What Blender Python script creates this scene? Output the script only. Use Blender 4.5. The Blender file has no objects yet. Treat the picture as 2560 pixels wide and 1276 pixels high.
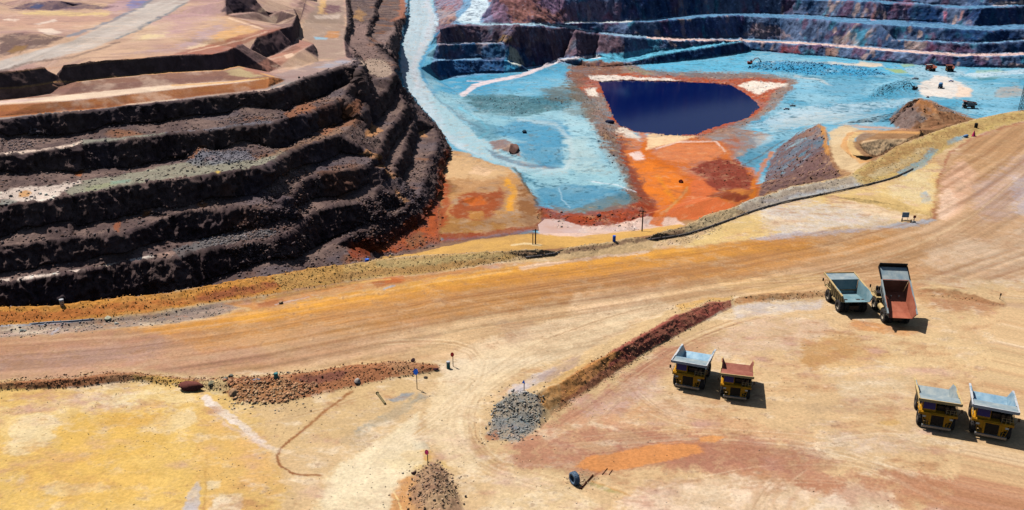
import bpy, bmesh, math, random
import numpy as np
from mathutils import Vector, Matrix
from mathutils.geometry import delaunay_2d_cdt
random.seed(7); RNG = np.random.default_rng(7)
D = bpy.data
scene = bpy.context.scene
COL = scene.collection

# ------------------------------------------------------------------ camera
F, CX, CY, H = 2200.0, 1280.0, 638.0, 81.0
PIT = math.radians(19.7)
SP, CP = math.sin(PIT), math.cos(PIT)
cam = D.cameras.new('camera'); camo = D.objects.new('camera', cam); COL.objects.link(camo)
camo.location = (0, 0, H); camo.rotation_euler = (math.pi / 2 - PIT, 0, 0)
cam.sensor_fit = 'HORIZONTAL'; cam.sensor_width = 36.0; cam.lens = 36.0 * F / 2560.0
cam.clip_start = 1.0; cam.clip_end = 12000.0
scene.camera = camo

def ray(u, v):
    a = (u - CX) / F; b = -(v - CY) / F
    return np.array([a, CP + b * SP, -SP + b * CP])
def W(u, v, z=0.0):
    """pixel of the photograph on the level z -> world point"""
    r = ray(u, v); t = (z - H) / r[2]
    return np.array([r[0] * t, r[1] * t, z])
def project(P):
    zc = P[:, 1] * CP + (H - P[:, 2]) * SP
    zc = np.maximum(zc, 1.0)
    yc = P[:, 1] * SP - (H - P[:, 2]) * CP
    return CX + F * P[:, 0] / zc, CY - F * yc / zc

# ------------------------------------------------------------------ noise
def _h(ix, iy, iz, s):
    n = (ix.astype(np.uint32) * np.uint32(374761393) + iy.astype(np.uint32) * np.uint32(668265263)
         + iz.astype(np.uint32) * np.uint32(2147483647) + np.uint32(s * 1274126177 & 0xffffffff))
    n = (n ^ (n >> np.uint32(13))) * np.uint32(1274126177)
    n = n ^ (n >> np.uint32(16))
    n = n * np.uint32(2246822519); n = n ^ (n >> np.uint32(15))
    return (n & np.uint32(0xffffff)).astype(np.float32) / np.float32(16777215.0)
def vnoise(p, s=0):
    """value noise in 0..1"""
    p = p.astype(np.float32); f = np.floor(p); t = p - f; i = f.astype(np.int32)
    t = t * t * (3 - 2 * t)
    x, y, z = i[:, 0], i[:, 1], i[:, 2]; a, b, c = t[:, 0], t[:, 1], t[:, 2]
    def L(p0, p1, w): return p0 + (p1 - p0) * w
    r0 = L(L(_h(x, y, z, s), _h(x + 1, y, z, s), a), L(_h(x, y + 1, z, s), _h(x + 1, y + 1, z, s), a), b)
    r1 = L(L(_h(x, y, z + 1, s), _h(x + 1, y, z + 1, s), a), L(_h(x, y + 1, z + 1, s), _h(x + 1, y + 1, z + 1, s), a), b)
    return L(r0, r1, c)
def fbm(p, o=4, s=0, g=0.5):
    """-1..1"""
    r = 0.0; a = 1.0; n = 0.0
    for k in range(o):
        r = r + a * (2 * vnoise(p * (2.03 ** k) + 17.3 * k, s + k) - 1); n += a; a *= g
    return r / n
def billow(p, o=4, s=0, g=0.5):
    r = 0.0; a = 1.0; n = 0.0
    for k in range(o):
        r = r + a * (1 - np.abs(2 * vnoise(p * (2.03 ** k) + 9.1 * k, s + k) - 1)); n += a; a *= g
    return r / n * 2 - 1
def sstep(a, b, x):
    t = np.clip((x - a) / (b - a), 0, 1); return t * t * (3 - 2 * t)
def lin(c):
    c = np.asarray(c, float) / 255.0
    return np.where(c <= 0.04045, c / 12.92, ((c + 0.055) / 1.055) ** 2.4)

# ------------------------------------------------------------------ break lines of the terrain
LINES = []          # arrays of world points
def ext(p, pts, z):
    return p
def densify(pts, step=60):
    out = [pts[0]]
    for a, b in zip(pts[:-1], pts[1:]):
        n = max(1, int(math.hypot(b[0] - a[0], b[1] - a[1]) / step))
        for k in range(1, n + 1):
            out.append(tuple(a[j] + (b[j] - a[j]) * k / n for j in range(len(a))))
    return out
def px(pts, z, grow=True):
    """polyline of (u,v[,z]) -> world; lines that touch the picture's side edges run on past it"""
    q = [tuple(p) if len(p) == 3 else (p[0], p[1], z) for p in pts]
    if grow:
        for end in (0, -1):
            a = q[end]; b = q[1] if end == 0 else q[-2]
            if a[0] <= 2 or a[0] >= 2557:
                k = 420 / max(30, abs(a[0] - b[0])); k = min(k, 6)
                s = (a[1] - b[1]) * k
                s = max(-60, min(60, s))
                if a[0] <= 2 and 100 < a[1] < 725 and len(q) > 6: s = 34
                e = (a[0] + (420 if a[0] > 1000 else -420), a[1] + s, a[2])
                q = [e] + q if end == 0 else q + [e]
    return np.array([W(*p) for p in densify(q)])
def add(pts, z=0.0, grow=True):
    w = px(pts, z, grow); LINES.append(w); return w
def addw(w):
    LINES.append(np.asarray(w, float)); return w
def polar(w):
    return w[:, 0] / w[:, 1], w[:, 1]
def toe(crest, pts, m=2.5, zmin=-99, grow=True):
    """foot of a face under a crest: the pixel says where, the batter m says how deep"""
    q = px(pts, 0, grow); out = []
    a, y = polar(crest); o = np.argsort(a)
    uu = densify([p if len(p) == 3 else (p[0], p[1], 0) for p in pts])
    q = px(pts, 0, grow)
    for w in q:
        az = w[0] / w[1]; yc = np.interp(az, a[o], y[o]); zc = np.interp(az, a[o], crest[o, 2])
        t = H / w[1]                       # drop per metre of Y along this ray
        # y_t = (H - z)/t ; yc - y_t = (zc - z)/m
        z = (zc / m - yc + H / t) / (1 / t + 1 / m)
        z = max(z, zmin); yt = (H - z) / t
        out.append((az * yt, yt, z))
    return addw(np.array(out))
def crest_up(base, pts, m=2.0, grow=True):
    """crest of a face over a known foot"""
    q = px(pts, 0, grow); out = []
    a, y = polar(base); o = np.argsort(a)
    for w in q:
        az = w[0] / w[1]; yt = np.interp(az, a[o], y[o]); zt = np.interp(az, a[o], base[o, 2])
        t = H / w[1]
        z = (H / t - yt + zt / m) / (1 / t + 1 / m); yc = (H - z) / t
        out.append((az * yc, yc, z))
    return addw(np.array(out))
def flat_from(base, pts, dz=0.0, grow=True):
    """line on the level of another line at the same bearing"""
    q = px(pts, 0, grow); out = []
    a, y = polar(base); o = np.argsort(a)
    for w in q:
        az = w[0] / w[1]; z = np.interp(az, a[o], base[o, 2]) + dz
        t = H / w[1]; yy = (H - z) / t
        out.append((az * yy, yy, z))
    return addw(np.array(out))
def offset(line, dy, z, lo=None, hi=None):
    """parallel line dy farther away along the bearing, at level z"""
    out = []
    for w in line:
        y = w[1] + dy; zz = z(w) if callable(z) else z
        out.append((w[0] / w[1] * y, y, zz))
    return addw(np.array(out))

# -- foreground apron, rim windrow
rim_u = [(0, 770), (155, 763), (303, 744), (438, 730), (573, 706), (674, 690), (775, 671), (860, 663), (934, 653), (995, 643),
         (1086, 637), (1136, 634), (1221, 629), (1268, 627), (1355, 624), (1423, 618), (1524, 605), (1642, 583), (1710, 566), (1767, 538), (1835, 518),
         (1868, 501), (1919, 486), (1976, 467), (2037, 457), (2121, 440), (2165, 410), (2199, 392), (2253, 360), (2307, 340), (2374, 317),
         (2441, 297), (2509, 283), (2560, 275)]
rim = add(rim_u, 2.2)
add([(0, 813), (169, 802), (270, 791), (371, 781), (506, 757), (607, 744), (708, 728), (860, 702), (951, 693), (1052, 686), (1153, 671), (1254, 656),
     (1315, 648), (1440, 631), (1580, 609), (1710, 591), (1788, 566), (1879, 531), (1963, 508), (2050, 491), (2155, 469), (2239, 447), (2280, 428),
     (2330, 398), (2400, 352), (2475, 328), (2560, 304)], 0.25)
add([(0, 845), (169, 833), (337, 821), (438, 811), (539, 797), (640, 777), (860, 733), (985, 717), (1086, 697), (1187, 681), (1305, 664), (1423, 653), (1558, 637), (1710, 618)], 0.0)
add([(0, 835), (169, 818), (270, 806), (371, 797), (506, 775), (607, 760), (708, 744), (860, 717)], -0.6)   # ditch
rback = offset(rim, 4.5, -1.0)
def cutu(line, u0, u1):
    u, v = project(line); k = (u >= u0) & (u <= u1); return line[k]
rl = cutu(rback, -600, 905); offset(rl, 45, -38.0)
# shelf past the rim with poles
add([(934, 651, -4), (1050, 632, -4), (1187, 599, -4), (1322, 584, -4), (1440, 591, -4), (1591, 574, -4), (1680, 563, -3), (1730, 545, -2)], -4)
shelf2 = px([(934, 651), (1050, 632), (1187, 599), (1322, 584), (1440, 591), (1591, 574), (1680, 563), (1750, 540), (1850, 505)], -4)
offset(shelf2, 52, -44.5)
rr = cutu(rback, 2180, 3200); offset(rr, 70, -44.8)
# windrows on the apron
add([(1255, 1020, .9), (1290, 985, 2.6), (1340, 985, 2.6), (1400, 958, 2.3), (1480, 912, 2.6), (1600, 845, 2.8), (1700, 788, 2.6), (1770, 760, 2.0), (1815, 755, 1.0)])
add([(1215, 1085), (1235, 1030), (1270, 970), (1340, 940), (1440, 890), (1520, 845), (1600, 808), (1690, 764), (1760, 745), (1832, 744)], 0.05)
add([(1215, 1090), (1300, 1108), (1350, 1075), (1390, 1025), (1480, 972), (1600, 892), (1700, 836), (1790, 790), (1835, 768), (1836, 746)], 0.05)
add([(0, 958, 1.1), (100, 955, 1.2), (200, 948, 1.2), (280, 938, 1.3), (330, 936, 1.1), (400, 947, .7), (500, 957, .5), (600, 957, 1.4), (700, 947, 1.6), (800, 933, 1.5), (900, 921, 1.4), (1000, 914, 1.1), (1080, 918, .8)])
add([(0, 950), (100, 944), (200, 934), (280, 926), (330, 926), (400, 937), (500, 946), (600, 940), (700, 932), (800, 920), (900, 908), (1000, 903), (1090, 908)], 0.03)
add([(0, 977), (200, 970), (330, 953), (440, 967), (540, 976), (590, 1008), (700, 1012), (800, 988), (900, 968), (1000, 945), (1105, 928)], 0.03)
add([(1845, 743, .2), (1900, 738, .9), (1980, 731, .9), (2060, 731, .4)]); add([(1840, 756), (1900, 752), (1980, 747), (2065, 742)], .02); add([(1842, 738), (1900, 730), (1980, 724), (2062, 726)], .02)
add([(2285, 722, .2), (2360, 720, .9), (2440, 733, .9), (2500, 747, .8), (2520, 765, .2)]); add([(2285, 732), (2360, 738), (2440, 755), (2515, 772)], .02); add([(2288, 716), (2360, 713), (2440, 725), (2508, 740)], .02)
add([(1072, 1172, 1.2), (1080, 1190, 2.6), (1092, 1240, 2.4), (1110, 1290, 2.2), (1125, 1330, .5)])
add([(985, 1330), (1000, 1270), (1030, 1205), (1050, 1168), (1085, 1160), (1118, 1190), (1150, 1250), (1190, 1330)], .03)
add([(2088, 487, .4), (2160, 497, 1.2), (2240, 512, 1.2), (2323, 538, .4)]); add([(2080, 492), (2160, 508), (2240, 527), (2330, 546)], .03); add([(2092, 481), (2160, 487), (2240, 499), (2328, 528)], .03)
for X, Y in ((-330, 8), (-330, 80), (330, 8), (330, 80), (-330, 150), (330, 150), (0, 8), (-330, 200), (400, 300)): LINES.append(np.array([[X, Y, 0.0]]))

# -- dark benched hill on the left
L5c = add([(0, 712), (44, 705), (88, 696), (150, 689), (185, 684), (238, 675), (300, 663), (353, 656), (388, 654), (441, 647), (492, 631), (553, 622), (580, 617),
           (606, 610), (642, 606), (677, 603), (721, 588), (750, 560), (780, 532), (833, 518), (886, 509), (921, 495), (944, 467), (979, 440), (979, 423), (999, 393), (1007, 366), (1018, 330), (1034, 300), (1028, 262), (1010, 225)], -25)
L4c = add([(0, 620), (106, 607), (176, 598), (282, 590), (353, 573), (430, 540), (483, 530), (606, 522), (670, 521), (712, 500), (740, 465), (780, 442),
           (833, 432), (886, 423), (921, 411), (934, 393), (944, 380), (949, 366), (958, 340), (985, 305), (1010, 270), (1010, 245), (1002, 222)], -16)
L3c = add([(0, 513), (85, 507), (141, 499), (176, 491), (247, 479), (317, 464), (388, 456), (450, 451), (500, 440), (553, 435), (606, 426), (659, 418),
           (677, 409), (694, 396), (712, 384), (747, 368), (783, 358), (818, 347), (844, 338), (868, 326), (890, 300), (915, 268), (938, 245), (965, 225), (985, 205)], -5)
L2c = add([(0, 391), (53, 387), (106, 380), (176, 370), (220, 360), (300, 354), (353, 348), (414, 340), (500, 333), (571, 322), (642, 313), (680, 310),
           (719, 296), (765, 287), (800, 272), (827, 262), (848, 252), (860, 240)], 4)
L1c = add([(0, 300), (88, 289), (176, 282), (247, 275), (317, 265), (450, 252), (518, 243), (571, 237), (659, 232), (691, 225), (730, 208), (756, 195),
           (800, 184), (853, 170), (880, 161), (898, 164)], 13)
toe(L4c, [(0, 687), (53, 680), (88, 675), (106, 666), (159, 661), (212, 656), (256, 640), (282, 640), (317, 636), (349, 620), (406, 603), (430, 605), (465, 605), (500, 601),
          (539, 592), (571, 582), (598, 578), (635, 571), (659, 566), (690, 548), (725, 528), (755, 508), (780, 499), (840, 497), (880, 480), (912, 465)])
toe(L3c, [(0, 598), (35, 587), (62, 571), (99, 573), (127, 561), (168, 557), (190, 568), (212, 568), (243, 556), (289, 552), (303, 546), (344, 539), (356, 527), (388, 522),
          (430, 523), (462, 520), (493, 511), (529, 499), (568, 499), (606, 493), (638, 490), (654, 474), (682, 449), (705, 432), (745, 420), (790, 412), (820, 400), (850, 385)])
toe(L2c, [(0, 433), (53, 438), (99, 432), (141, 432), (182, 437), (212, 426), (256, 423), (317, 425), (353, 418), (388, 409), (414, 398), (462, 398), (494, 366), (518, 366),
          (532, 377), (553, 377), (582, 363), (606, 356), (647, 365), (673, 377), (705, 375), (730, 359), (765, 345), (790, 325), (828, 318), (852, 305)])
toe(L1c, [(0, 338), (18, 347), (60, 342), (78, 318), (110, 332), (141, 345), (168, 342), (229, 333), (261, 317), (291, 315), (326, 313), (402, 312), (423, 303), (474, 294),
          (536, 292), (560, 288), (576, 280), (600, 268), (640, 270), (702, 284), (720, 268), (761, 258), (800, 246), (840, 236)])
offset(cutu(L5c, -600, 455), -5.0, -37)
toe(L5c, [(509, 702), (553, 691), (568, 672), (585, 661), (606, 659), (620, 650), (649, 640), (677, 648), (730, 649), (745, 638), (800, 610), (860, 583), (905, 557), (942, 530)])
# the same faces round the corner, looking to the right
add([(904, 163, 13), (893, 190, 10.5), (872, 214, 7), (861, 238, 4.2)], 4)
add([(882, 262, -3.5), (896, 244, -3), (908, 228, -2.5), (914, 205, 0), (909, 178, .4)], 4)
add([(912, 184, 0), (930, 193, 0), (955, 199, 0), (978, 191, 0), (986, 172, 0), (978, 155, 0)], 0)
def side(line, y0, y1, dx, z):
    k = (line[:, 1] > y0) & (line[:, 1] < y1) & (line[:, 0] > -95) & (line[:, 0] < -40)
    w = line[k].copy(); w[:, 0] += dx; w[:, 2] = z; return addw(w[np.argsort(w[:, 1])])
side(L3c, 440, 560, 1.6, -15); side(L4c, 405, 560, 1.4, -24.2); side(L5c, 415, 560, 1.8, -34)
L6c = add([(800, 632), (840, 612), (870, 592), (905, 580), (945, 560), (980, 545), (1016, 516), (1041, 490), (1055, 455), (1059, 428), (1069, 400), (1083, 375), (1090, 352), (1078, 318), (1060, 292), (1040, 262)], -35)
add([(880, 645), (935, 628), (975, 604), (1010, 585), (1050, 560), (1078, 512), (1090, 470), (1098, 430), (1108, 396), (1116, 375), (1108, 352)], -43)
add([(880, 652), (940, 645), (1000, 632), (1070, 618), (1100, 600), (1107, 560), (1104, 520), (1096, 480), (1104, 430), (1112, 398), (1122, 374)], -45)
# top terrace behind the first bench: orange windrows and pale road
add([(0, 291), (106, 282.5), (176, 275.5), (273, 267.5), (317, 259.5), (370, 256), (450, 246), (518, 238), (613, 229), (668, 221), (694, 209), (716, 199)], 13.5)
add([(0, 263), (88, 260.5), (176, 252), (264, 244), (317, 236), (370, 229), (450, 222.5), (518, 215.5), (606, 206), (668, 196), (680, 193)], 16.7)
add([(0, 252), (70, 246), (159, 238), (229, 229), (317, 222), (388, 216), (450, 210.5), (518, 206), (589, 201), (624, 198), (672, 194)], 17.0)
ridge = add([(0, 224), (62, 219), (123, 209), (194, 205), (282, 195), (353, 189), (430, 182), (509, 178), (557, 176), (582, 169.5), (597, 166, 20.2), (615, 172, 19.5), (650, 183, 18), (684, 193, 16.3)], 20.6)
offset(cutu(ridge, -600, 560), 5, 17)
L0c = add([(0, 181, 27.5), (62, 175, 27.5), (106, 169, 27.5), (159, 163, 27.5), (265, 151, 27.5), (353, 147, 27.5), (450, 139, 27.5), (529, 136, 27.5), (562, 130, 27.5), (585, 119, 27.5),
           (606, 113, 27.5), (642, 93, 27.6), (677, 81, 28.5), (698, 73, 29.5), (714, 70, 30), (730, 66, 30), (735, 53, 29.5), (741, 39, 29), (760, 21, 29), (765, 0, 29), (770, -30, 29)])
offset(cutu(L0c, -600, 590), -4.5, 16.5)
add([(606, 171, 14.2), (635, 158, 15.5), (663, 146, 16), (698, 133, 17), (716, 121, 19), (732, 112, 20), (738, 100, 19), (748, 92, 15.5), (753, 58, 15), (766, 32, 15), (791, 16, 16), (796, -20, 16)])
add([(690, 179, 13.3), (706, 170, 13.5), (739, 168, 13.7), (756, 165, 13.8), (774, 158, 14), (797, 155, 14), (795, 143, 14), (790, 122, 14.5), (775, 100, 15)])
add([(672, 181, 13.4), (703, 165, 14.3), (712, 153, 16.5), (730, 143, 18), (747, 130, 19.6), (761, 123, 20.2), (782, 111, 20.6), (760, 104, 20.2), (742, 98, 20)])
# valley behind, and stepped faces down to the pale ramp
add([(898, 158, 13.3), (880, 152, 13.6), (864, 142, 14), (859, 100, 14.5), (868, 60, 15), (866, 20, 16), (862, -15, 17)])
add([(903, 160, 2), (892, 146, 4), (876, 130, 6), (870, 100, 8), (878, 65, 9), (876, 25, 9.5), (878, -15, 10)])
add([(965, 145, 1), (945, 128, 3), (928, 112, 5), (912, 90, 6), (918, 60, 7), (934, 40, 7), (932, 18, 7.5), (950, -15, 8)])
add([(946, 112, 1), (926, 90, 1), (932, 60, 1.5), (946, 42, 1.5), (944, 18, 2), (962, -15, 2)])
add([(978, 140, -9), (964, 112, -2), (972, 95, -.5), (986, 78, 0), (984, 55, .3), (1001, 48, .3), (1014, 22, .5), (1016, -15, 1.5)])
# ramp road
add([(1024, -15, 2), (1022, 35, -4), (1009, 88, -13), (997, 132, -21), (995, 176, -30), (1001, 213, -36), (1014, 240, -39), (1041, 262, -41), (1069, 285, -43), (1087, 306, -44), (1110, 342, -45), (1126, 365, -45), (1180, 387, -45), (1250, 408, -45), (1300, 432, -45)])
add([(1076, -15, 2), (1083, 30, -4), (1096, 50, -7), (1095, 75, -12), (1088, 90, -15), (1075, 112, -19), (1061, 140, -25), (1050, 170, -31), (1055, 195, -35), (1075, 220, -39), (1110, 260, -42), (1150, 300, -44.2), (1185, 330, -45)])
# -- pit floor and the far faces
FZ = -45.0
ft1 = add([(1100, 202), (1130, 191), (1200, 184), (1260, 183), (1330, 178), (1400, 160), (1430, 150)], FZ)
bl1 = crest_up(ft1, [(1094, 152), (1130, 152), (1200, 152), (1262, 151)], 1.5); bl2 = flat_from(bl1, [(1094, 147), (1130, 147), (1200, 147), (1262, 146)])
bl3 = crest_up(bl2, [(1098, 114), (1140, 113), (1200, 112), (1260, 111)], 1.6); bl4 = flat_from(bl3, [(1100, 110), (1140, 109), (1200, 108), (1256, 108)])
hp = crest_up(bl4, [(1100, 72), (1140, 66), (1200, 67), (1256, 67)], 1.5); hq = crest_up(ft1, [(1290, 67), (1340, 67), (1390, 73)], 1.1); print('hp', hp[:, 2], hq[:, 2])
# toe of the dark blue face and of the far face along the floor
ft2 = add([(1440, 165), (1500, 168), (1560, 166), (1640, 160), (1693, 154), (1746, 150), (1790, 143), (1850, 134), (1878, 128), (1930, 131), (2000, 138), (2080, 143), (2150, 152), (2230, 158), (2300, 164), (2350, 166), (2430, 169), (2500, 171), (2560, 171)], FZ)
r2 = crest_up(ft2, [(1560, 157), (1600, 150), (1640, 140), (1711, 129), (1763, 122), (1810, 113), (1852, 107)], 1.7)
r2b = flat_from(r2, [(1560, 148), (1600, 140), (1640, 131), (1711, 121), (1763, 114), (1810, 108), (1846, 104.5)], 1.0)
add([(1260, 178, FZ + .4), (1330, 168, FZ + 1), (1390, 152, FZ + 5), (1440, 148, FZ + 7), (1500, 143, FZ + 8)])
add([(1400, 146, FZ + 7), (1440, 143, FZ + 8), (1500, 137, FZ + 9), (1540, 134, FZ + 10)])
r1a = crest_up(np.array([W(u, v, z) for u, v, z in ((1430, 142, FZ + 8), (1500, 136, FZ + 9))] + [tuple(p) for p in r2b]),
               [(1440, 80), (1500, 88), (1560, 94), (1640, 101), (1711, 105), (1763, 105.5), (1810, 104)], 1.4)
r1b = crest_up(ft2, [(1890, 108), (1950, 111), (2000, 113.5), (2080, 118), (2140, 123), (2200, 129), (2300, 136.5), (2400, 143), (2500, 144), (2560, 141)], 1.8)
r1 = np.vstack([hp, hq, r1a, r1b]); print('r1', r1[:, 2].round(1))
r1i = flat_from(r1, [(1120, 64), (1145, 52), (1200, 61), (1260, 61), (1340, 60), (1420, 71), (1500, 82), (1560, 88), (1640, 94), (1711, 97.5), (1763, 97), (1850, 97), (1950, 101), (2000, 104), (2080, 110), (2140, 115), (2200, 120), (2300, 128), (2400, 135), (2440, 136.5), (2500, 134), (2560, 131)])
b2a = crest_up(r1i, [(1412, 60), (1500, 60), (1580, 58), (1640, 56), (1700, 50), (1760, 44), (1850, 41), (1950, 46), (2050, 52), (2080, 56), (2140, 60), (2200, 64)], 1.7)
m1 = crest_up(r1i, [(2230, 103), (2280, 105), (2330, 107), (2380, 110), (2440, 112), (2500, 109), (2560, 105)], 1.8)
m1i = flat_from(m1, [(2240, 100), (2280, 101), (2330, 103), (2380, 106), (2440, 108), (2500, 105), (2560, 101)])
b2b = crest_up(m1i, [(2240, 67), (2270, 69), (2340, 73), (2400, 76), (2480, 78), (2560, 77)], 1.8)
b2 = np.vstack([b2a, b2b])
b2i = flat_from(b2, [(1412, 57), (1500, 56), (1580, 54), (1640, 48), (1700, 41), (1760, 35), (1850, 34), (1950, 37), (2050, 41), (2080, 45), (2180, 50), (2270, 54), (2350, 58), (2400, 63), (2430, 66), (2500, 64), (2560, 60)], 0.5)
b3 = crest_up(b2i, [(1412, 2), (1560, -14), (1700, -12), (1880, -4), (2000, 0), (2080, 3), (2200, 9), (2330, 17), (2362, 21), (2409, 22.5), (2456, 21), (2531, 18.5), (2560, 18)], 2.2)
b3i = flat_from(b3, [(1412, -4), (1560, -20), (1700, -18), (1880, -9), (2000, -5), (2080, -2), (2200, 3), (2330, 13), (2400, 15.5), (2456, 15), (2531, 14.5), (2560, 14.5)], 0.3)
b4 = crest_up(b3i, [(1412, -50), (1700, -66), (2000, -52), (2200, -44), (2330, -34), (2560, -30)], 2.0)
farY = 1500.0
for X in (-700, -450, -200, 0, 200, 450, 700, 1000): LINES.append(np.array([[X, farY, 42.0 if X > 0 else 34.0]]))
for X in (-1400, 0, 1800): LINES.append(np.array([[X, 3600, 40.0]]))
# hairpin road and slopes around it
crest_up(r1i, [(1135, 40), (1165, 25), (1180, 12), (1182, -15)], .12); crest_up(r1i, [(1206, 48), (1222, 25), (1216, 0), (1216, -15)], .12)
crest_up(r1i, [(1260, 30), (1330, 25), (1400, 30)], .8); crest_up(r1i, [(1250, -20), (1330, -20), (1400, -20)], .8)
# top terrace details
add([(0, 84, 30.5), (60, 79, 31.5), (100, 84, 31), (135, 93, 30), (172, 90, 29)]); add([(0, 136, 24), (25, 138, 24), (60, 126, 26), (110, 113, 27), (150, 100, 27.3), (185, 94, 27.5)]); add([(0, 76, 28), (60, 71, 28), (110, 75, 28), (150, 84, 28)])
add([(0, 20, 28), (60, 26, 28), (130, 26, 28), (200, 22, 28), (300, 19, 28)]); add([(0, 8, 32), (70, -2, 35), (150, 3, 34), (220, 9, 32), (295, 16, 29)])
add([(566, 40, 29), (600, 52, 29), (657, 71, 29.3), (690, 71, 29.8)]); add([(600, 42, 24.5), (640, 50, 22), (690, 60, 21), (715, 66, 26)]); add([(582, 34, 29.2), (640, 31, 29.6), (703, 27, 29.8), (735, 22, 29.5)])
add([(555, 30, 28), (600, 28, 28), (625, 18, 28), (642, -12, 28)]); add([(563, 2, 38), (575, -12, 42), (625, -14, 42), (636, -10, 36)])
add([(430, 30, 28), (430, 100, 27.8)])
# lake, ponds, heaps on the floor
lake_px = [(1500, 208), (1560, 203.5), (1640, 206), (1700, 207), (1780, 210), (1830, 216), (1860, 233), (1888, 256), (1898, 268), (1880, 285), (1860, 298), (1810, 311), (1760, 327),
           (1742, 337), (1700, 338), (1640, 335), (1590, 328), (1548, 311), (1535, 292), (1527, 270), (1512, 240), (1500, 208)]
add(lake_px, -47.0)
cxl, cyl = 1690, 270
add([(cxl + (u - cxl) * .93, cyl + (v - cyl) * .9) for u, v in lake_px], -50)
def ring(pts, k, ku=None):
    c = np.mean(np.array(pts[:-1]), 0); return [(c[0] + (p[0] - c[0]) * (ku or k), c[1] + (p[1] - c[1]) * k) for p in pts]
add(ring(lake_px, 1.06, 1.03), -46.2); 
add([(1420, 190), (1430, 170), (1480, 155), (1560, 162), (1640, 180), (1760, 183), (1900, 185), (1980, 200), (1960, 240), (1920, 280), (1880, 310), (1800, 330), (1760, 345)], FZ + .6)
add([(1440, 225), (1480, 265), (1500, 300), (1520, 340), (1545, 390), (1565, 440), (1590, 480), (1610, 510), (1580, 545), (1480, 555), (1400, 535), (1350, 530)], FZ + 1.0)
add([(1455, 220, FZ - .4), (1495, 255, FZ - .6), (1520, 300, FZ - .7), (1545, 350, FZ - .4), (1580, 420, FZ - .4), (1610, 480, FZ - .4), (1640, 520, FZ - .4)])
# blue bench edge (step down towards the reader) left of the lake
add([(1150, 235, FZ + 1), (1250, 238, FZ + 1.5), (1350, 245, FZ + 2), (1430, 245, FZ + 1)]); add([(1190, 280, FZ - 1.5), (1280, 287, FZ - 2), (1380, 278, FZ - 1), (1430, 262, FZ - .6)])
add([(1290, 440, FZ + .3), (1320, 480, FZ + .6), (1345, 515, FZ + .6), (1350, 560, FZ)]); add([(1310, 440, FZ - 1), (1340, 480, FZ - 1.5), (1370, 515, FZ - 1)])
add([(1225, 355, FZ), (1250, 350, FZ + 3), (1285, 362, FZ + 3.5), (1305, 388, FZ + 1)]); add([(1230, 385, FZ), (1265, 382, FZ + .2), (1300, 398, FZ), (1400, 415, FZ - 1)])
# tan mound with red crater
add([(1150, 505, FZ + .5), (1190, 492, FZ + 1), (1240, 494, FZ + 1), (1252, 510, FZ + .5), (1200, 540, FZ + .8), (1160, 525, FZ + .6), (1150, 505, FZ + .5)]); add([(1180, 508, FZ - .8), (1215, 512, FZ - .8)])
# heap with a crest, pad and square tank towards the right
add([(2050, 309, -24), (2062, 325, -22), (2068, 360, -19), (2075, 400, -16), (2088, 425, -13), (2110, 437, -8)])
add([(1893, 492, -42), (1900, 470, -43), (1915, 440, -43.5), (1930, 400, -44), (1955, 360, -44), (1990, 335, -42), (2040, 311, -30)])
add([(1985, 400, -33), (2020, 370, -29), (2045, 335, -25)]); add([(1960, 455, -34), (2010, 445, -27), (2050, 425, -20)])
add([(2072, 335, -22), (2085, 380, -17.5), (2110, 420, -13), (2140, 430, -8)])
add([(2110, 312, -24), (2145, 322, -22), (2300, 324, -20)])
add([(2135, 400, -14.5), (2105, 375, -17.5), (2102, 345, -20), (2120, 325, -21.5)]) 
tc = add([(2165, 402, -12.5), (2130, 388, -14.5), (2117, 365, -16.5), (2122, 342, -18.5), (2140, 330, -19.2), (2180, 329, -19), (2240, 331, -18), (2300, 333, -16.5)])
add([(2180, 392, -17), (2158, 378, -18.5), (2150, 360, -19.5), (2160, 350, -20), (2200, 348, -20), (2260, 349, -19.5)])
add([(2225, 305, -26), (2240, 280, -20), (2270, 255, -13), (2300, 246, -10.5), (2330, 256, -13), (2370, 275, -19), (2415, 292, -24)])
add([(2220, 318, -28), (2280, 326, -24), (2330, 325, -22), (2390, 308, -22), (2420, 300, -24)])
add([(2222, 290, -44), (2260, 250, -44.5), (2310, 238, -45), (2360, 255, -45), (2430, 285, -44)])
# blue muck pile and small heaps on the floor
add([(1868, 168, FZ), (1890, 160, FZ + 4), (1930, 154, FZ + 5), (1970, 153, FZ + 6), (2010, 162, FZ + 4.5), (2080, 163, FZ + 4.5), (2140, 168, FZ + 3.5), (2200, 182, FZ + 1), (2225, 188, FZ)])
add([(1866, 172), (1930, 176), (2000, 180), (2080, 188), (2160, 192), (2228, 191)], FZ); add([(1868, 165), (1930, 160), (2000, 163), (2090, 170), (2200, 184)], FZ)
add([(2165, 242, FZ), (2205, 215, FZ + 3), (2240, 204, FZ + 4.5), (2280, 205, FZ + 3), (2300, 225, FZ + 1)]); add([(2162, 247, FZ), (2230, 250, FZ), (2300, 240, FZ)]); add([(2170, 235, FZ), (2215, 205, FZ), (2285, 199, FZ)])
add([(2470, 236, FZ), (2500, 218, FZ + 2.5), (2535, 214, FZ + 3), (2560, 225, FZ + 2)]); add([(2460, 245), (2510, 240), (2560, 238)], FZ)
for u, v in ((1200, 320), (1300, 330), (1450, 330), (1480, 430), (1650, 420), (1700, 500), (2000, 240), (2100, 270), (2100, 220), (2300, 190), (2450, 200), (2350, 220), (1980, 320), (1560, 190), (1780, 165), (1500, 500), (1160, 420), (1200, 570)): LINES.append(np.array([W(u, v, FZ)]))
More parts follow.
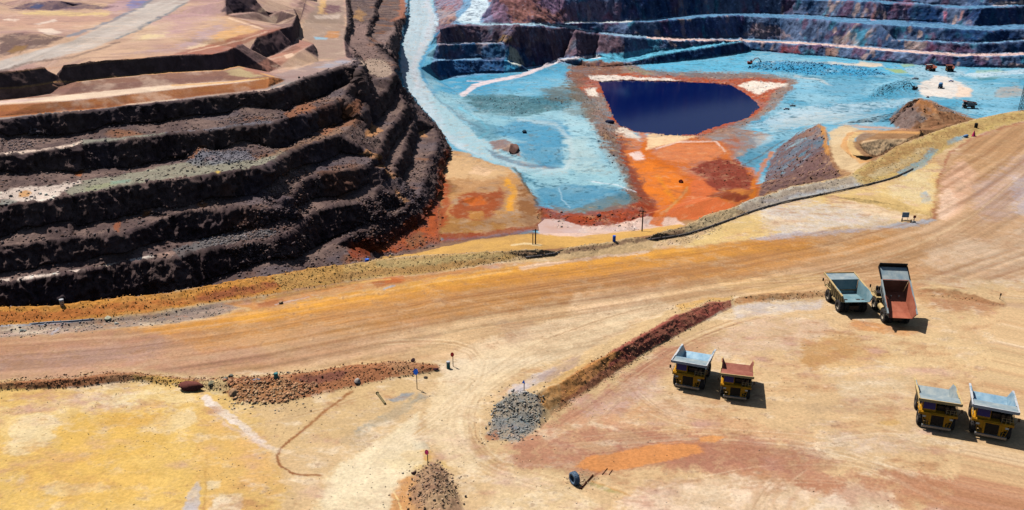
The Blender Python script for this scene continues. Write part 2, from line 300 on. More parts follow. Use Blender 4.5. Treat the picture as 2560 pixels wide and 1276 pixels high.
# ------------------------------------------------------------------ triangulate, then refine to the eye's resolution
def build_tin():
    pts, edges = [], []
    for w in LINES:
        b = len(pts)
        pts.extend([tuple(p) for p in w]); edges.extend([(b + k, b + k + 1) for k in range(len(w) - 1)])
    P = np.array(pts)
    r = delaunay_2d_cdt([Vector((p[0], p[1])) for p in pts], edges, [], 0, 1e-3, True)
    V2 = np.array([tuple(v) for v in r[0]]); ov = r[3]; oe = r[4]
    Z = np.zeros(len(V2)); bad = []
    for k in range(len(V2)):
        if len(ov[k]): Z[k] = np.mean([P[j][2] for j in ov[k]])
        else: bad.append(k)
    if bad:   # crossings: height of the crossed lines there
        E0 = np.array([P[a] for a, b in edges]); E1 = np.array([P[b] for a, b in edges])
        for k in bad:
            q = V2[k]; d = E1[:, :2] - E0[:, :2]; l2 = (d ** 2).sum(1) + 1e-9
            t = np.clip(((q - E0[:, :2]) * d).sum(1) / l2, 0, 1)
            c = E0[:, :2] + d * t[:, None]; dist = ((c - q) ** 2).sum(1)
            o = np.argsort(dist)[:2]; Z[k] = np.mean(E0[o, 2] + (E1[o, 2] - E0[o, 2]) * t[o])
    print('TIN verts', len(V2), 'crossings', len(bad))
    if bad:
        B = np.c_[V2[bad], Z[bad]]; uu, vv = project(B); print('  at', sorted([(int(a), int(b)) for a, b in zip(uu, vv)])[:60])
    T = np.array([f for f in r[2] if len(f) == 3], int)
    V = np.c_[V2, Z]
    a, b, c = V[T[:, 0]], V[T[:, 1]], V[T[:, 2]]
    ar = (b[:, 0] - a[:, 0]) * (c[:, 1] - a[:, 1]) - (b[:, 1] - a[:, 1]) * (c[:, 0] - a[:, 0])
    T[ar < 0] = T[ar < 0][:, ::-1]
    return V, T[np.abs(ar) > 1e-6]

def refine(V, T, tol):
    C = np.array([0, 0, H])
    for it in range(22):
        E = np.sort(np.vstack([T[:, [0, 1]], T[:, [1, 2]], T[:, [2, 0]]]), 1)
        key = E[:, 0].astype(np.int64) * len(V) + E[:, 1]
        uq, inv = np.unique(key, return_inverse=True)
        e0, e1 = uq // len(V), uq % len(V)
        A, B = V[e0], V[e1]; M = (A + B) / 2; R = M - C; d = np.linalg.norm(R, axis=1); R /= d[:, None]
        e = B - A; par = (e * R).sum(1); per2 = np.maximum((e ** 2).sum(1) - par ** 2, 0)
        m = F / np.maximum(d, 60) * np.sqrt(per2 + (0.16 * par) ** 2)
        u, v = project(M)
        lx = np.linalg.norm(A - B, axis=1)
        out = np.maximum(np.maximum(-80 - u, u - 2640), np.maximum(-50 - v, v - 1330))
        t = tol * (1 + np.maximum(out, 0) * 0.25)
        split = m > t
        n = int(split.sum())
        if n == 0: break
        mid = np.full(len(uq), -1, np.int64); mid[split] = len(V) + np.arange(n)
        V = np.vstack([V, M[split]])
        k = len(T); m01, m12, m20 = mid[inv[:k]], mid[inv[k:2 * k]], mid[inv[2 * k:]]
        # rotate so that patterns are canonical
        new = []
        cnt = (m01 >= 0).astype(int) + (m12 >= 0) + (m20 >= 0)
        new.append(T[cnt == 0])
        s = cnt == 3
        a, b, c = T[s].T; x, y, z = m01[s], m12[s], m20[s]
        new += [np.c_[a, x, z], np.c_[x, b, y], np.c_[z, y, c], np.c_[x, y, z]]
        for r in range(3):
            TT = np.roll(T, -r, axis=1); mm = [(m01, m12, m20), (m12, m20, m01), (m20, m01, m12)][r]
            s = (cnt == 1) & (mm[0] >= 0)
            a, b, c = TT[s].T; x = mm[0][s]
            new += [np.c_[a, x, c], np.c_[x, b, c]]
            s = (cnt == 2) & (mm[2] < 0)
            a, b, c = TT[s].T; x, y = mm[0][s], mm[1][s]
            new += [np.c_[x, b, y], np.c_[a, x, c], np.c_[x, y, c]]
        T = np.vstack(new)
    return V, T
def vnormals(V, T):
    fn = np.cross(V[T[:, 1]] - V[T[:, 0]], V[T[:, 2]] - V[T[:, 0]])
    N = np.zeros_like(V)
    for k in range(3):
        for j in range(3): N[:, j] += np.bincount(T[:, k], fn[:, j], len(V))
    return N / (np.linalg.norm(N, axis=1)[:, None] + 1e-12), fn
def smooth_attr(a, T, n, it=2):
    for _ in range(it):
        s = np.zeros(n); c = np.zeros(n)
        f = a[T].mean(1)
        for k in range(3): s += np.bincount(T[:, k], f, n); c += np.bincount(T[:, k], minlength=n)
        a = s / np.maximum(c, 1)
    return a
def smooth_attr_from_faces(fv, T, n):
    s = np.zeros(n); c = np.zeros(n)
    for k in range(3): s += np.bincount(T[:, k], fv, n); c += np.bincount(T[:, k], minlength=n)
    return s / np.maximum(c, 1)
TOL = 4.2
V, T = build_tin()
V, T = refine(V, T, TOL)
NV = len(V)
print('terrain', NV, len(T))
N0, fn0 = vnormals(V, T)
U_, V_ = project(V)
az = V[:, 0] / np.maximum(V[:, 1], 1)
ra, ry = polar(rim); o = np.argsort(ra)
YR = np.interp(az, ra[o], ry[o])
FG = V[:, 1] <= YR + 0.4                      # apron side of the rim windrow
RIMD = YR - V[:, 1]
fnz = fn0[:, 2] / (np.linalg.norm(fn0, axis=1) + 1e-12)
nz = smooth_attr_from_faces(fnz, T, NV)
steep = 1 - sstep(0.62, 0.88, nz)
XY0 = V * np.array([1, 1, 0.0])
sc_n = np.where(FG, 0.10, 0.035)[:, None]
W1 = fbm(XY0 * sc_n + 3.1, 4, 11); W2 = fbm(XY0 * sc_n + 40.7, 4, 23)
W3 = fbm(XY0 * sc_n * 5, 3, 31, .6); W4 = fbm(XY0 * sc_n * 5 + 9, 3, 37, .6); W5 = fbm(XY0 * sc_n * 22, 3, 41, .7); W6 = fbm(XY0 * sc_n * 22 + 5, 3, 43, .7)

def inpoly(x, y, pts):
    c = np.zeros(len(x), bool); n = len(pts); j = n - 1
    for i in range(n):
        xi, yi = pts[i][:2]; xj, yj = pts[j][:2]
        if yi != yj:
            c ^= ((yi > y) != (yj > y)) & (x < (xj - xi) * (y - yi) / (yj - yi) + xi)
        j = i
    return c
def segd(x, y, pts, closed):
    d = np.full(len(x), 1e9); w = np.zeros(len(x)); n = len(pts); tot = max(1, n - 1)
    for i in range(n if closed else n - 1):
        ax, ay = pts[i][:2]; bx, by = pts[(i + 1) % n][:2]
        ex, ey = bx - ax, by - ay; l2 = ex * ex + ey * ey + 1e-9
        t = np.clip(((x - ax) * ex + (y - ay) * ey) / l2, 0, 1)
        q = (x - ax - t * ex) ** 2 + (y - ay - t * ey) ** 2
        k = q < d; d[k] = q[k]; w[k] = (i + t[k]) / tot
    return np.sqrt(d), w
def domain(dom):
    if dom is None: return np.ones(NV, bool)
    if not isinstance(dom, str): return dom
    if dom == 'F': return FG
    return ~FG
def mask_poly(pts, soft=6, warp=8, dom=None, vs=1.6):
    """0..1 over a patch of ground whose outline is given by its corners; ragged by noise"""
    m = np.zeros(NV); a = np.array([p[:2] for p in pts], float); e = warp * 2.2 + soft
    k = (U_ > a[:, 0].min() - e) & (U_ < a[:, 0].max() + e) & (V_ > a[:, 1].min() - e) & (V_ < a[:, 1].max() + e) & domain(dom)
    k = np.nonzero(k)[0]
    if len(k) == 0: return m, k
    wx = warp * (1.9 * W1[k] + 1.7 * W3[k] + 1.1 * W5[k]); wy = warp * (1.0 * W2[k] + .9 * W4[k] + .6 * W6[k]); x = U_[k] + wx; y = V_[k] + wy
    ins = inpoly(x, y, pts)
    b = np.array([(p[0], p[1] * vs) for p in a])
    d, _ = segd(x, y * vs, b, True); d = np.where(ins, d, -d)
    mm = sstep(-soft, soft, d); m[k] = mm
    return m, k
def mask_stroke(pts, w, soft=3, warp=3, dom=None, vs=1.6):
    m = np.zeros(NV); a = np.array([p[:2] for p in pts], float); w0, w1 = (w if isinstance(w, tuple) else (w, w)); e = max(w0, w1) + soft + warp * 2.5
    k = (U_ > a[:, 0].min() - e) & (U_ < a[:, 0].max() + e) & (V_ > a[:, 1].min() - e) & (V_ < a[:, 1].max() + e) & domain(dom)
    k = np.nonzero(k)[0]
    if len(k) == 0: return m, k
    wx = warp * (1.9 * W1[k] + 1.7 * W3[k] + 1.1 * W5[k]); wy = warp * (1.0 * W2[k] + .9 * W4[k] + .6 * W6[k]); x = U_[k] + wx; y = V_[k] + wy
    b = [(p[0], p[1] * vs) for p in a]
    d, t = segd(x, y * vs, b, False)
    ww = w0 + (w1 - w0) * t
    m[k] = 1 - sstep(ww / 2 - soft, ww / 2 + soft, d)
    return m, k
C = np.zeros((NV, 3)); ROUGHROCK = np.zeros(NV); 
def blend(m, c, alpha=1.0, jit=0.0, jc=None, k=None):
    """lay a colour over the ground; jit breaks the cover up with noise"""
    a = m * alpha
    if jit > 0: a = a * np.clip(1 - jit + jit * 2.2 * sstep(-.35, .45, W3 + .6 * W1), 0, 1)
    a = a[:, None]
    C[:] = C * (1 - a) + np.asarray(lin(c)) * a
def P(c, pts, soft=6, warp=8, alpha=1.0, dom=None, jit=0.0, vs=1.6):
    m, k = mask_poly(pts, soft, warp, dom, vs)
    if len(k): 
        a = m[k] * alpha
        if warp > 0: j2 = min(1, jit + .12); a = a * np.clip(1 - j2 + j2 * 1.8 * sstep(-.45, .5, W3[k] + .7 * W1[k] + .6 * W5[k]), 0, 1)
        a = a[:, None]; C[k] = C[k] * (1 - a) + lin(c) * a
    return m
def S(c, pts, w, soft=3, warp=3, alpha=1.0, dom=None, jit=0.0, vs=1.6):
    m, k = mask_stroke(pts, w, soft, warp, dom, vs)
    if len(k):
        a = m[k] * alpha
        if warp > 0: j2 = min(1, jit + .12); a = a * np.clip(1 - j2 + j2 * 1.8 * sstep(-.45, .5, W3[k] + .7 * W1[k] + .6 * W5[k]), 0, 1)
        a = a[:, None]; C[k] = C[k] * (1 - a) + lin(c) * a
    return m
def flow(pts, z=0.0):
    """along / across coordinates (metres) of a road given by its centre line"""
    w = px([(p[0], p[1]) for p in pts], z, True); p2 = w[:, :2]
    L = np.r_[0, np.cumsum(np.linalg.norm(np.diff(p2, axis=0), axis=1))]
    d = np.full(NV, 1e12); s = np.zeros(NV); c = np.zeros(NV)
    for i in range(len(p2) - 1):
        a, b = p2[i], p2[i + 1]; e = b - a; l = math.hypot(*e) + 1e-9; e = e / l
        x = V[:, 0] - a[0]; y = V[:, 1] - a[1]
        t = np.clip(x * e[0] + y * e[1], 0, l); qx = x - t * e[0]; qy = y - t * e[1]
        q = qx * qx + qy * qy; k = q < d; d[k] = q[k]; s[k] = L[i] + t[k]; c[k] = (e[0] * y - e[1] * x)[k]
    return s, c

hill_poly = [(-500, 215), (0, 300), (88, 289), (282, 272), (450, 252), (691, 225), (756, 195), (880, 150), (870, 100), (860, -60), (1022, -60), (1022, 35), (1009, 88), (997, 132), (995, 176), (1001, 213), (1041, 262), (1087, 306), (1112, 345), (1124, 372), (1108, 440), (1106, 560), (1100, 612), (940, 655), (780, 675), (450, 735), (0, 775), (-500, 860)]
inhill = inpoly(U_, V_, hill_poly) & ~FG
top_poly = [(-500, -80), (862, -80), (870, 100), (880, 150), (756, 195), (691, 225), (450, 252), (282, 272), (0, 300), (-500, 340)]
intop = inpoly(U_, V_, top_poly) & ~FG & ~inhill
far_poly = [(1085, -200), (1085, 60), (1093, 110), (1075, 170), (1100, 200), (1260, 183), (1400, 158), (1440, 165), (1560, 168), (1640, 160), (1790, 143), (1878, 128), (2080, 143), (2300, 164), (2560, 171), (3300, 175), (3300, -200)]
infar = inpoly(U_, V_, far_poly) & ~FG
floor_ = ~(FG | inhill | intop | infar)
# ---------------------------------------------------------------- base colours
n_f = fbm(V * 0.35, 4, 51); n_m = fbm(V * 0.09, 4, 61); n_c = fbm(V * .025, 3, 71); n_s = fbm(V * np.array([1, 1, 2.5]) * 0.9, 3, 81)
def mixc(m, a, b): return lin(a) * (1 - m[:, None]) + lin(b) * m[:, None]
C[:] = lin((205, 168, 118))
# hill: dark ironstone rubble, purple-brown, slate and rusty
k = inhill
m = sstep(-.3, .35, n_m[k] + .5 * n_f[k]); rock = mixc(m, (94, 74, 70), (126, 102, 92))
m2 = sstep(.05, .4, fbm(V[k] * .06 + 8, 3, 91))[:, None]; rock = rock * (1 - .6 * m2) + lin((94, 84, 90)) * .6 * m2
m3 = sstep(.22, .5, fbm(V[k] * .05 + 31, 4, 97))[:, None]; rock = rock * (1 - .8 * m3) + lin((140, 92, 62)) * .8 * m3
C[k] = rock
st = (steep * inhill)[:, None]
C[:] = C * (1 - .55 * st) + lin((56, 42, 46)) * .6 * st  # steep faces darkened: wall shade is deepened in the rock colour
# far faces: blue slate with purple, pink and teal seams
k = infar
vs_ = V[k] * np.array([.05, .05, .02])
rock = mixc(sstep(-.3, .3, fbm(vs_ + 2, 4, 101)), (52, 82, 120), (100, 118, 150))
m2 = sstep(.1, .4, fbm(vs_ * 1.7 + 50, 4, 103))[:, None]; rock = rock * (1 - .75 * m2) + lin((122, 84, 108)) * .75 * m2
m3 = sstep(.2, .45, fbm(vs_ * 2.1 + 150, 4, 107))[:, None]; rock = rock * (1 - .7 * m3) + lin((60, 140, 165)) * .7 * m3
m4 = sstep(.3, .5, fbm(vs_ * 2.3 + 250, 3, 109))[:, None]; rock = rock * (1 - .8 * m4) + lin((190, 160, 150)) * .8 * m4
C[k] = rock
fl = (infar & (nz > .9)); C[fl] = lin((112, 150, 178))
# pit floor: pale blue
k = floor_
C[k] = mixc(sstep(-.35, .35, n_c[k] + .35 * n_m[k]), (84, 158, 186), (136, 182, 198))
kk_ = floor_ & (RIMD > -150) & ((V[:, 2] > -44) | ((U_ > 860) & (U_ < 1960))); C[kk_] = mixc(sstep(-.3, .3, n_m[kk_]), (146, 104, 74), (176, 134, 92))
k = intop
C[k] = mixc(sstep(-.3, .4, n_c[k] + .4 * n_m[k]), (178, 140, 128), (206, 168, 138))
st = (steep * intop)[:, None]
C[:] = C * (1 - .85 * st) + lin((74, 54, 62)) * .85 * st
# ================= apron
FGk = 'F'
P((205,172,122), [(-600,700),(2700,150),(3200,1500),(-600,1500)], dom='F', warp=0)
# lower left: yellow
P((222,182,104), [(-600,960),(440,965),(560,980),(640,1010),(760,1150),(640,1400),(-600,1400)], 25, 20, dom='F')
P((228,200,140), [(0,1020),(130,1000),(260,970),(480,980),(500,1010),(300,1020),(150,1060),(40,1120),(0,1120)], 14, 22, .8, 'F', .5)
P((236,218,176), [(20,1090),(60,1040),(120,1035),(150,1060),(140,1090),(70,1135),(20,1140)], 8, 12, .85, 'F', .2)
P((232,212,168), [(230,990),(330,985),(350,1010),(270,1020)], 8, 14, .7, 'F', .4)
P((236,214,168), [(360,1060),(430,1030),(480,1025),(500,1050),(430,1085),(380,1080)], 8, 12, .8, 'F', .3)
P((236,218,178), [(100,1215),(150,1205),(200,1212),(270,1205),(280,1225),(190,1240),(110,1235)], 6, 10, .85, 'F', .3)
P((212,164,78), [(150,1040),(300,1030),(420,1050),(430,1110),(300,1160),(160,1150)], 18, 26, .6, 'F', .7)
P((206,150,78), [(250,1050),(400,1035),(420,1055),(330,1070),(260,1085)], 8, 18, .6, 'F', .6)
P((214,166,84), [(60,1160),(300,1150),(420,1180),(400,1250),(200,1260),(40,1240)], 14, 26, .5, 'F', .7)
P((210,160,100), [(500,1040),(700,1090),(760,1150),(700,1260),(540,1280),(500,1180)], 18, 20, .6, 'F', .5)
P((230,212,176), [(545,1240),(600,1235),(610,1290),(530,1290)], 5, 6, .8, 'F', .2)
P((190,186,186), [(480,1220),(500,1200),(503,1290),(455,1290)], 4, 5, .8, 'F')
P((226,208,170), [(515,1205),(555,1202),(550,1222),(520,1226)], 4, 5, .8, 'F')
S((168,118,66), [(518,1140),(514,1200),(516,1300)], 5, 3, 4, .6, 'F', .4); S((180,130,80), [(482,1150),(494,1120),(505,1100)], 4, 3, 3, .6, 'F')
S((228,212,192), [(520,1000),(545,1028),(600,1058),(650,1100),(690,1125),(760,1140),(830,1150)], (30,9), 4, 6, .9, 'F', .15)
S((214,186,160), [(525,1030),(570,1065),(620,1090),(670,1118)], 14, 6, 6, .7, 'F', .3)
# middle: fan of tracks from the gate
P((212,178,128), [(640,1010),(760,1020),(1000,960),(1120,940),(1300,930),(1420,900),(1330,960),(1240,1020),(1200,1090),(1230,1160),(1400,1190),(1560,1290),(760,1300),(700,1170)], 20, 14, .9, 'F')
P((206,172,116), [(560,1000),(900,960),(1040,960),(1060,1000),(940,1060),(800,1120),(720,1130),(640,1080)], 16, 16, .6, 'F', .4)
P((228,206,158), [(780,1290),(830,1190),(900,1140),(1000,1060),(1050,1030),(1030,1090),(1060,1150),(1000,1210),(960,1290)], 14, 10, .85, 'F', .15)
P((224,196,148), [(1100,940),(1200,880),(1330,860),(1400,880),(1300,930),(1220,990),(1180,1050),(1170,1120),(1200,1180),(1140,1170),(1080,1120),(1060,1050)], 14, 10, .85, 'F', .2)
P((148,146,130), [(880,1080),(960,1030),(1060,980),(1090,985),(1040,1010),(960,1060),(900,1090)], 8, 10, .7, 'F', .4)
P((120,140,150), [(975,1000),(1010,985),(1040,982),(1020,996),(985,1006)], 4, 5, .7, 'F', .2)
P((168,146,112), [(840,1100),(900,1080),(960,1090),(900,1120)], 8, 10, .5, 'F', .5)
S((190,160,110), [(1040,1040),(1045,1090),(1075,1130),(1120,1170),(1160,1190)], 5, 3, 2, .6, 'F'); S((196,166,118), [(1055,1035),(1062,1085),(1095,1125),(1150,1165)], 4, 3, 2, .5, 'F')
S((198,168,120), [(1175,1000),(1160,1050),(1175,1110),(1230,1160),(1290,1190)], 4, 3, 2, .5, 'F'); S((196,164,116), [(1150,1010),(1130,1060),(1145,1120),(1200,1170)], 4, 3, 2, .5, 'F'); S((196,164,116), [(1120,1020),(1100,1070),(1110,1120)], 4, 3, 2, .45, 'F')
P((206,160,70), [(990,1140),(1020,1128),(1070,1130),(1090,1145),(1020,1158)], 5, 8, .8, 'F', .2)
P((214,178,90), [(930,1150),(1100,1150),(1130,1170),(1000,1180)], 6, 10, .5, 'F', .4)
P((190,190,170), [(1020,1110),(1060,1105),(1070,1125),(1030,1128)], 6, 6, .5, 'F')
P((206,146,84), [(975,1290),(985,1220),(1010,1195),(1040,1190),(1060,1290)], 6, 6, .85, 'F', .1)
S((238,208,140), [(978,1220),(990,1235),(1000,1260),(1005,1290)], 4, 2, 3, .9, 'F')
P((158,122,92), [(1030,1210),(1050,1170),(1080,1155),(1115,1185),(1150,1250),(1180,1330),(1030,1330)], 6, 8, .85, 'F', .3)
P((150,112,86), [(1035,1180),(1075,1160),(1110,1180),(1110,1220),(1050,1220)], 6, 8, .8, 'F', .3)
P((196,152,112), [(1220,1160),(1260,1155),(1275,1180),(1240,1185)], 5, 6, .7, 'F')
P((228,200,150), [(1250,1180),(1500,1200),(1700,1280),(1700,1400),(1200,1400)], 18, 14, .6, 'F', .3)
P((184,146,88), [(1380,1205),(1440,1215),(1560,1240),(1500,1232)], 6, 6, .5, 'F', .3)
# right apron
P((214,178,128), [(1300,1110),(1480,980),(1830,780),(2060,750),(2700,720),(2700,1400),(1700,1400),(1400,1190)], 20, 12, .9, 'F')
P((192,140,106), [(1290,1110),(1500,970),(1700,850),(1740,870),(1620,960),(1560,1040),(1600,1080),(1900,1100),(2100,1150),(2000,1180),(1640,1160),(1460,1180),(1260,1160)], 20, 20, .75, 'F', .35)
P((180,126,98), [(1450,1130),(1620,1090),(1800,1120),(2050,1180),(2150,1230),(1950,1210),(1700,1160),(1520,1160)], 14, 20, .7, 'F', .4)
P((186,132,100), [(1950,1180),(2150,1190),(2560,1200),(2620,1260),(2500,1270),(2300,1240),(2100,1260)], 14, 22, .7, 'F', .5)
P((202,150,108), [(1500,1060),(1650,1000),(1800,1030),(1990,1100),(2100,1090),(2050,1130),(1800,1110),(1600,1100)], 12, 22, .55, 'F', .5)
P((218,148,88), [(1430,1160),(1480,1135),(1560,1128),(1660,1105),(1760,1110),(1770,1130),(1690,1150),(1620,1165),(1560,1178),(1480,1178)], 4, 8, .9, 'F', .1)
P((222,156,92), [(1745,1096),(1790,1088),(1815,1094),(1790,1108),(1750,1108)], 3, 5, .85, 'F')
P((232,204,170), [(1560,1240),(1760,1180),(1960,1200),(2060,1230),(1980,1290),(1760,1300),(1600,1300)], 16, 18, .75, 'F', .35)
P((234,212,180), [(2060,1240),(2160,1215),(2230,1240),(2260,1300),(2000,1300)], 12, 14, .7, 'F', .3)
P((196,166,150), [(1440,1000),(1560,960),(1640,930),(1660,980),(1560,1030),(1470,1040)], 14, 14, .6, 'F', .4)
P((224,196,160), [(1610,990),(1700,980),(1760,1020),(1700,1050),(1620,1030)], 14, 16, .5, 'F', .4)
P((196,186,176), [(1830,770),(1920,755),(2060,752),(2060,770),(1900,790),(1840,800)], 8, 8, .7, 'F', .3)
P((208,176,150), [(1760,850),(1900,800),(2060,800),(2100,830),(1960,880),(1800,900)], 14, 14, .5, 'F', .4)
P((220,188,134), [(1990,860),(2300,830),(2560,880),(2560,960),(2250,940),(2040,930)], 18, 18, .6, 'F', .4)
P((196,150,92), [(2000,900),(2160,870),(2260,890),(2180,920),(2050,930)], 12, 16, .5, 'F', .6)
P((196,152,96), [(2000,850),(2140,855),(2120,900),(2010,920)], 14, 16, .5, 'F', .6)
P((210,188,150), [(2080,960),(2280,940),(2260,1010),(2120,1030)], 14, 14, .5, 'F', .5)
P((180,150,112), [(2000,1010),(2160,1020),(2180,1040),(2020,1030)], 8, 10, .5, 'F', .5)
P((206,164,84), [(2180,1060),(2230,1045),(2245,1060),(2200,1070)], 5, 6, .6, 'F')
P((198,178,160), [(2060,1080),(2260,1090),(2300,1130),(2160,1140),(2060,1110)], 12, 12, .5, 'F', .5)
P((206,138,76), [(2130,800),(2230,812),(2320,825),(2260,840),(2140,830)], 6, 8, .7, 'F', .3)
P((186,140,92), [(2290,735),(2400,735),(2520,765),(2480,790),(2330,770)], 8, 10, .7, 'F', .4)
P((168,118,84), [(2330,745),(2460,755),(2520,768),(2420,790),(2350,775)], 5, 8, .6, 'F', .4)
P((212,180,128), [(2380,780),(2440,775),(2450,800),(2390,810)], 5, 6, .6, 'F')
for q in ([(2060,1150),(2200,1110),(2400,1130),(2700,1200)], [(1950,1120),(2120,1130),(2300,1200),(2480,1290)], [(2000,1130),(2160,1160),(2330,1240),(2420,1310)], [(2180,1060),(2330,1100),(2600,1140)]):
    S((226,200,160), q, 7, 5, 5, .5, 'F', .3); S((182,146,112), [(a+6,b+7) for a,b in q], 4, 4, 5, .5, 'F', .3)
for q in ([(1920,1180),(1890,1230),(1870,1300)], [(1960,1185),(1935,1240),(1925,1300)], [(2040,1190),(1990,1230),(1950,1300)]):
    S((196,152,112), q, 12, 6, 5, .55, 'F', .3)
# haul road
road_c = [(0,905),(300,885),(640,838),(900,790),(1200,740),(1500,700),(1800,655),(2050,610),(2250,555),(2400,480),(2520,400),(2600,330)]
rs, rc = flow(road_c)
P((190,150,108), [(-600,990),(-600,900),(0,848),(169,833),(337,821),(438,811),(539,797),(640,777),(860,733),(985,717),(1086,697),(1187,681),(1305,664),(1423,653),(1558,637),(1710,618),(1850,600),(2000,580),(2200,560),(2320,540),(2345,500),(2350,440),(2380,378),(2430,348),(2490,325),(2560,306),(3000,220),(3000,560),(2560,700),(2300,700),(2060,728),(1830,740),(1690,762),(1520,842),(1440,888),(1300,890),(1100,900),(900,905),(700,930),(500,945),(330,925),(100,944)], 8, 5, 1, 'F')
P((176,132,108), [(-600,990),(-600,880),(0,850),(200,836),(420,822),(640,850),(700,900),(500,940),(330,925),(100,944),(0,950)], 22, 14, .8, 'F', .2)
P((172,148,138), [(-300,930),(0,885),(250,865),(420,850),(380,900),(150,925),(0,940)], 20, 10, .5, 'F', .3)
P((208,146,62), [(300,825),(440,810),(640,776),(860,732),(985,716),(1086,696),(1187,680),(1305,663),(1423,652),(1558,636),(1710,617),(1900,600),(2060,600),(2020,625),(1800,650),(1500,690),(1200,725),(900,775),(600,820),(420,840)], 16, 8, .9, 'F', .1)
P((224,164,70), [(560,796),(860,734),(1086,697),(1305,664),(1558,637),(1710,619),(1780,620),(1560,655),(1300,685),(1080,720),(860,765),(620,810)], 8, 6, .85, 'F', .2)
P((196,140,76), [(420,850),(800,790),(1200,725),(1500,690),(1800,650),(2060,620),(2230,580),(2200,620),(1900,680),(1500,735),(1150,790),(700,860),(500,880)], 22, 12, .8, 'F', .25)
P((214,184,140), [(700,930),(900,860),(1160,800),(1500,745),(1800,700),(2060,690),(2060,728),(1830,740),(1690,762),(1520,842),(1440,888),(1300,890),(1100,900),(900,905)], 20, 14, .85, 'F', .2)
P((226,204,168), [(1160,880),(1300,820),(1500,770),(1640,745),(1690,760),(1520,840),(1440,888),(1250,930),(1120,960),(1100,920)], 16, 12, .8, 'F', .2)
P((228,198,160), [(1480,720),(1700,700),(1650,740),(1500,790),(1420,770)], 16, 14, .5, 'F', .3)
P((226,184,120), [(1800,700),(1930,690),(2060,690),(2060,725),(1840,735)], 12, 10, .6, 'F', .2)
P((170,140,116), [(1240,800),(1330,800),(1330,850),(1290,870),(1250,830)], 10, 14, .5, 'F', .4)
P((188,150,120), [(700,880),(900,850),(1120,830),(1000,890),(800,905),(660,920)], 12, 14, .6, 'F', .3)
P((196,164,130), [(2300,560),(2420,490),(2560,380),(2900,260),(2900,560),(2560,650),(2300,640)], 24, 16, .8, 'F', .3)
P((184,160,150), [(2430,470),(2560,380),(2760,330),(2760,480),(2560,540),(2450,560)], 20, 16, .7, 'F', .3)
P((206,186,160), [(2300,640),(2560,560),(2700,540),(2700,720),(2300,712)], 20, 18, .6, 'F', .4)
P((190,188,200), [(2530,440),(2600,430),(2600,540),(2540,540)], 10, 10, .5, 'F')
P((226,186,156), [(2345,540),(2350,480),(2372,420),(2410,400),(2440,440),(2420,500),(2400,530),(2360,555)], 8, 8, .85, 'F', .2)
P((236,206,178), [(2348,548),(2352,490),(2372,470),(2400,500),(2390,525),(2360,552)], 5, 6, .8, 'F', .2)
P((200,168,140), [(2376,450),(2400,440),(2412,470),(2392,486)], 5, 5, .6, 'F')
S((160,96,68), [(2336,545),(2334,500),(2350,440),(2374,382),(2425,350),(2485,326),(2560,306)], (9,6), 3, 3, .85, 'F', .2)
S((236,208,178), [(1305,672),(1360,660),(1420,655),(1500,642),(1620,630)], (14,10), 3, 4, .85, 'F', .2)
S((226,192,136), [(850,748),(960,730),(1080,706),(1200,690),(1280,676)], 8, 3, 4, .5, 'F', .4)
S((164,180,190), [(960,722),(985,714)], 7, 2, 2, .8, 'F')
# triangle of spare ground by the curve
P((222,188,120), [(1716,614),(1788,570),(1879,535),(1963,512),(2050,494),(2155,473),(2239,451),(2300,415),(2338,400),(2350,440),(2335,500),(2330,540),(2260,560),(2000,582),(1850,602)], 6, 5, 1, 'F')
P((204,196,186), [(1920,520),(2010,508),(2100,515),(2220,548),(2260,560),(2080,575),(1960,590),(1900,570)], 14, 14, .75, 'F', .25)
P((214,170,100), [(1800,575),(1960,545),(2060,550),(1940,575),(1830,592)], 10, 12, .5, 'F', .5)
P((232,204,168), [(2070,500),(2170,510),(2310,545),(2250,553),(2140,532)], 6, 6, .8, 'F', .2)
P((204,168,104), [(2085,490),(2160,487),(2240,500),(2330,535),(2300,545),(2200,520),(2120,503)], 4, 5, .85, 'F', .15)
P((222,200,150), [(2240,455),(2330,410),(2335,500),(2300,510),(2220,480)], 10, 10, .7, 'F', .3)
P((150,170,176), [(2300,485),(2322,478),(2325,505),(2305,508)], 4, 5, .7, 'F', .3)
P((176,182,196), [(1880,592),(2000,580),(2120,575),(2200,562),(2330,548),(2330,556),(2200,572),(2050,590),(1900,604)], 4, 6, .6, 'F', .3)
P((168,180,192), [(2200,566),(2330,545),(2340,552),(2260,572)], 3, 5, .7, 'F')
# streaks of traffic on the road
onroad, _k = mask_poly([(-600,990),(-600,900),(0,848),(438,811),(640,777),(985,717),(1305,664),(1710,618),(2000,580),(2320,540),(2350,440),(2430,348),(2560,306),(3000,220),(3000,560),(2560,700),(2300,700),(2060,728),(1830,740),(1690,762),(1440,888),(1100,900),(700,930),(330,925)], 10, 4, 'F')
st1 = fbm(np.c_[rc * .55, rs * .012, rs * 0], 4, 211); st2 = fbm(np.c_[rc * 1.7, rs * .03, rs * 0], 3, 221); st3 = fbm(np.c_[rc * .2, rs * .02, rs * 0], 3, 231)
C *= (1 + onroad * (.30 * st1 + .26 * st2 + .12 * st3))[:, None]
a_ = (onroad * .35 * sstep(.1, .5, st1 - .3 * st3))[:, None]; C[:] = C * (1 - a_) + lin((216, 186, 150)) * a_
a_ = (onroad * .4 * sstep(.15, .5, -st1 + .4 * st2))[:, None]; C[:] = C * (1 - a_) + lin((158, 108, 70)) * a_
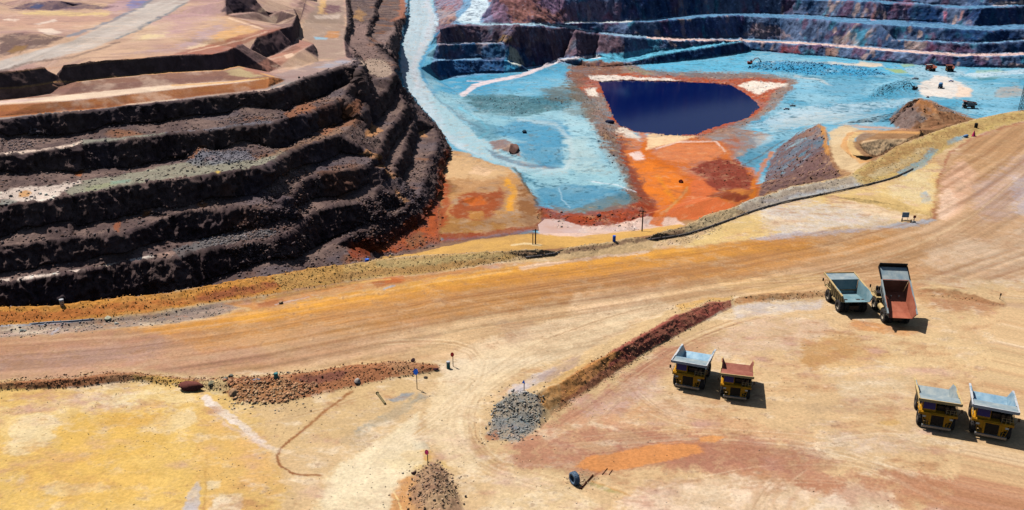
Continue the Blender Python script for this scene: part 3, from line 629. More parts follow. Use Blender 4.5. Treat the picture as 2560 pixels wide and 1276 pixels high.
# windrows
P((204,140,62), [(-600,860),(-600,800),(0,768),(155,761),(303,742),(438,728),(573,704),(674,688),(775,669),(860,661),(860,704),(708,730),(607,746),(506,759),(371,783),(270,793),(169,804),(0,815)], 3, 3, 1, 'F')
P((176,100,50), [(-300,840),(0,782),(155,776),(303,757),(438,744),(573,720),(674,704),(760,690),(740,712),(607,738),(506,752),(371,776),(270,787),(169,798),(0,808)], 5, 6, .75, 'F', .35)
P((150,84,56), [(480,748),(560,728),(650,706),(700,700),(690,716),(600,738),(500,756)], 5, 7, .7, 'F', .4)
P((190,150,84), [(680,690),(775,672),(860,663),(934,654),(1086,638),(1268,628),(1302,640),(1254,655),(1052,686),(860,702),(708,728)], 4, 4, .9, 'F', .2)
P((160,116,68), [(720,712),(860,685),(1000,668),(1200,650),(1260,645),(1250,655),(1052,682),(860,698)], 4, 6, .6, 'F', .5)
P((168,156,108), [(940,655),(1100,640),(1260,632),(1250,645),(1050,665),(950,672)], 5, 7, .5, 'F', .5)
P((150,128,112), [(-600,900),(-600,850),(0,818),(169,806),(270,797),(371,787),(506,763),(560,755),(600,770),(539,792),(438,808),(337,818),(169,832),(0,846)], 4, 4, .9, 'F', .15)
P((128,112,100), [(300,800),(371,790),(440,778),(500,765),(540,770),(480,790),(380,806)], 4, 5, .7, 'F', .3)
S((140,160,176), [(-200,820),(0,815),(100,812),(230,800)], 7, 2, 3, .8, 'F', .1); S((140,160,176), [(130,836),(150,820),(165,810)], 5, 2, 3, .7, 'F')
P((196,132,70), [(560,760),(607,750),(708,732),(860,706),(951,697),(1052,690),(1153,675),(1254,659),(1305,660),(1187,678),(1086,694),(985,713),(860,730),(640,775)], 4, 4, .9, 'F', .2)
P((150,84,52), [(640,760),(700,745),(720,755),(660,770)], 3, 4, .7, 'F', .2); P((160,88,50), [(930,705),(990,695),(1010,705),(940,716)], 3, 4, .7, 'F', .2); P((190,104,50), [(960,695),(1010,688),(1015,702),(965,708)], 3, 3, .7, 'F')
S((226,180,100), [(600,758),(720,735),(860,710),(980,698)], 4, 2, 3, .8, 'F', .2); S((190,180,170), [(690,760),(740,750),(770,742)], 5, 2, 3, .7, 'F')
P((134,104,78), [(1258,632),(1355,627),(1423,621),(1524,608),(1642,586),(1710,570),(1712,590),(1580,608),(1440,630),(1315,646)], 3, 4, .9, 'F', .25)
P((180,160,120), [(1712,570),(1767,541),(1835,520),(1879,520),(1790,560),(1712,592)], 4, 4, .8, 'F', .3)
P((190,182,160), [(1835,520),(1868,503),(1919,488),(1976,469),(2037,459),(2121,442),(2155,430),(2155,466),(2050,489),(1963,506),(1879,528)], 3, 4, .9, 'F', .15)
P((168,180,188), [(1900,505),(2050,475),(2140,455),(2150,464),(2050,486),(1920,512)], 4, 5, .5, 'F', .5)
P((200,170,98), [(2130,438),(2165,412),(2199,394),(2253,362),(2307,342),(2374,319),(2441,299),(2509,285),(2560,277),(2800,240),(2800,262),(2560,300),(2475,326),(2400,350),(2330,396),(2280,426),(2239,445),(2155,466)], 3, 5, .9, 'F', .1)
P((176,140,78), [(2200,410),(2260,375),(2330,350),(2340,370),(2270,410),(2220,430)], 5, 7, .6, 'F', .5)
P((110,160,170), [(2240,430),(2290,405),(2330,370),(2345,378),(2310,415),(2262,440)], 3, 4, .8, 'F', .2); P((120,168,180), [(2365,352),(2410,338),(2412,348),(2370,362)], 3, 3, .8, 'F', .2)
S((140,92,62), [(2165,408),(2199,388),(2253,354),(2307,338)], 5, 2, 3, .7, None, .3)
# lower windrows
P((164,104,66), [(-300,985),(0,956),(200,942),(280,930),(330,930),(400,940),(500,950),(600,945),(700,936),(800,924),(900,912),(1000,906),(1095,912),(1105,926),(1000,943),(900,963),(800,985),(700,1006),(600,1004),(540,974),(440,964),(330,950),(200,966),(0,974)], 4, 5, .95, 'F', .15)
P((206,166,84), [(320,938),(400,942),(480,955),(480,975),(420,965),(340,955)], 4, 5, .8, 'F', .2)
P((200,176,120), [(500,955),(560,950),(580,975),(540,990),(505,975)], 5, 5, .8, 'F', .2)
P((120,72,62), [(740,945),(830,930),(880,925),(860,950),(780,965)], 5, 6, .7, 'F', .3); P((176,128,80), [(580,960),(700,955),(760,975),(680,1000),(600,998)], 5, 7, .6, 'F', .5)
P((150,74,62), [(1400,958),(1480,906),(1600,838),(1700,782),(1770,757),(1830,752),(1830,768),(1700,832),(1600,888),(1480,968),(1400,1010)], 3, 4, .95, 'F', .1)
P((168,92,72), [(1560,862),(1640,818),(1720,780),(1810,755),(1800,766),(1690,815),(1600,868)], 4, 5, .7, 'F', .3)
P((190,134,72), [(1330,1000),(1400,955),(1470,912),(1530,880),(1560,880),(1500,930),(1430,985),(1370,1025)], 5, 6, .9, 'F', .15)
P((150,100,62), [(1370,1030),(1430,985),(1500,935),(1560,895),(1570,905),(1490,965),(1400,1025)], 4, 5, .8, 'F', .3)
P((126,128,122), [(1212,1085),(1235,1025),(1270,985),(1310,978),(1345,990),(1350,1040),(1330,1085),(1290,1108),(1240,1100)], 6, 7, .9, 'F', .2)
P((96,118,124), [(1260,1050),(1300,1030),(1330,1040),(1325,1080),(1280,1095)], 6, 7, .7, 'F', .4); P((168,104,70), [(1210,1090),(1240,1075),(1245,1100),(1215,1102)], 4, 4, .8, 'F')
P((186,184,190), [(1270,980),(1330,940),(1380,920),(1390,930),(1340,965),(1300,985)], 6, 6, .6, 'F', .3); P((160,132,116), [(1330,950),(1400,910),(1450,890),(1440,915),(1370,960)], 6, 8, .7, 'F', .3)
P((196,150,80), [(1350,970),(1420,930),(1480,895),(1470,912),(1400,955)], 6, 6, .6, 'F', .2)
P((168,112,66), [(1838,748),(1900,735),(1980,728),(2062,730),(2064,742),(1980,748),(1900,755),(1840,762)], 3, 4, .8, 'F', .3); P((206,160,86), [(1690,762),(1760,746),(1832,742),(1830,752),(1760,756),(1700,780)], 3, 5, .8, 'F', .3)
P((160,110,70), [(2285,728),(2360,722),(2440,738),(2515,766),(2510,772),(2430,752),(2350,736)], 3, 4, .8, 'F', .3)
S((150,90,46), [(735,1185),(700,1165),(695,1140),(705,1120),(735,1095),(760,1075),(800,1040),(850,1000),(880,980)], (6,8), 2, 3, .75, 'F', .25); S((150,96,50), [(800,1188),(760,1188),(735,1183)], 6, 2, 2, .75, 'F')
P((140,118,92), [(1420,1195),(1470,1180),(1500,1195),(1480,1215),(1430,1215)], 5, 6, .6, 'F', .3); P((150,142,76), [(1465,1205),(1520,1215),(1560,1235),(1500,1225)], 4, 5, .6, 'F', .2)
S((112,78,50), [(1460,1215),(1480,1195),(1500,1178)], 5, 2, 2, .8, 'F'); S((196,142,76), [(1480,1205),(1530,1220),(1575,1240)], 7, 3, 3, .7, 'F')

# ================= top terrace
P((204,160,120), [(300,150),(450,110),(560,40),(657,72),(600,105),(520,128),(400,140)], 14, 12, .8, 'P', .2)
P((220,168,110), [(540,90),(600,60),(650,75),(600,100),(540,115)], 8, 8, .8, 'P', .2)
P((176,150,158), [(280,140),(440,120),(560,50),(560,80),(480,125),(380,138)], 10, 12, .7, 'P', .4)
P((190,150,150), [(380,60),(500,10),(560,0),(560,30),(500,60),(440,90),(380,100)], 14, 14, .7, 'P', .4)
P((214,184,150), [(340,75),(430,55),(400,100),(330,105)], 8, 10, .6, 'P', .4)
P((226,196,160), [(470,118),(520,108),(515,120),(470,126)], 4, 5, .8, 'P', .2); P((228,204,150), [(370,85),(430,80),(420,95),(350,102)], 5, 8, .6, 'P', .3)
P((196,152,130), [(0,30),(260,35),(290,30),(250,60),(150,75),(0,70)], 10, 10, .8, 'P', .3)
P((226,196,130), [(40,32),(150,28),(280,32),(270,38),(120,38),(60,38)], 3, 5, .8, 'P', .2); P((232,208,186), [(90,72),(130,70),(155,84),(120,90)], 3, 4, .9, 'P'); P((232,208,186), [(15,46),(50,48),(40,53),(10,52)], 3, 4, .9, 'P'); P((228,206,186), [(85,60),(140,48),(142,52),(100,62)], 2, 3, .8, 'P')
P((186,150,160), [(260,20),(300,0),(330,0),(380,8),(330,30),(280,34)], 6, 8, .7, 'P'); P((110,120,170), [(312,12),(330,0),(400,0),(340,20),(318,26)], 5, 5, .8, 'P', .2)
P((84,64,66), [(0,92),(60,84),(110,90),(135,95),(172,90),(150,102),(110,115),(60,128),(25,138),(0,140)], 5, 6, .8, 'P', .3); P((150,112,66), [(24,130),(40,112),(75,108),(70,124),(30,136)], 4, 5, .8, 'P', .2)
P((60,50,80), [(20,26),(60,8),(140,2),(180,8),(290,18),(200,23),(130,27)], 3, 5, .8, 'P', .2); P((50,84,130), [(72,20),(90,8),(110,14),(95,25)], 3, 3, .6, 'P')
P((60,48,60), [(553,30),(565,8),(570,-20),(650,-20),(630,18),(600,28)], 3, 4, .85, 'P', .1)
P((200,166,140), [(640,30),(680,-10),(735,-10),(722,24),(690,28)], 4, 4, .8, 'P', .2)
P((92,68,66), [(600,36),(700,30),(740,20),(760,-10),(770,-10),(755,40),(735,66),(700,68),(660,52)], 4, 5, .7, 'P', .3)
hroad = [(-420,195),(0,160),(90,140),(200,108),(280,72),(350,38),(420,2),(470,-40)]
m_ = P((196,182,170), [(-420,175),(0,152),(90,128),(180,102),(240,74),(310,40),(370,10),(400,-20),(500,-20),(455,15),(400,45),(340,75),(290,98),(230,122),(120,148),(0,178),(-420,230)], 5, 3, 1, 'P', 0)
C *= (1 + m_ * .25 * fbm(np.c_[(V_ + U_ * .42) * .16, U_ * .004, U_ * 0], 3, 301))[:, None]
S((124,130,140), [(170,92),(240,70),(300,42),(360,14),(385,-6)], 9, 2, 3, .85, 'P', .1); S((110,124,130), [(290,98),(350,72),(400,46),(440,22),(465,8)], 6, 2, 3, .8, 'P', .2); S((90,106,120), [(345,72),(400,44)], 9, 2, 4, .7, 'P', .3)
S((120,96,86), [(0,176),(80,155),(180,142),(260,120),(300,106)], 7, 3, 4, .8, 'P', .3); S((206,150,110), [(0,186),(80,176),(200,163),(330,148),(450,137)], 4, 2, 2, .7, 'P', .1)
P((164,100,80), [(430,138),(490,122),(560,102),(657,74),(712,71),(698,76),(642,97),(585,122),(529,138)], 3, 3, .85, 'P', .15); S((230,190,160), [(470,132),(560,112),(610,100),(665,79)], 4, 2, 2, .8, 'P', .3)
S((232,194,160), [(572,46),(610,58),(655,72)], 5, 2, 1, .9, 'P'); S((150,104,70), [(566,38),(620,54),(660,70),(700,70)], 5, 2, 2, .6, 'P')
# bench with orange windrows and a pale road
P((176,110,64), [(-420,310),(0,264),(176,253),(317,238),(450,223),(606,206),(680,193),(716,200),(668,220),(518,238),(370,256),(273,270),(106,285),(-420,350)], 2, 2, 1, 'P')
P((158,92,62), [(0,280),(106,274),(273,259),(450,238),(640,216),(640,224),(518,236),(370,254),(273,268),(106,283),(0,291)], 3, 4, .6, 'P', .4)
P((150,108,90), [(-420,262),(0,226),(123,211),(282,197),(430,184),(557,178),(597,168),(684,193),(672,195),(589,201),(450,211),(317,223),(159,239),(0,253),(-420,300)], 2, 2, 1, 'P')
P((132,96,88), [(0,236),(150,222),(300,208),(450,196),(560,190),(560,198),(450,208),(317,220),(159,236),(0,250)], 3, 3, .6, 'P', .2); P((200,176,130), [(560,178),(597,168),(660,188),(620,194),(580,186)], 3, 3, .8, 'P', .1)
S((226,166,100), [(-420,258),(0,223),(62,218),(123,208),(194,204),(282,194),(353,188),(430,182),(509,178),(557,176),(582,169),(597,166),(640,180),(684,192)], 4, 1.5, 1, .9, 'P')
P((234,206,176), [(-420,302),(0,253),(159,239),(317,223),(450,211),(589,202),(672,195),(606,205),(450,222),(317,236),(176,251),(0,261),(-420,318)], 1.5, 1, 1, 'P', .05)
P((214,180,170), [(0,253),(100,247),(140,245),(60,256),(0,259)], 2, 2, .7, 'P', .3); S((228,168,84), [(430,214),(520,209),(600,203),(670,194)], 5, 2, 1, .8, 'P')
P((150,140,134), [(-420,352),(0,294),(106,286),(273,271),(450,247),(613,230),(668,221),(716,200),(740,203),(691,224),(571,236),(450,251),(317,264),(176,281),(0,299)], 2, 2, .9, 'P', .1); S((236,206,176), [(318,262),(400,253),(440,249)], 4, 1.5, 1, .8, 'P'); S((236,196,170), [(615,231),(680,224),(710,212)], 4, 1.5, 1, .7, 'P', .2)
P((166,140,132), [(690,188),(760,168),(800,155),(860,148),(895,156),(860,166),(800,183),(740,203),(716,205)], 3, 3, .95, 'P', .1); P((170,176,190), [(780,170),(850,152),(880,155),(830,168)], 4, 4, .6, 'P', .2)
P((176,120,100), [(610,172),(660,152),(716,125),(735,113),(745,100),(782,111),(760,122),(730,142),(705,163),(680,182),(640,184)], 4, 4, .9, 'P', .15); P((236,200,170), [(708,140),(730,134),(735,142),(715,148)], 2, 2, .9, 'P'); P((232,190,160), [(675,165),(700,162),(690,170)], 2, 2, .8, 'P'); P((110,78,66), [(700,130),(735,114),(755,122),(720,136)], 4, 5, .6, 'P', .3)
# valley pads
P((168,142,124), [(795,150),(790,120),(760,95),(756,60),(800,0),(860,0),(866,60),(860,100),(862,146),(830,150)], 4, 4, .9, 'P', .1); P((226,178,110), [(795,35),(800,0),(815,0),(818,36)], 3, 3, .8, 'P'); P((120,80,90), [(806,34),(815,12),(850,14),(850,32)], 4, 4, .8, 'P'); P((226,200,180), [(785,40),(855,36),(850,46),(790,48)], 3, 3, .8, 'P', .2); P((208,140,80), [(820,80),(850,78),(845,94),(810,96)], 3, 3, .8, 'P', .1); P((140,190,210), [(785,93),(820,95),(815,100),(788,99)], 2, 1, .9, 'P')
P((176,150,130), [(895,158),(930,148),(960,152),(980,172),(976,190),(955,196),(925,186),(905,170)], 3, 3, .95, 'P', .05); P((150,120,110), [(876,150),(872,105),(890,60),(930,60),(925,110),(950,140),(930,150),(895,156)], 4, 5, .7, 'P', .3); P((190,140,80), [(880,45),(895,20),(915,35),(905,55)], 3, 4, .6, 'P', .2); P((176,110,80), [(975,55),(1005,50),(1018,30),(1018,-10),(1000,-10),(998,40)], 3, 3, .8, 'P', .2); P((150,124,116), [(935,110),(960,85),(990,60),(1000,100),(985,140),(960,130)], 4, 5, .6, 'P', .4)
# hill benches
flat_h = inhill & (nz > .80)
def PF(c, pts, soft=3, warp=3, alpha=.9, jit=.1): P(c, pts, soft, warp, alpha, inhill, jit)
PF((228,200,178), [(-420,440),(0,385),(53,381),(106,374),(176,363),(205,354),(205,360),(176,370),(106,380),(53,387),(0,391),(-420,446)], 1.5, 1.5, 1, .05)
PF((140,136,120), [(205,352),(300,346),(414,333),(414,340),(353,348),(300,354),(205,362)], 2, 2, .9)
PF((110,108,116), [(414,332),(500,326),(640,306),(680,304),(680,310),(571,322),(414,340)], 2, 3, .8, .2)
PF((230,208,190), [(-420,560),(0,480),(50,470),(130,466),(205,455),(160,480),(140,499),(85,506),(50,503),(0,498),(-420,590)], 3, 5, 1, .15); PF((206,146,76), [(46,484),(62,478),(80,482),(70,492),(46,494)], 2, 2, .9, 0); PF((150,152,140), [(0,500),(40,500),(45,512),(0,513)], 2, 3, .8)
PF((146,140,120), [(165,478),(210,455),(300,440),(400,420),(500,405),(640,402),(705,378),(712,384),(677,409),(606,426),(500,440),(388,456),(247,479),(176,491)], 3, 4, .95, .1)
PF((150,154,110), [(215,470),(300,455),(300,464),(220,480)], 4, 4, .5, .2); PF((120,160,140), [(280,455),(330,448),(325,458),(280,464)], 3, 3, .5, .1); PF((224,186,80), [(530,434),(545,428),(560,432),(545,437)], 1.5, 1, .9, 0)
PF((122,122,130), [(470,410),(500,385),(545,380),(620,380),(640,400),(560,412),(490,420)], 4, 5, .7, .3); PF((150,96,64), [(475,400),(498,365),(515,366),(500,385),(485,402)], 2, 3, .8, .1); PF((150,110,80), [(640,402),(690,378),(760,352),(850,320),(860,330),(780,358),(712,384)], 3, 4, .6, .2)
PF((232,208,188), [(-420,780),(0,700),(25,698),(20,707),(0,711),(-420,800)], 2, 2, 1, .1); PF((232,208,190), [(45,698),(80,690),(150,682),(160,684),(150,689),(88,696),(44,704)], 1.5, 2, 1, .15); PF((230,206,188), [(150,684),(190,676),(230,672),(228,676),(180,684)], 1.5, 2, 1, .2); PF((228,204,178), [(230,672),(270,664),(300,660),(296,664),(240,673)], 1.5, 2, .9, .3); PF((240,218,200), [(325,650),(380,641),(388,645),(345,653),(326,654)], 1.5, 1.5, 1, 0); PF((200,160,140), [(388,640),(430,632),(440,638),(400,648)], 2, 3, .6, .3)
PF((110,108,106), [(430,628),(560,590),(680,575),(690,590),(606,608),(492,630),(441,646)], 3, 5, .7, .3)
PF((150,92,52), [(352,545),(365,530),(380,527),(378,540)], 2, 2, .9, 0); PF((150,84,50), [(285,570),(300,552),(305,560),(295,590)], 2, 3, .8, .2); PF((170,96,50), [(185,440),(200,428),(212,430),(205,445)], 2, 2, .8, 0); PF((160,100,60), [(490,517),(505,508),(520,512),(510,522)], 2, 2, .8, 0)
for q in ([(705,285),(740,270),(765,250),(775,262),(800,270),(770,284),(730,296)], [(790,330),(820,322),(835,310),(845,325),(815,338)], [(855,310),(870,270),(890,250),(905,270),(895,290),(870,305)]): PF((160,100,64), q, 3, 4, .7, .2)
for q in ([(890,385),(915,378),(948,396),(935,405),(918,395)], [(933,418),(950,435),(968,450),(985,448),(960,425),(945,415)], [(985,478),(1000,490),(1020,506),(1005,512),(990,500)], [(918,345),(915,310),(935,315),(960,330),(930,345)], [(1048,330),(1060,328),(1070,345),(1052,345)]): PF((206,146,96), q, 2, 3, .85, .1)
# rusty foot of the hill
P((150,66,30), [(870,655),(885,610),(930,600),(985,570),(1040,540),(1075,500),(1092,440),(1104,390),(1120,370),(1112,470),(1108,560),(1100,605),(1000,632)], 6, 8, .85, inhill | floor_, .3)
P((190,90,36), [(930,640),(960,600),(1000,590),(1060,570),(1090,520),(1100,560),(1090,600),(1000,628)], 6, 10, .6, inhill | floor_, .4)
P((120,100,70), [(1010,600),(1050,580),(1060,610),(1020,620)], 5, 8, .6, inhill | floor_, .3)
# ramp road
RAMPM = m_ = P((184,200,206), [(1030,-40),(1022,35),(1012,88),(1002,132),(1001,176),(1008,213),(1045,262),(1090,306),(1116,345),(1140,368),(1200,392),(1260,410),(1305,432),(1345,446),(1420,440),(1420,420),(1380,420),(1320,408),(1260,383),(1205,345),(1180,325),(1140,290),(1110,262),(1072,222),(1052,195),(1048,170),(1059,140),(1074,112),(1086,90),(1093,75),(1094,50),(1082,30),(1072,-40)], 4, 3, 1, 'P')
C *= (1 + m_ * (.14 * fbm(np.c_[(U_ + V_ * .2) * .12, V_ * .01, V_ * 0], 3, 311)))[:, None]
S((206,204,208), [(1065,0),(1078,40),(1075,80),(1050,130),(1032,180),(1045,220)], 14, 6, 4, .6, 'P', .1)
S((84,160,190), [(1018,-20),(1018,40),(1006,90),(996,132),(994,176),(1002,216),(1040,262),(1085,306)], 8, 3, 2, .8, 'P', .1); S((70,150,190), [(1094,80),(1078,115),(1062,145),(1054,172),(1060,200),(1090,240),(1150,296),(1200,335)], 9, 4, 3, .8, 'P', .1)
P((172,130,110), [(1086,20),(1130,18),(1145,45),(1125,62),(1095,60)], 4, 4, .8, 'P', .2); P((150,96,96), [(1082,-20),(1140,-20),(1160,10),(1140,30),(1090,20)], 4, 6, .8, 'P', .3)
# far left faces: brown and purple
P((120,90,96), [(1088,60),(1140,60),(1300,66),(1420,72),(1560,95),(1560,130),(1420,142),(1380,150),(1260,110),(1100,112)], 6, 8, .9, 'P', .2); P((150,96,86), [(1220,-30),(1400,-30),(1430,60),(1260,62),(1230,40)], 6, 8, .9, 'P', .2); P((132,104,130), [(1190,30),(1240,0),(1270,20),(1280,60),(1215,62)], 5, 6, .8, 'P', .3); P((130,110,150), [(1340,10),(1400,-10),(1420,20),(1390,40)], 5, 8, .6, 'P', .3); P((164,110,96), [(1270,30),(1330,20),(1380,40),(1360,60),(1280,60)], 5, 7, .6, 'P', .4)
P((180,140,90), [(1246,105),(1262,90),(1280,95),(1276,110)], 3, 4, .8, 'P', .2); P((166,60,90), [(1500,50),(1520,28),(1530,50)], 3, 4, .8, 'P', .2); P((150,120,140), [(1400,55),(1430,10),(1500,0),(1560,10),(1550,50),(1480,55)], 5, 8, .7, 'P', .4)
P((30,90,140), [(1096,190),(1098,152),(1262,152),(1268,182),(1200,184),(1130,190)], 3, 3, .9, 'P', .1); P((50,100,140), [(1098,146),(1100,115),(1260,112),(1262,146)], 3, 4, .8, 'P', .3); P((110,90,120), [(1110,140),(1140,120),(1160,130),(1140,146)], 4, 5, .6, 'P', .2); P((60,160,200), [(1260,182),(1270,120),(1285,150),(1300,178)], 3, 4, .8, 'P', .1); P((210,206,180), [(1272,150),(1276,118),(1290,125),(1310,165),(1296,170)], 3, 4, .9, 'P', .2); P((70,60,90), [(1300,130),(1340,100),(1370,110),(1390,150),(1340,168)], 5, 6, .8, 'P', .2)
S((170,170,180), [(1098,110),(1180,109),(1256,108)], 5, 1.5, 1, .8, 'P')
P((196,210,216), [(1140,52),(1165,30),(1178,12),(1178,-20),(1218,-20),(1222,20),(1200,44),(1200,58),(1160,60)], 3, 2, 1, 'P'); S((168,196,206), [(1150,54),(1200,61),(1340,62),(1440,68)], 7, 2, 1, .95, 'P')
S((140,170,190), [(1420,70),(1500,83),(1560,90),(1640,97)], 7, 2, 1, .95, 'P'); S((222,184,170), [(1620,96),(1720,101),(1800,102),(1900,105),(2000,108),(2080,114),(2200,124),(2300,132),(2400,139),(2500,138),(2560,135),(2900,130)], 9, 2, 1, 1, 'P')
S((206,206,200), [(1412,57.5),(1500,57),(1580,55)], 5, 1.5, 1, .9, 'P')
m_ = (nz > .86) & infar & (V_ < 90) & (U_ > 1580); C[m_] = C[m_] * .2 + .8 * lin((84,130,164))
P((90,176,200), [(1500,138),(1600,126),(1711,118),(1800,108),(1850,104),(1850,108),(1763,122),(1711,130),(1600,151),(1540,158),(1480,160),(1440,150)], 3, 3, .9, 'P', .1)
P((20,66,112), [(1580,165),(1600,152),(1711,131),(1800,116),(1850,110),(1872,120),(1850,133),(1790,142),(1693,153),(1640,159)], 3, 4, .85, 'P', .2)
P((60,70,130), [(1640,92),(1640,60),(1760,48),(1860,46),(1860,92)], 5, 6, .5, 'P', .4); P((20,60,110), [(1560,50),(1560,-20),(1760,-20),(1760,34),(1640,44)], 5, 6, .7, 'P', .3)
for q in ([(2265,56),(2262,22),(2330,18),(2360,24),(2360,60)], [(2412,64),(2410,26),(2455,22),(2550,24),(2552,60),(2490,66)]): P((16,58,108), q, 4, 4, .85, 'P', .1)  # dark blue over wall faces: their shade is painted into the rock colour
for q in ([(2360,104),(2360,76),(2430,80),(2540,80),(2545,102),(2440,108)], [(2440,132),(2440,113),(2560,108),(2560,128)]): P((18,56,104), q, 3, 4, .8, 'P', .15)  # lower faces likewise, shade painted as dark blue rock
P((120,56,80), [(2320,130),(2330,114),(2420,116),(2440,132),(2400,134)], 4, 5, .7, 'P', .3); P((190,120,110), [(2180,52),(2182,10),(2192,12),(2190,50)], 3, 3, .7, 'P', .2); P((170,110,130), [(2215,30),(2240,6),(2290,8),(2260,30)], 4, 6, .6, 'P', .4); P((206,120,140), [(2362,55),(2362,28),(2370,28),(2368,58)], 2, 2, .8, 'P'); P((200,140,130), [(2396,55),(2402,28),(2410,28),(2404,50)], 2, 2, .8, 'P')
P((190,160,140), [(2080,110),(2090,90),(2140,80),(2150,116)], 5, 7, .6, 'P', .5); P((196,160,150), [(1860,92),(1890,60),(1940,66),(1990,96)], 5, 8, .6, 'P', .5); P((200,170,150), [(2260,125),(2280,105),(2320,110),(2310,130)], 4, 5, .6, 'P', .4); P((150,60,50), [(1950,132),(1955,118),(2000,115),(2005,134)], 3, 4, .8, 'P', .2); P((190,140,110), [(2070,142),(2068,122),(2100,122),(2100,145)], 3, 4, .7, 'P', .2)
P((226,196,180), [(2480,14),(2500,2),(2540,8),(2556,0),(2556,14)], 3, 3, .8, 'P', .2)
# ---- floor
P((92,176,206), [(1440,166),(1600,162),(1860,136),(2080,146),(2300,168),(2560,174),(2560,190),(2200,188),(1990,184),(1700,182),(1560,175)], 6, 6, .9, 'P', .2)
P((150,190,204), [(1860,142),(1990,140),(2060,150),(1980,160),(1900,160)], 6, 8, .6, 'P', .3)
P((224,206,184), [(1890,156),(1960,152),(2010,156),(2120,158),(2200,160),(2210,168),(2120,166),(2000,162)], 3, 4, .8, 'P', .2); P((226,204,176), [(2140,166),(2150,154),(2200,158),(2210,168)], 3, 3, .8, 'P')
P((60,150,190), [(1866,172),(1890,158),(1970,152),(2080,162),(2150,166),(2230,188),(2150,193),(2060,188),(1960,180)], 3, 4, .9, 'P', .1)
P((160,176,90), [(2210,172),(2250,172),(2280,184),(2240,184)], 2, 3, .8, 'P', .2); P((176,190,120), [(2440,176),(2500,176),(2520,182),(2440,184)], 2, 3, .6, 'P', .2); P((170,186,110), [(2250,162),(2280,160),(2290,166),(2260,168)], 2, 2, .6, 'P', .2)
P((170,196,206), [(2260,170),(2300,166),(2420,176),(2400,195),(2330,200),(2280,195)], 4, 5, .8, 'P', .2)
P((232,218,204), [(2286,215),(2320,200),(2340,188),(2370,192),(2400,208),(2430,222),(2420,238),(2370,243),(2310,240),(2288,228)], 4, 5, .95, 'P', .05); P((236,206,180), [(2395,215),(2430,222),(2430,242),(2390,244)], 4, 4, .8, 'P')
P((70,150,180), [(2160,246),(2205,212),(2250,202),(2285,205),(2305,230),(2280,246),(2220,252)], 4, 5, .85, 'P', .15)
P((214,220,222), [(2400,186),(2560,174),(2560,186),(2440,196)], 3, 4, .7, 'P', .2); P((60,120,120), [(2440,196),(2500,193),(2490,200),(2450,202)], 2, 2, .7, 'P'); P((170,160,150), [(2480,240),(2500,222),(2540,216),(2560,226),(2560,240),(2500,246)], 4, 5, .8, 'P', .2)
P((190,206,212), [(2000,300),(2100,285),(2230,270),(2300,240),(2230,255),(2100,262),(1960,280),(1900,310),(1840,330)], 10, 10, .7, 'P', .2); P((96,170,200), [(1940,230),(2000,205),(2080,210),(2060,230),(1980,240)], 6, 8, .6, 'P', .3); P((90,176,204), [(1830,330),(1880,318),(1930,322),(1900,340),(1850,345)], 5, 6, .7, 'P', .2)
P((150,196,212), [(1960,200),(2080,196),(2280,200),(2200,230),(2100,260),(2000,255)], 10, 12, .5, 'P', .4); S((196,196,190), [(1990,190),(2050,200),(2080,215)], 7, 3, 3, .7, 'P')
P((120,180,205), [(2400,260),(2560,240),(2800,230),(2800,300),(2480,300)], 8, 8, .7, 'P', .3)
# lake banks: rust
P((140,104,84), [(1405,200),(1420,165),(1480,150),(1560,156),(1640,175),(1760,182),(1900,183),(1980,192),(2000,205),(1960,245),(1930,280),(1870,315),(1800,335),(1740,350),(1700,345),(1560,330),(1540,380),(1570,440),(1600,490),(1620,530),(1590,560),(1480,570),(1400,560),(1350,545),(1345,525),(1450,540),(1560,520),(1570,490),(1530,420),(1490,340),(1460,280),(1430,240)], 6, 8, .9, 'P', .15)
P((176,76,40), [(1450,225),(1430,205),(1500,180),(1640,190),(1780,198),(1900,194),(1970,200),(1930,240),(1910,265),(1900,285),(1860,300),(1800,322),(1750,340),(1700,342),(1590,332),(1545,316),(1530,292),(1520,262),(1505,232),(1470,245)], 5, 6, .9, 'P', .2)
P((130,84,66), [(1410,190),(1440,165),(1500,152),(1560,160),(1560,185),(1480,195),(1440,220)], 5, 7, .8, 'P', .3); P((120,110,110), [(1640,180),(1760,184),(1900,186),(1880,194),(1760,194),(1640,190)], 3, 5, .6, 'P', .4); P((150,150,110), [(1560,165),(1640,185),(1600,185)], 4, 6, .5, 'P')
P((238,222,206), [(1470,190),(1500,187),(1640,196),(1700,200),(1690,203),(1560,200),(1500,206),(1478,200)], 2, 3, .95, 'P', .05); P((238,224,206), [(1462,222),(1492,218),(1495,240),(1470,240)], 3, 3, .9, 'P'); P((236,214,190), [(1530,325),(1560,318),(1600,345),(1590,362),(1550,345)], 3, 4, .9, 'P', .1); P((240,226,208), [(1845,212),(1890,202),(1950,206),(1975,212),(1930,222),(1900,238),(1880,232)], 3, 4, .95, 'P', .05); P((240,190,130), [(1600,350),(1630,336),(1740,342),(1700,352),(1640,366)], 3, 4, .8, 'P', .1)
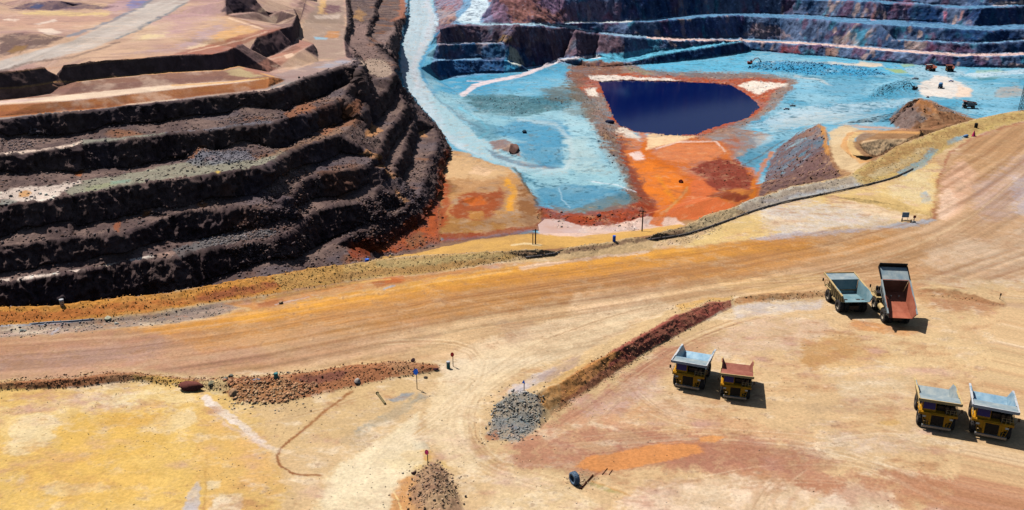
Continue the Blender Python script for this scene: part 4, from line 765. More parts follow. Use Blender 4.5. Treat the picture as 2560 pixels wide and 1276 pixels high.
# orange ponds
RB = (122, 58, 44)
P((150,112,92), [(1740,346),(1800,322),(1880,322),(1930,338),(1890,372),(1850,395),(1800,395),(1760,356)], 6, 8, .9, 'P', .2); P((176,92,54), [(1780,350),(1840,340),(1860,360),(1830,390),(1800,380)], 5, 8, .7, 'P', .4)
P((196,104,44), [(1545,335),(1600,350),(1640,345),(1740,342),(1800,352),(1830,390),(1880,420),(1900,470),(1890,500),(1845,512),(1820,532),(1740,552),(1640,552),(1600,520),(1575,440),(1550,380)], 8, 8, 1, 'P', .05)
P((212,124,74), [(1622,384),(1660,370),(1700,360),(1790,360),(1808,380),(1780,398),(1720,408),(1660,398)], 4, 4, .95, 'P', .05)
P((224,120,36), [(1580,405),(1630,402),(1690,428),(1716,460),(1700,500),(1650,515),(1610,480),(1585,440)], 6, 5, .95, 'P', .05)
P((206,104,56), [(1718,432),(1770,452),(1800,476),(1770,492),(1842,512),(1815,532),(1735,552),(1660,540),(1690,505),(1718,470)], 5, 5, .95, 'P', .05)
S((206,104,20), [(1606,340),(1616,356),(1606,380),(1640,402),(1690,424),(1722,450),(1716,486),(1680,515),(1640,540)], (22,16), 6, 6, .85, 'P', .1); S((226,140,30), [(1640,440),(1670,480),(1690,505)], 10, 5, 5, .6, 'P', .2)
S((186,146,90), [(1720,470),(1690,505),(1660,535),(1640,560)], 7, 3, 3, .6, 'P', .2)
P((240,206,160), [(1618,342),(1700,340),(1742,342),(1700,352),(1640,368),(1616,376)], 3, 4, .9, 'P', .1); S((232,206,190), [(1640,372),(1700,354),(1790,354),(1812,380)], 5, 2, 2, .8, 'P', .2); P((236,214,202), [(1575,382),(1600,376),(1618,400),(1590,402)], 3, 4, .8, 'P', .2)
P((128,54,42), [(1718,425),(1758,404),(1800,396),(1852,400),(1866,430),(1896,462),(1884,492),(1850,500),(1800,478),(1762,452)], 5, 7, .95, 'P', .1); P((196,120,50), [(1805,478),(1850,470),(1890,478),(1880,494),(1830,492)], 4, 6, .8, 'P', .3); P((120,50,30), [(1765,490),(1820,478),(1880,492),(1845,506)], 3, 5, .9, 'P', .1)
P((84,136,158), [(1850,395),(1875,375),(1950,350),(1935,380),(1885,420),(1858,418)], 4, 5, .8, 'P', .2); P((180,190,190), [(1880,340),(1940,335),(1930,355),(1890,370)], 5, 6, .6, 'P', .2); S((206,112,20), [(1932,382),(1905,420),(1885,460),(1880,492)], 12, 4, 4, .85, 'P', .1); S((90,66,46), [(1850,418),(1900,392),(1960,350)], 4, 1.5, 2, .7, 'P')
P((112,84,70), [(1500,318),(1535,322),(1562,360),(1572,410),(1596,455),(1620,500),(1640,525),(1600,520),(1560,470),(1540,425),(1530,370)], 6, 16, .9, 'P', .25); P((140,58,34), [(1535,325),(1560,360),(1578,410),(1600,455),(1645,522),(1615,520),(1580,460),(1560,400)], 5, 8, .85, 'P', .25)
P((110,88,70), [(1370,512),(1440,516),(1540,482),(1590,485),(1610,510),(1560,530),(1460,535),(1390,530)], 6, 8, .8, 'P', .25)
P((146,56,26), [(1335,552),(1352,520),(1400,530),(1450,530),(1540,512),(1600,500),(1648,526),(1640,548),(1560,560),(1500,568),(1450,562),(1400,552),(1360,560),(1345,580)], 5, 7, .95, 'P', .1); P((176,76,36), [(1400,535),(1500,535),(1580,520),(1560,545),(1480,552)], 5, 8, .6, 'P', .5)
P((222,186,166), [(1345,562),(1362,548),(1400,552),(1440,562),(1500,568),(1560,556),(1620,542),(1690,546),(1712,562),(1600,582),(1440,596),(1345,584)], 3, 4, .95, 'P', .05); P((206,104,36), [(1622,562),(1640,528),(1665,532),(1655,566)], 3, 3, .9, 'P')
# blue terraces
P((150,190,198), [(1080,235),(1160,236),(1300,240),(1480,300),(1545,400),(1560,470),(1430,520),(1340,500),(1300,440),(1200,390),(1120,330)], 12, 14, .7, 'P', .4)
P((66,150,186), [(1095,200),(1200,186),(1330,180),(1400,165),(1420,190),(1390,215),(1250,230),(1160,240),(1120,240)], 6, 8, .8, 'P', .3); S((232,212,210), [(1158,238),(1185,215),(1230,203),(1300,190),(1350,172),(1400,152),(1450,146),(1500,142)], (15,9), 2, 2, .95, 'P', .05); S((220,206,210), [(1170,202),(1230,205)], 5, 2, 2, .8, 'P')
P((110,180,206), [(1230,215),(1400,180),(1420,205),(1380,230),(1250,235)], 8, 8, .6, 'P', .3)
P((78,116,120), [(1160,240),(1250,236),(1350,240),(1440,245),(1420,270),(1350,285),(1250,290),(1190,280)], 6, 7, .85, 'P', .25); P((100,100,90), [(1340,225),(1430,205),(1470,250),(1400,255)], 8, 10, .5, 'P', .4)
P((56,136,172), [(1230,330),(1300,300),(1420,300),(1440,340),(1400,375),(1408,412),(1360,420),(1310,395),(1290,350)], 8, 8, .8, 'P', .2); P((170,204,210), [(1400,300),(1480,310),(1510,350),(1490,400),(1440,430),(1408,420),(1405,370),(1440,335)], 8, 8, .7, 'P', .3); P((168,200,204), [(1430,250),(1470,280),(1490,320),(1420,310),(1400,280)], 8, 8, .6, 'P', .3)
P((96,110,124), [(1080,230),(1120,262),(1200,320),(1215,335),(1160,300),(1100,250)], 4, 5, .7, 'P', .2); S((120,196,216), [(1150,270),(1200,300),(1225,330),(1200,345)], 7, 3, 2, .8, 'P')
P((90,110,130), [(1215,365),(1250,385),(1320,408),(1400,418),(1380,425),(1300,415),(1240,395)], 4, 5, .7, 'P', .2); P((140,100,88), [(1222,355),(1260,348),(1290,362),(1305,390),(1270,380),(1240,372)], 4, 5, .85, 'P', .1)
P((150,190,196), [(1310,435),(1420,425),(1530,410),(1560,440),(1570,470),(1460,470),(1350,470)], 8, 8, .8, 'P', .3); P((56,126,158), [(1335,475),(1400,462),(1540,470),(1575,490),(1480,515),(1420,520),(1360,510)], 7, 8, .8, 'P', .2); P((110,120,110), [(1440,520),(1560,480),(1590,500),(1540,525),(1460,530)], 5, 7, .7, 'P', .3); S((220,224,226), [(1480,455),(1540,462),(1590,480)], 4, 2, 2, .7, 'P'); S((200,220,226), [(1395,470),(1405,500),(1425,518)], 3, 2, 2, .5, 'P')
# tan mound
P((186,136,84), [(1126,370),(1180,390),(1260,415),(1300,440),(1330,490),(1350,540),(1335,575),(1200,592),(1100,598),(1100,520),(1096,480),(1106,430)], 5, 6, 1, 'P', .05); P((214,176,130), [(1126,378),(1250,415),(1292,440),(1260,455),(1190,452),(1110,450)], 10, 14, .8, 'P', .3); P((230,190,150), [(1190,415),(1240,430),(1230,442),(1180,436)], 4, 8, .7, 'P', .3)
P((180,134,92), [(1130,450),(1260,450),(1275,500),(1240,485),(1150,480)], 10, 12, .7, 'P', .3); P((152,104,50), [(1110,530),(1200,540),(1320,540),(1335,565),(1200,588),(1105,585)], 8, 12, .75, 'P', .4); P((126,84,48), [(1100,445),(1130,448),(1150,470),(1130,490),(1100,485)], 6, 8, .7, 'P', .3)
P((150,66,30), [(1130,525),(1145,490),(1190,480),(1235,480),(1250,468),(1264,490),(1258,515),(1230,540),(1180,548),(1145,540)], 7, 9, .9, 'P', .2); P((206,104,40), [(1160,500),(1210,490),(1222,508),(1175,514)], 5, 6, .85, 'P', .1); P((190,140,70), [(1170,528),(1215,528),(1205,545),(1180,545)], 4, 7, .6, 'P', .4)
P((226,156,46), [(1262,455),(1278,446),(1292,478),(1284,530),(1264,530),(1276,490)], 4, 5, .85, 'P', .1); P((160,62,26), [(1102,570),(1104,450),(1118,400),(1128,470),(1124,560)], 7, 10, .8, 'P', .3); P((140,54,26), [(1100,586),(1200,580),(1300,572),(1345,556),(1352,576),(1250,596),(1104,604)], 4, 7, .9, 'P', .15)
P((120,72,40), [(1290,470),(1310,455),(1340,500),(1360,530),(1350,575),(1300,570),(1300,520)], 7, 10, .75, 'P', .35); S((70,60,44), [(1285,420),(1302,440),(1322,478),(1344,512)], 6, 2, 3, .8, 'P', .2); P((116,86,76), [(1000,632),(1070,618),(1104,602),(1200,594),(1330,580),(1348,588),(1200,602),(1080,626),(1000,642)], 3, 4, .9, 'P', .2)
# shelf with poles
P((208,160,86), [(934,652),(1050,632),(1187,601),(1322,585),(1440,592),(1591,575),(1700,560),(1712,566),(1642,584),(1524,606),(1423,619),(1268,628),(1086,638),(934,655)], 2, 3, .95, 'P', .1); S((232,206,160), [(1280,612),(1310,608),(1350,612)], 7, 2, 2, .8, 'P')
# heap, pad, tank and mound at the right
P((112,84,82), [(1893,495),(1900,470),(1915,440),(1930,400),(1955,360),(1990,335),(2050,308),(2064,326),(2070,360),(2076,400),(2090,428),(2110,438),(2040,458),(1976,468),(1919,486)], 4, 5, .95, 'P', .15); P((150,112,92), [(1985,340),(2050,312),(2060,340),(2020,350)], 5, 6, .6, 'P', .3); P((206,140,60), [(2045,312),(2066,320),(2072,360),(2074,395),(2062,380),(2056,340)], 3, 4, .8, 'P', .1)
P((214,184,140), [(2072,330),(2115,312),(2150,325),(2122,340),(2110,370),(2130,392),(2165,405),(2140,432),(2100,425),(2080,390)], 4, 4, .95, 'P', .05); P((208,152,92), [(2100,370),(2118,335),(2150,326),(2310,330),(2305,336),(2160,336),(2124,350),(2122,375),(2160,398),(2180,402),(2150,410)], 3, 3, .9, 'P', .1); P((232,192,130), [(2130,388),(2117,365),(2124,342),(2140,332),(2160,330),(2140,345),(2135,368),(2160,392),(2175,400)], 2, 2, .9, 'P'); P((156,116,80), [(2142,345),(2160,334),(2310,336),(2300,347),(2200,348),(2160,352),(2152,365),(2170,385),(2160,388),(2145,370)], 2, 2, .9, 'P', .1); P((226,190,146), [(2172,385),(2158,368),(2160,354),(2200,350),(2280,349),(2230,372),(2195,390)], 3, 3, .95, 'P', .05)
P((150,104,72), [(2222,300),(2240,278),(2270,254),(2300,244),(2340,256),(2380,275),(2420,292),(2430,300),(2390,312),(2330,326),(2260,328)], 4, 5, .95, 'P', .1); P((120,104,100), [(2228,310),(2245,280),(2285,262),(2300,300),(2270,325)], 5, 7, .8, 'P', .3); P((196,130,74), [(2290,250),(2330,252),(2350,290),(2310,285)], 5, 6, .7, 'P', .2); P((190,130,84), [(2380,325),(2420,300),(2440,298),(2370,318),(2310,338)], 3, 4, .8, 'P', .2); P((200,150,120), [(2110,312),(2225,318),(2300,326),(2180,326)], 4, 4, .8, 'P', .2)
kf = FG[:, None]; C[:] = np.where(kf, C * np.array([.97, .965, 1.04]), C)
def tracks(guide, n, spread, seed, alpha=.4, wid=(2.0, 4.5), pale=(232, 208, 172), dark=(164, 122, 84), dom='F'):
    r = np.random.default_rng(seed); g = np.array(densify([(a, b, 0) for a, b in guide], 40))[:, :2]
    for _ in range(2): g[1:-1] = (g[:-2] + 2 * g[1:-1] + g[2:]) / 4
    t = np.gradient(g, axis=0); t /= np.linalg.norm(t, axis=1)[:, None]; nn = np.c_[-t[:, 1], t[:, 0] * .6]
    for i in range(n):
        o = r.normal() * spread; dr = r.normal() * spread * .35; a0, a1 = sorted(r.random(2)); a0 *= .6; a1 = 1 - (1 - a1) * .6; i0 = int(a0 * (len(g) - 3)); i1 = max(i0 + 3, int(a1 * len(g)))
        l = np.linspace(0, 1, len(g))[:, None]; q = g + nn * (o + dr * l); q = q[i0:i1]
        S(pale if r.random() < .45 else dark, [tuple(x) for x in q], float(r.uniform(*wid)), 1.6, 1.2, alpha * r.uniform(.5, 1.2), dom, .35)
G1 = [(1700, 758), (1560, 790), (1440, 830), (1330, 872), (1240, 925), (1170, 980), (1110, 1030), (1040, 1085), (960, 1145), (880, 1210), (830, 1300)]
G2 = [(1650, 780), (1450, 840), (1300, 900), (1200, 960), (1140, 1020), (1120, 1070), (1150, 1130), (1230, 1180), (1330, 1205), (1450, 1240), (1600, 1300)]
G3 = [(880, 868), (1060, 852), (1180, 862), (1240, 895), (1220, 950), (1160, 1000), (1060, 1065), (940, 1150), (850, 1300)]
G4 = [(1190, 985), (1150, 1040), (1158, 1100), (1210, 1150), (1290, 1182)]
tracks(G1, 16, 22, 1); tracks(G2, 14, 18, 2); tracks(G3, 12, 14, 3); tracks(G4, 9, 22, 4, .45)
tracks([(1350, 1100), (1480, 1015), (1600, 925), (1720, 855), (1850, 805), (2000, 775)], 12, 18, 5, .4, dark=(150, 104, 78))
tracks([(1300, 1130), (1500, 1112), (1750, 1092), (2000, 1112), (2250, 1170), (2570, 1260)], 18, 24, 6, .4, dark=(150, 100, 78))
tracks([(1900, 1150), (2060, 1100), (2200, 1080), (2400, 1105), (2600, 1150)], 10, 20, 7, .4); tracks([(1960, 1110), (2120, 1140), (2300, 1210), (2460, 1300)], 8, 14, 8, .45)
tracks([(1500, 1030), (1570, 960), (1640, 905), (1720, 862)], 9, 22, 9, .4, dark=(150, 104, 78)); tracks([(1560, 950), (1590, 1010), (1670, 1050), (1800, 1070)], 8, 16, 10, .4, dark=(160, 112, 84))
tracks([(1800, 715), (2050, 702), (2250, 690), (2420, 695), (2560, 745), (2640, 800)], 14, 12, 11, .45); tracks([(2000, 700), (2250, 640), (2420, 560), (2540, 460), (2620, 380)], 14, 24, 12, .35)
tracks([(1880, 1300), (1910, 1230), (1960, 1180), (2060, 1140)], 6, 20, 13, .4); tracks([(480, 1090), (640, 1060), (800, 1020), (930, 980), (1040, 960)], 8, 18, 14, .3, (1.5, 3)); tracks([(1560, 1290), (1700, 1230), (1900, 1190), (2100, 1190), (2300, 1230)], 8, 24, 15, .35)
tracks([(1150, 830), (1230, 810), (1330, 830), (1300, 870), (1240, 890)], 7, 14, 16, .4); tracks([(0, 900), (300, 878), (640, 832), (900, 785), (1200, 738), (1500, 698), (1800, 652)], 22, 20, 17, .3, (1.5, 4), (214, 182, 146), (140, 92, 60))
winm_pre = FG * (V[:, 2] > .3)

# ---- wear on every flat: dust, damp and stained patches at several sizes
q_ = XY0 * np.array([.055, .09, 0]); b1 = fbm(q_ + 7, 4, 601, .55); b2 = fbm(q_ * 4.3 + 70, 4, 611, .6); b3 = fbm(q_ * 17 + 170, 3, 621, .65); b4 = fbm(q_ * 5.1 + 370, 4, 631, .6)
def wear(k, c, a, n):
    a = (a * n * k)[:, None]; C[:] = C * (1 - a) + lin(c) * a
fgf = FG & (winm_pre < .5)
wear(fgf * (1 - .6 * onroad), (176, 122, 84), .62, sstep(.02, .55, .55 * b1 + .6 * b2 + .35 * b3))
wear(fgf * (1 - .6 * onroad), (238, 216, 184), .6, sstep(.05, .5, -.3 * b1 + .65 * b4 + .3 * b3))
wear(fgf * (1 - .8 * onroad), (200, 160, 150), .5, sstep(.08, .5, .5 * fbm(q_ * 1.7 + 470, 4, 641) + .4 * b2))
wear(fgf, (140, 96, 64), .5, sstep(.28, .6, b3 * .8 + .4 * b4))
pf = floor_ & (RIMD < -90); q2 = XY0 * .03; c1 = fbm(q2 + 3, 4, 651, .6); c2 = fbm(q2 * 4.7 + 9, 4, 661, .6); c3 = fbm(q2 * 16 + 9, 3, 671, .65)
blu = pf & (C[:, 2] > C[:, 0] * 1.15) & (RAMPM < .5)
wear(blu.astype(float), (170, 196, 200), .5, sstep(.0, .5, .5 * c1 + .6 * c2 + .2 * c3))
wear(blu.astype(float), (62, 118, 138), .7, sstep(.05, .5, -.5 * c1 + .5 * c2 + .5 * c3))
wear((pf & ~blu).astype(float), (120, 76, 52), .4, sstep(.1, .5, .6 * c2 + .5 * c3)); wear((pf & ~blu).astype(float), (220, 176, 130), .35, sstep(.1, .5, -.6 * c2 + .5 * c3))
wear(intop.astype(float) * (nz > .8), (150, 112, 104), .5, sstep(.05, .5, .5 * c1 + .6 * c2)); wear(intop.astype(float) * (nz > .8), (226, 196, 170), .45, sstep(.08, .5, -.4 * c1 + .6 * c2 + .2 * c3))
wear(blu.astype(float), (44, 92, 112), .7, sstep(.22, .55, c3 + .35 * c2)); wear(blu.astype(float), (150, 150, 140), .4, sstep(.2, .5, .5 * fbm(q2 * 2.3 + 90, 4, 675) + .4 * c3))
# steep rock: seams, streaks and broken blocks
qs = V * np.array([.22, .22, .05]); s1 = fbm(qs + 3, 4, 681, .65); s2 = fbm(V * np.array([.5, .5, .3]), 4, 691, .65)
C *= (1 + (infar * (.8 * s1 + .5 * s2 + .12) + inhill * steep * (.5 * s1 + .6 * s2) + intop * steep * (.4 * s1 + .5 * s2)))[:, None].clip(.25, 2.2)
wear(infar * 1.0, (150, 172, 190), .35, sstep(.22, .5, s2 + .3 * s1)); wear(infar * 1.0, (14, 40, 84), .6, sstep(.12, .5, -s1 - .3 * s2))

# worn tracks, stains and damp that lie over the dust
C[:] = C * (1 - onroad[:, None] * np.array([.07, .13, .22]))
P((236, 216, 180), [(790, 1300), (835, 1192), (880, 1150), (1000, 1062), (1050, 1030), (1034, 1090), (1062, 1150), (1000, 1206), (960, 1300)], 7, 7, .6, 'F', .1)
P((226, 200, 160), [(1110, 940), (1220, 880), (1400, 850), (1560, 790), (1640, 780), (1520, 842), (1440, 888), (1300, 930), (1220, 990), (1180, 1050), (1170, 1120), (1210, 1180), (1120, 1160), (1070, 1100), (1060, 1050)], 12, 10, .5, 'F', .2)
P((160, 104, 82), [(1300, 1115), (1420, 1075), (1560, 1070), (1760, 1090), (1960, 1110), (2120, 1160), (2060, 1190), (1900, 1160), (1760, 1165), (1600, 1185), (1440, 1190), (1290, 1170)], 12, 22, .55, 'F', .4)
P((166, 112, 88), [(1700, 860), (1800, 830), (1760, 880), (1640, 940), (1540, 990), (1440, 1040), (1380, 1080), (1360, 1060), (1480, 985), (1600, 910)], 10, 14, .5, 'F', .35)
P((172, 116, 84), [(1950, 1190), (2150, 1200), (2400, 1195), (2620, 1230), (2620, 1290), (2350, 1270), (2150, 1250)], 12, 24, .55, 'F', .45)
P((212, 140, 78), [(1430, 1165), (1480, 1138), (1560, 1130), (1650, 1110), (1750, 1115), (1765, 1130), (1690, 1148), (1620, 1165), (1560, 1176), (1480, 1178)], 3, 6, .75, 'F', .05); P((214, 146, 84), [(1748, 1096), (1790, 1089), (1812, 1095), (1788, 1106), (1752, 1106)], 2, 3, .8, 'F')
P((176, 124, 72), [(2000, 850), (2150, 850), (2180, 890), (2060, 930), (1990, 900)], 10, 22, .5, 'F', .5); P((222, 180, 90), [(-40, 1040), (420, 1020), (620, 1100), (600, 1260), (-40, 1290)], 30, 30, .35, 'F', .6)
S((140, 84, 46), [(735, 1186), (702, 1166), (696, 1142), (706, 1120), (735, 1095), (760, 1075)], (8, 6), 3, 3, .6, 'F', .3); S((146, 92, 50), [(765, 1070), (800, 1040), (850, 1000), (885, 978)], (11, 7), 4, 4, .5, 'F', .4); S((140, 84, 46), [(806, 1189), (765, 1189), (735, 1184)], 7, 3, 2, .6, 'F', .2)
P((150, 106, 70), [(2150, 440), (2200, 395), (2260, 362), (2320, 345), (2380, 325), (2450, 303), (2560, 282), (2560, 296), (2440, 325), (2330, 385), (2250, 430), (2160, 462)], 8, 12, .6, 'F', .6); P((206, 190, 150), [(2180, 440), (2260, 395), (2340, 360), (2330, 372), (2250, 420), (2190, 452)], 5, 8, .5, 'F', .5)
S((120, 74, 50), [(2150, 418), (2199, 391), (2253, 358), (2307, 339)], 6, 2, 3, .7, 'F', .4); P((130, 100, 80), [(1840, 522), (1980, 475), (2130, 440), (2140, 456), (1990, 496), (1850, 540)], 5, 8, .5, 'F', .55)
P((70, 120, 138), [(1180, 300), (1230, 310), (1260, 345), (1220, 350), (1180, 325)], 6, 8, .6, 'P', .3); P((180, 196, 190), [(1420, 350), (1470, 345), (1500, 400), (1520, 440), (1450, 440), (1410, 420)], 10, 12, .5, 'P', .3); S((190, 206, 206), [(1300, 300), (1390, 310), (1425, 345), (1432, 390), (1412, 425), (1360, 432)], 14, 6, 5, .6, 'P', .2)
P((66, 110, 122), [(1150, 250), (1200, 236), (1330, 240), (1400, 246), (1370, 272), (1280, 284), (1200, 276)], 8, 12, .55, 'P', .5); P((96, 92, 80), [(1360, 226), (1440, 200), (1480, 250), (1500, 300), (1440, 280), (1390, 250)], 8, 14, .6, 'P', .4)
P((206, 206, 198), [(1990, 290), (2120, 280), (2220, 286), (2190, 310), (2060, 312), (1960, 322), (1900, 332)], 8, 12, .5, 'P', .4); P((70, 140, 170), [(2090, 205), (2160, 200), (2180, 225), (2100, 240), (2040, 230)], 8, 14, .5, 'P', .5)
# ------------------------------------------------------------------ relief: broken rock, rubble, ruts
amp = np.zeros(NV)
dist = np.linalg.norm(V - np.array([0, 0, H]), axis=1)
hs = smooth_attr((inhill).astype(float), T, NV, 6); fs = smooth_attr(infar.astype(float), T, NV, 4); ts = smooth_attr(intop.astype(float), T, NV, 4)
ss = smooth_attr(steep, T, NV, 2)
qh = V * np.array([.16, .16, .11])
r1_ = billow(qh + 5, 5, 401, .55); r2_ = fbm(V * .55, 4, 411, .6); r3_ = fbm(V * np.array([.07, .07, .02]), 3, 421)
roadlike = np.zeros(NV)
for q in ([(-420,440),(0,386),(106,377),(205,360),(300,352),(414,337),(414,341),(300,355),(205,362),(106,381),(0,392)], [(-420,580),(0,492),(130,480),(205,462),(400,430),(640,408),(712,380),(780,356),(850,332),(850,342),(712,386),(606,428),(400,456),(247,480),(85,508),(0,514)], [(0,704),(150,684),(300,660),(430,640),(430,650),(300,664),(150,690),(0,712)], [(690,188),(800,160),(880,152),(980,160),(980,190),(950,197),(905,180),(860,168),(760,196),(691,226),(450,253),(0,301),(0,292),(450,246)]):
    m, k = mask_poly(q, 4, 2, 'P'); roadlike = np.maximum(roadlike, m)
a_h = hs * (0.55 + 1.6 * ss) * (1 - .85 * roadlike * (1 - ss))
disp = a_h * (1.0 * r1_ + .55 * r2_ + 1.0 * ss * r3_ + .45 * ss * billow(V * np.array([.45, .45, .3]) + 2, 3, 427, .6) + .75 * ss * billow(V * np.array([.34, .34, .05]) + 6, 3, 429, .6))
a_t = ts * ss * 1.0; disp += a_t * (.8 * r1_ + .4 * r2_ + .6 * r3_)
qf = V * np.array([.07, .07, .03])
fsx = fs * np.clip(ss + smooth_attr((nz < .93).astype(float), T, NV, 2) * .7, 0, 1)
disp += fsx * (2.6 * billow(qf + 3, 5, 431, .6) + 1.6 * fbm(V * np.array([.03, .03, .008]), 3, 441)) + fs * (1 - fsx) * .25 * r2_ + fsx * .9 * fbm(V * np.array([.3, .3, .15]), 4, 447, .65)
g1 = fbm(V * 1.1, 4, 451, .6); g2 = fbm(V * .25, 3, 461)
fg = FG.astype(float); berm = fg * np.clip(V[:, 2] / 1.2, 0, 1) * (V[:, 2] > .06)
disp += fg * (.02 + .03 * (1 - onroad)) * (g1 + g2 * 1.2) + berm * .34 * g1 + berm * .34 * g2
fl = floor_.astype(float)
rust = np.zeros(NV)
for q in ([(1405,200),(1420,165),(1480,150),(1560,156),(1640,175),(1760,182),(1900,183),(2000,205),(1960,245),(1930,280),(1870,315),(1800,335),(1740,350),(1700,345),(1560,330),(1540,380),(1570,440),(1620,530),(1590,575),(1345,575),(1345,525),(1450,540),(1560,520),(1570,490),(1490,340),(1430,240)], [(1730,430),(1760,405),(1820,395),(1870,410),(1880,440),(1860,470),(1800,462)], [(1893,495),(1915,440),(1930,400),(1990,335),(2050,308),(2076,400),(2110,438),(1976,468)], [(1866,172),(1890,158),(1970,152),(2080,162),(2230,188),(2150,193),(1960,180)], [(2222,300),(2270,254),(2300,244),(2340,256),(2420,292),(2390,312),(2260,328)], [(1160,240),(1350,240),(1440,245),(1420,270),(1350,285),(1190,280)], [(2160,246),(2205,212),(2285,205),(2305,230),(2220,252)]):
    m, k = mask_poly(q, 6, 5, 'P'); rust = np.maximum(rust, m)
disp += fl * (.05 + 1.15 * rust + .9 * ss) * (fbm(V * .3, 4, 471, .6) + .5 * fbm(V * .9, 3, 481, .6))
lakein, _k = mask_poly([(u, v) for u, v in lake_px], 3, 0, 'P'); disp *= (1 - lakein)
dirn = N0.copy(); flatd = np.array([0, 0, 1.0]); w_ = np.clip(ss, 0, 1)[:, None]
dirn = dirn * (.35 + .65 * w_) + flatd * (.65 - .65 * w_); dirn /= np.linalg.norm(dirn, axis=1)[:, None]
VD = V + dirn * disp[:, None]
# small-scale colour break-up: grit, dust, pebbles
rub = np.clip(np.maximum.reduce([hs * .9, rust, berm * .8, fs * ss]), 0, 1)
C *= (1 + (.10 * n_f + .09 * fbm(V * 1.9, 3, 501) + .10 * W3 + .05 * W1))[:, None]
sp = vnoise(V * np.array([1.3, 1.3, 1.3]) * np.where(FG, 1.6, .8)[:, None], 511)
C *= (1 + rub * (.55 * sstep(.72, .95, sp) - .35 * sstep(.72, .95, 1 - sp)))[:, None]
C = np.clip(C, .004, .88)

# ------------------------------------------------------------------ materials
def nodes(m):
    m.use_nodes = True; nt = m.node_tree; return nt, nt.nodes, nt.links, nt.nodes['Principled BSDF']
def mat_terrain(name, rough=.92, scale=1.0, bump=.35, var=.16):
    m = D.materials.new(name); nt, N, L, b = nodes(m)
    at = N.new('ShaderNodeAttribute'); at.attribute_name = 'Col'
    tc = N.new('ShaderNodeNewGeometry')
    n1 = N.new('ShaderNodeTexNoise'); n1.inputs['Scale'].default_value = 1.7 * scale; n1.inputs['Detail'].default_value = 6; n1.inputs['Roughness'].default_value = .7
    L.new(tc.outputs['Position'], n1.inputs['Vector'])
    mr = N.new('ShaderNodeMapRange'); mr.inputs[1].default_value = .25; mr.inputs[2].default_value = .75; mr.inputs[3].default_value = 1 - var; mr.inputs[4].default_value = 1 + var
    L.new(n1.outputs['Fac'], mr.inputs[0])
    mx = N.new('ShaderNodeVectorMath'); mx.operation = 'SCALE'
    L.new(at.outputs['Color'], mx.inputs[0]); L.new(mr.outputs[0], mx.inputs['Scale'])
    L.new(mx.outputs[0], b.inputs['Base Color'])
    bp = N.new('ShaderNodeBump'); bp.inputs['Strength'].default_value = bump; bp.inputs['Distance'].default_value = .25 / scale
    L.new(n1.outputs['Fac'], bp.inputs['Height']); L.new(bp.outputs[0], b.inputs['Normal'])
    b.inputs['Roughness'].default_value = rough; b.inputs['Specular IOR Level'].default_value = .15
    return m
M_ground = mat_terrain('packed_earth', .95, 1.0, .4, .26)
M_rock = mat_terrain('broken_rock', .85, .6, .8, .25)
M_far = mat_terrain('far_rock', .9, .3, .6, .2)
def mesh_obj(name, verts, tris, mat, col=None, smooth=True):
    me = D.meshes.new(name); n = len(verts)
    me.vertices.add(n); me.vertices.foreach_set('co', np.ascontiguousarray(verts, np.float32).ravel())
    me.loops.add(len(tris) * 3); me.loops.foreach_set('vertex_index', np.ascontiguousarray(tris, np.int32).ravel())
    me.polygons.add(len(tris)); me.polygons.foreach_set('loop_start', np.arange(len(tris), dtype=np.int32) * 3)
    me.polygons.foreach_set('loop_total', np.full(len(tris), 3, np.int32))
    me.update(calc_edges=True)
    if smooth: me.polygons.foreach_set('use_smooth', np.ones(len(tris), bool))
    if col is not None:
        a = me.color_attributes.new('Col', 'FLOAT_COLOR', 'POINT')
        a.data.foreach_set('color', np.c_[col, np.ones(n)].astype(np.float32).ravel())
    me.materials.append(mat); me.update()
    o = D.objects.new(name, me); COL.objects.link(o); return o
# which part of the setting each face belongs to
vr = np.full(NV, 0)
vr[floor_] = 1; vr[infar] = 2; vr[inhill] = 3; vr[intop] = 4; vr[FG & (onroad > .5)] = 5
winm, _k = mask_poly([(-600,880),(-600,800),(0,766),(155,759),(303,740),(438,726),(573,702),(674,686),(775,667),(860,659),(995,640),(1136,630),(1268,624),(1355,620),(1423,614),(1524,601),(1642,579),(1710,562),(1767,536),(1835,515),(1868,498),(1919,483),(1976,464),(2037,454),(2121,437),(2165,406),(2199,388),(2253,355),(2307,336),(2374,313),(2441,293),(2509,280),(2560,272),(2900,220),(2900,240),(2560,304),(2475,328),(2400,352),(2330,398),(2280,428),(2155,469),(2050,491),(1963,508),(1879,531),(1788,566),(1710,591),(1580,609),(1440,631),(1315,648),(1254,656),(1153,671),(1052,686),(951,693),(860,702),(708,728),(607,744),(506,757),(371,781),(270,791),(169,802),(0,813)], 1, 0, 'F'); vr[(winm > .5) & FG] = 6
rmp, _k = mask_poly([(1030,-40),(1022,35),(1009,88),(997,132),(995,176),(1001,213),(1041,262),(1087,306),(1112,345),(1140,372),(1200,394),(1260,412),(1305,434),(1345,448),(1420,440),(1420,420),(1380,420),(1320,408),(1260,383),(1205,345),(1180,325),(1140,290),(1110,262),(1072,222),(1052,195),(1048,170),(1059,140),(1074,112),(1086,90),(1093,75),(1094,50),(1082,30),(1072,-40)], 1, 0, 'P'); vr[(rmp > .5) & ~FG] = 7
fr = np.sort(vr[T], axis=1)[:, 1]
PARTS = [(0, 'ground', M_ground), (1, 'pit_floor', M_ground), (2, 'rock_terraces', M_far), (3, 'rock_benches', M_rock), (4, 'hill_terrain', M_ground), (5, 'haul_road', M_ground), (6, 'earth_embankment', M_ground), (7, 'ramp_road', M_ground)]
TER = {}
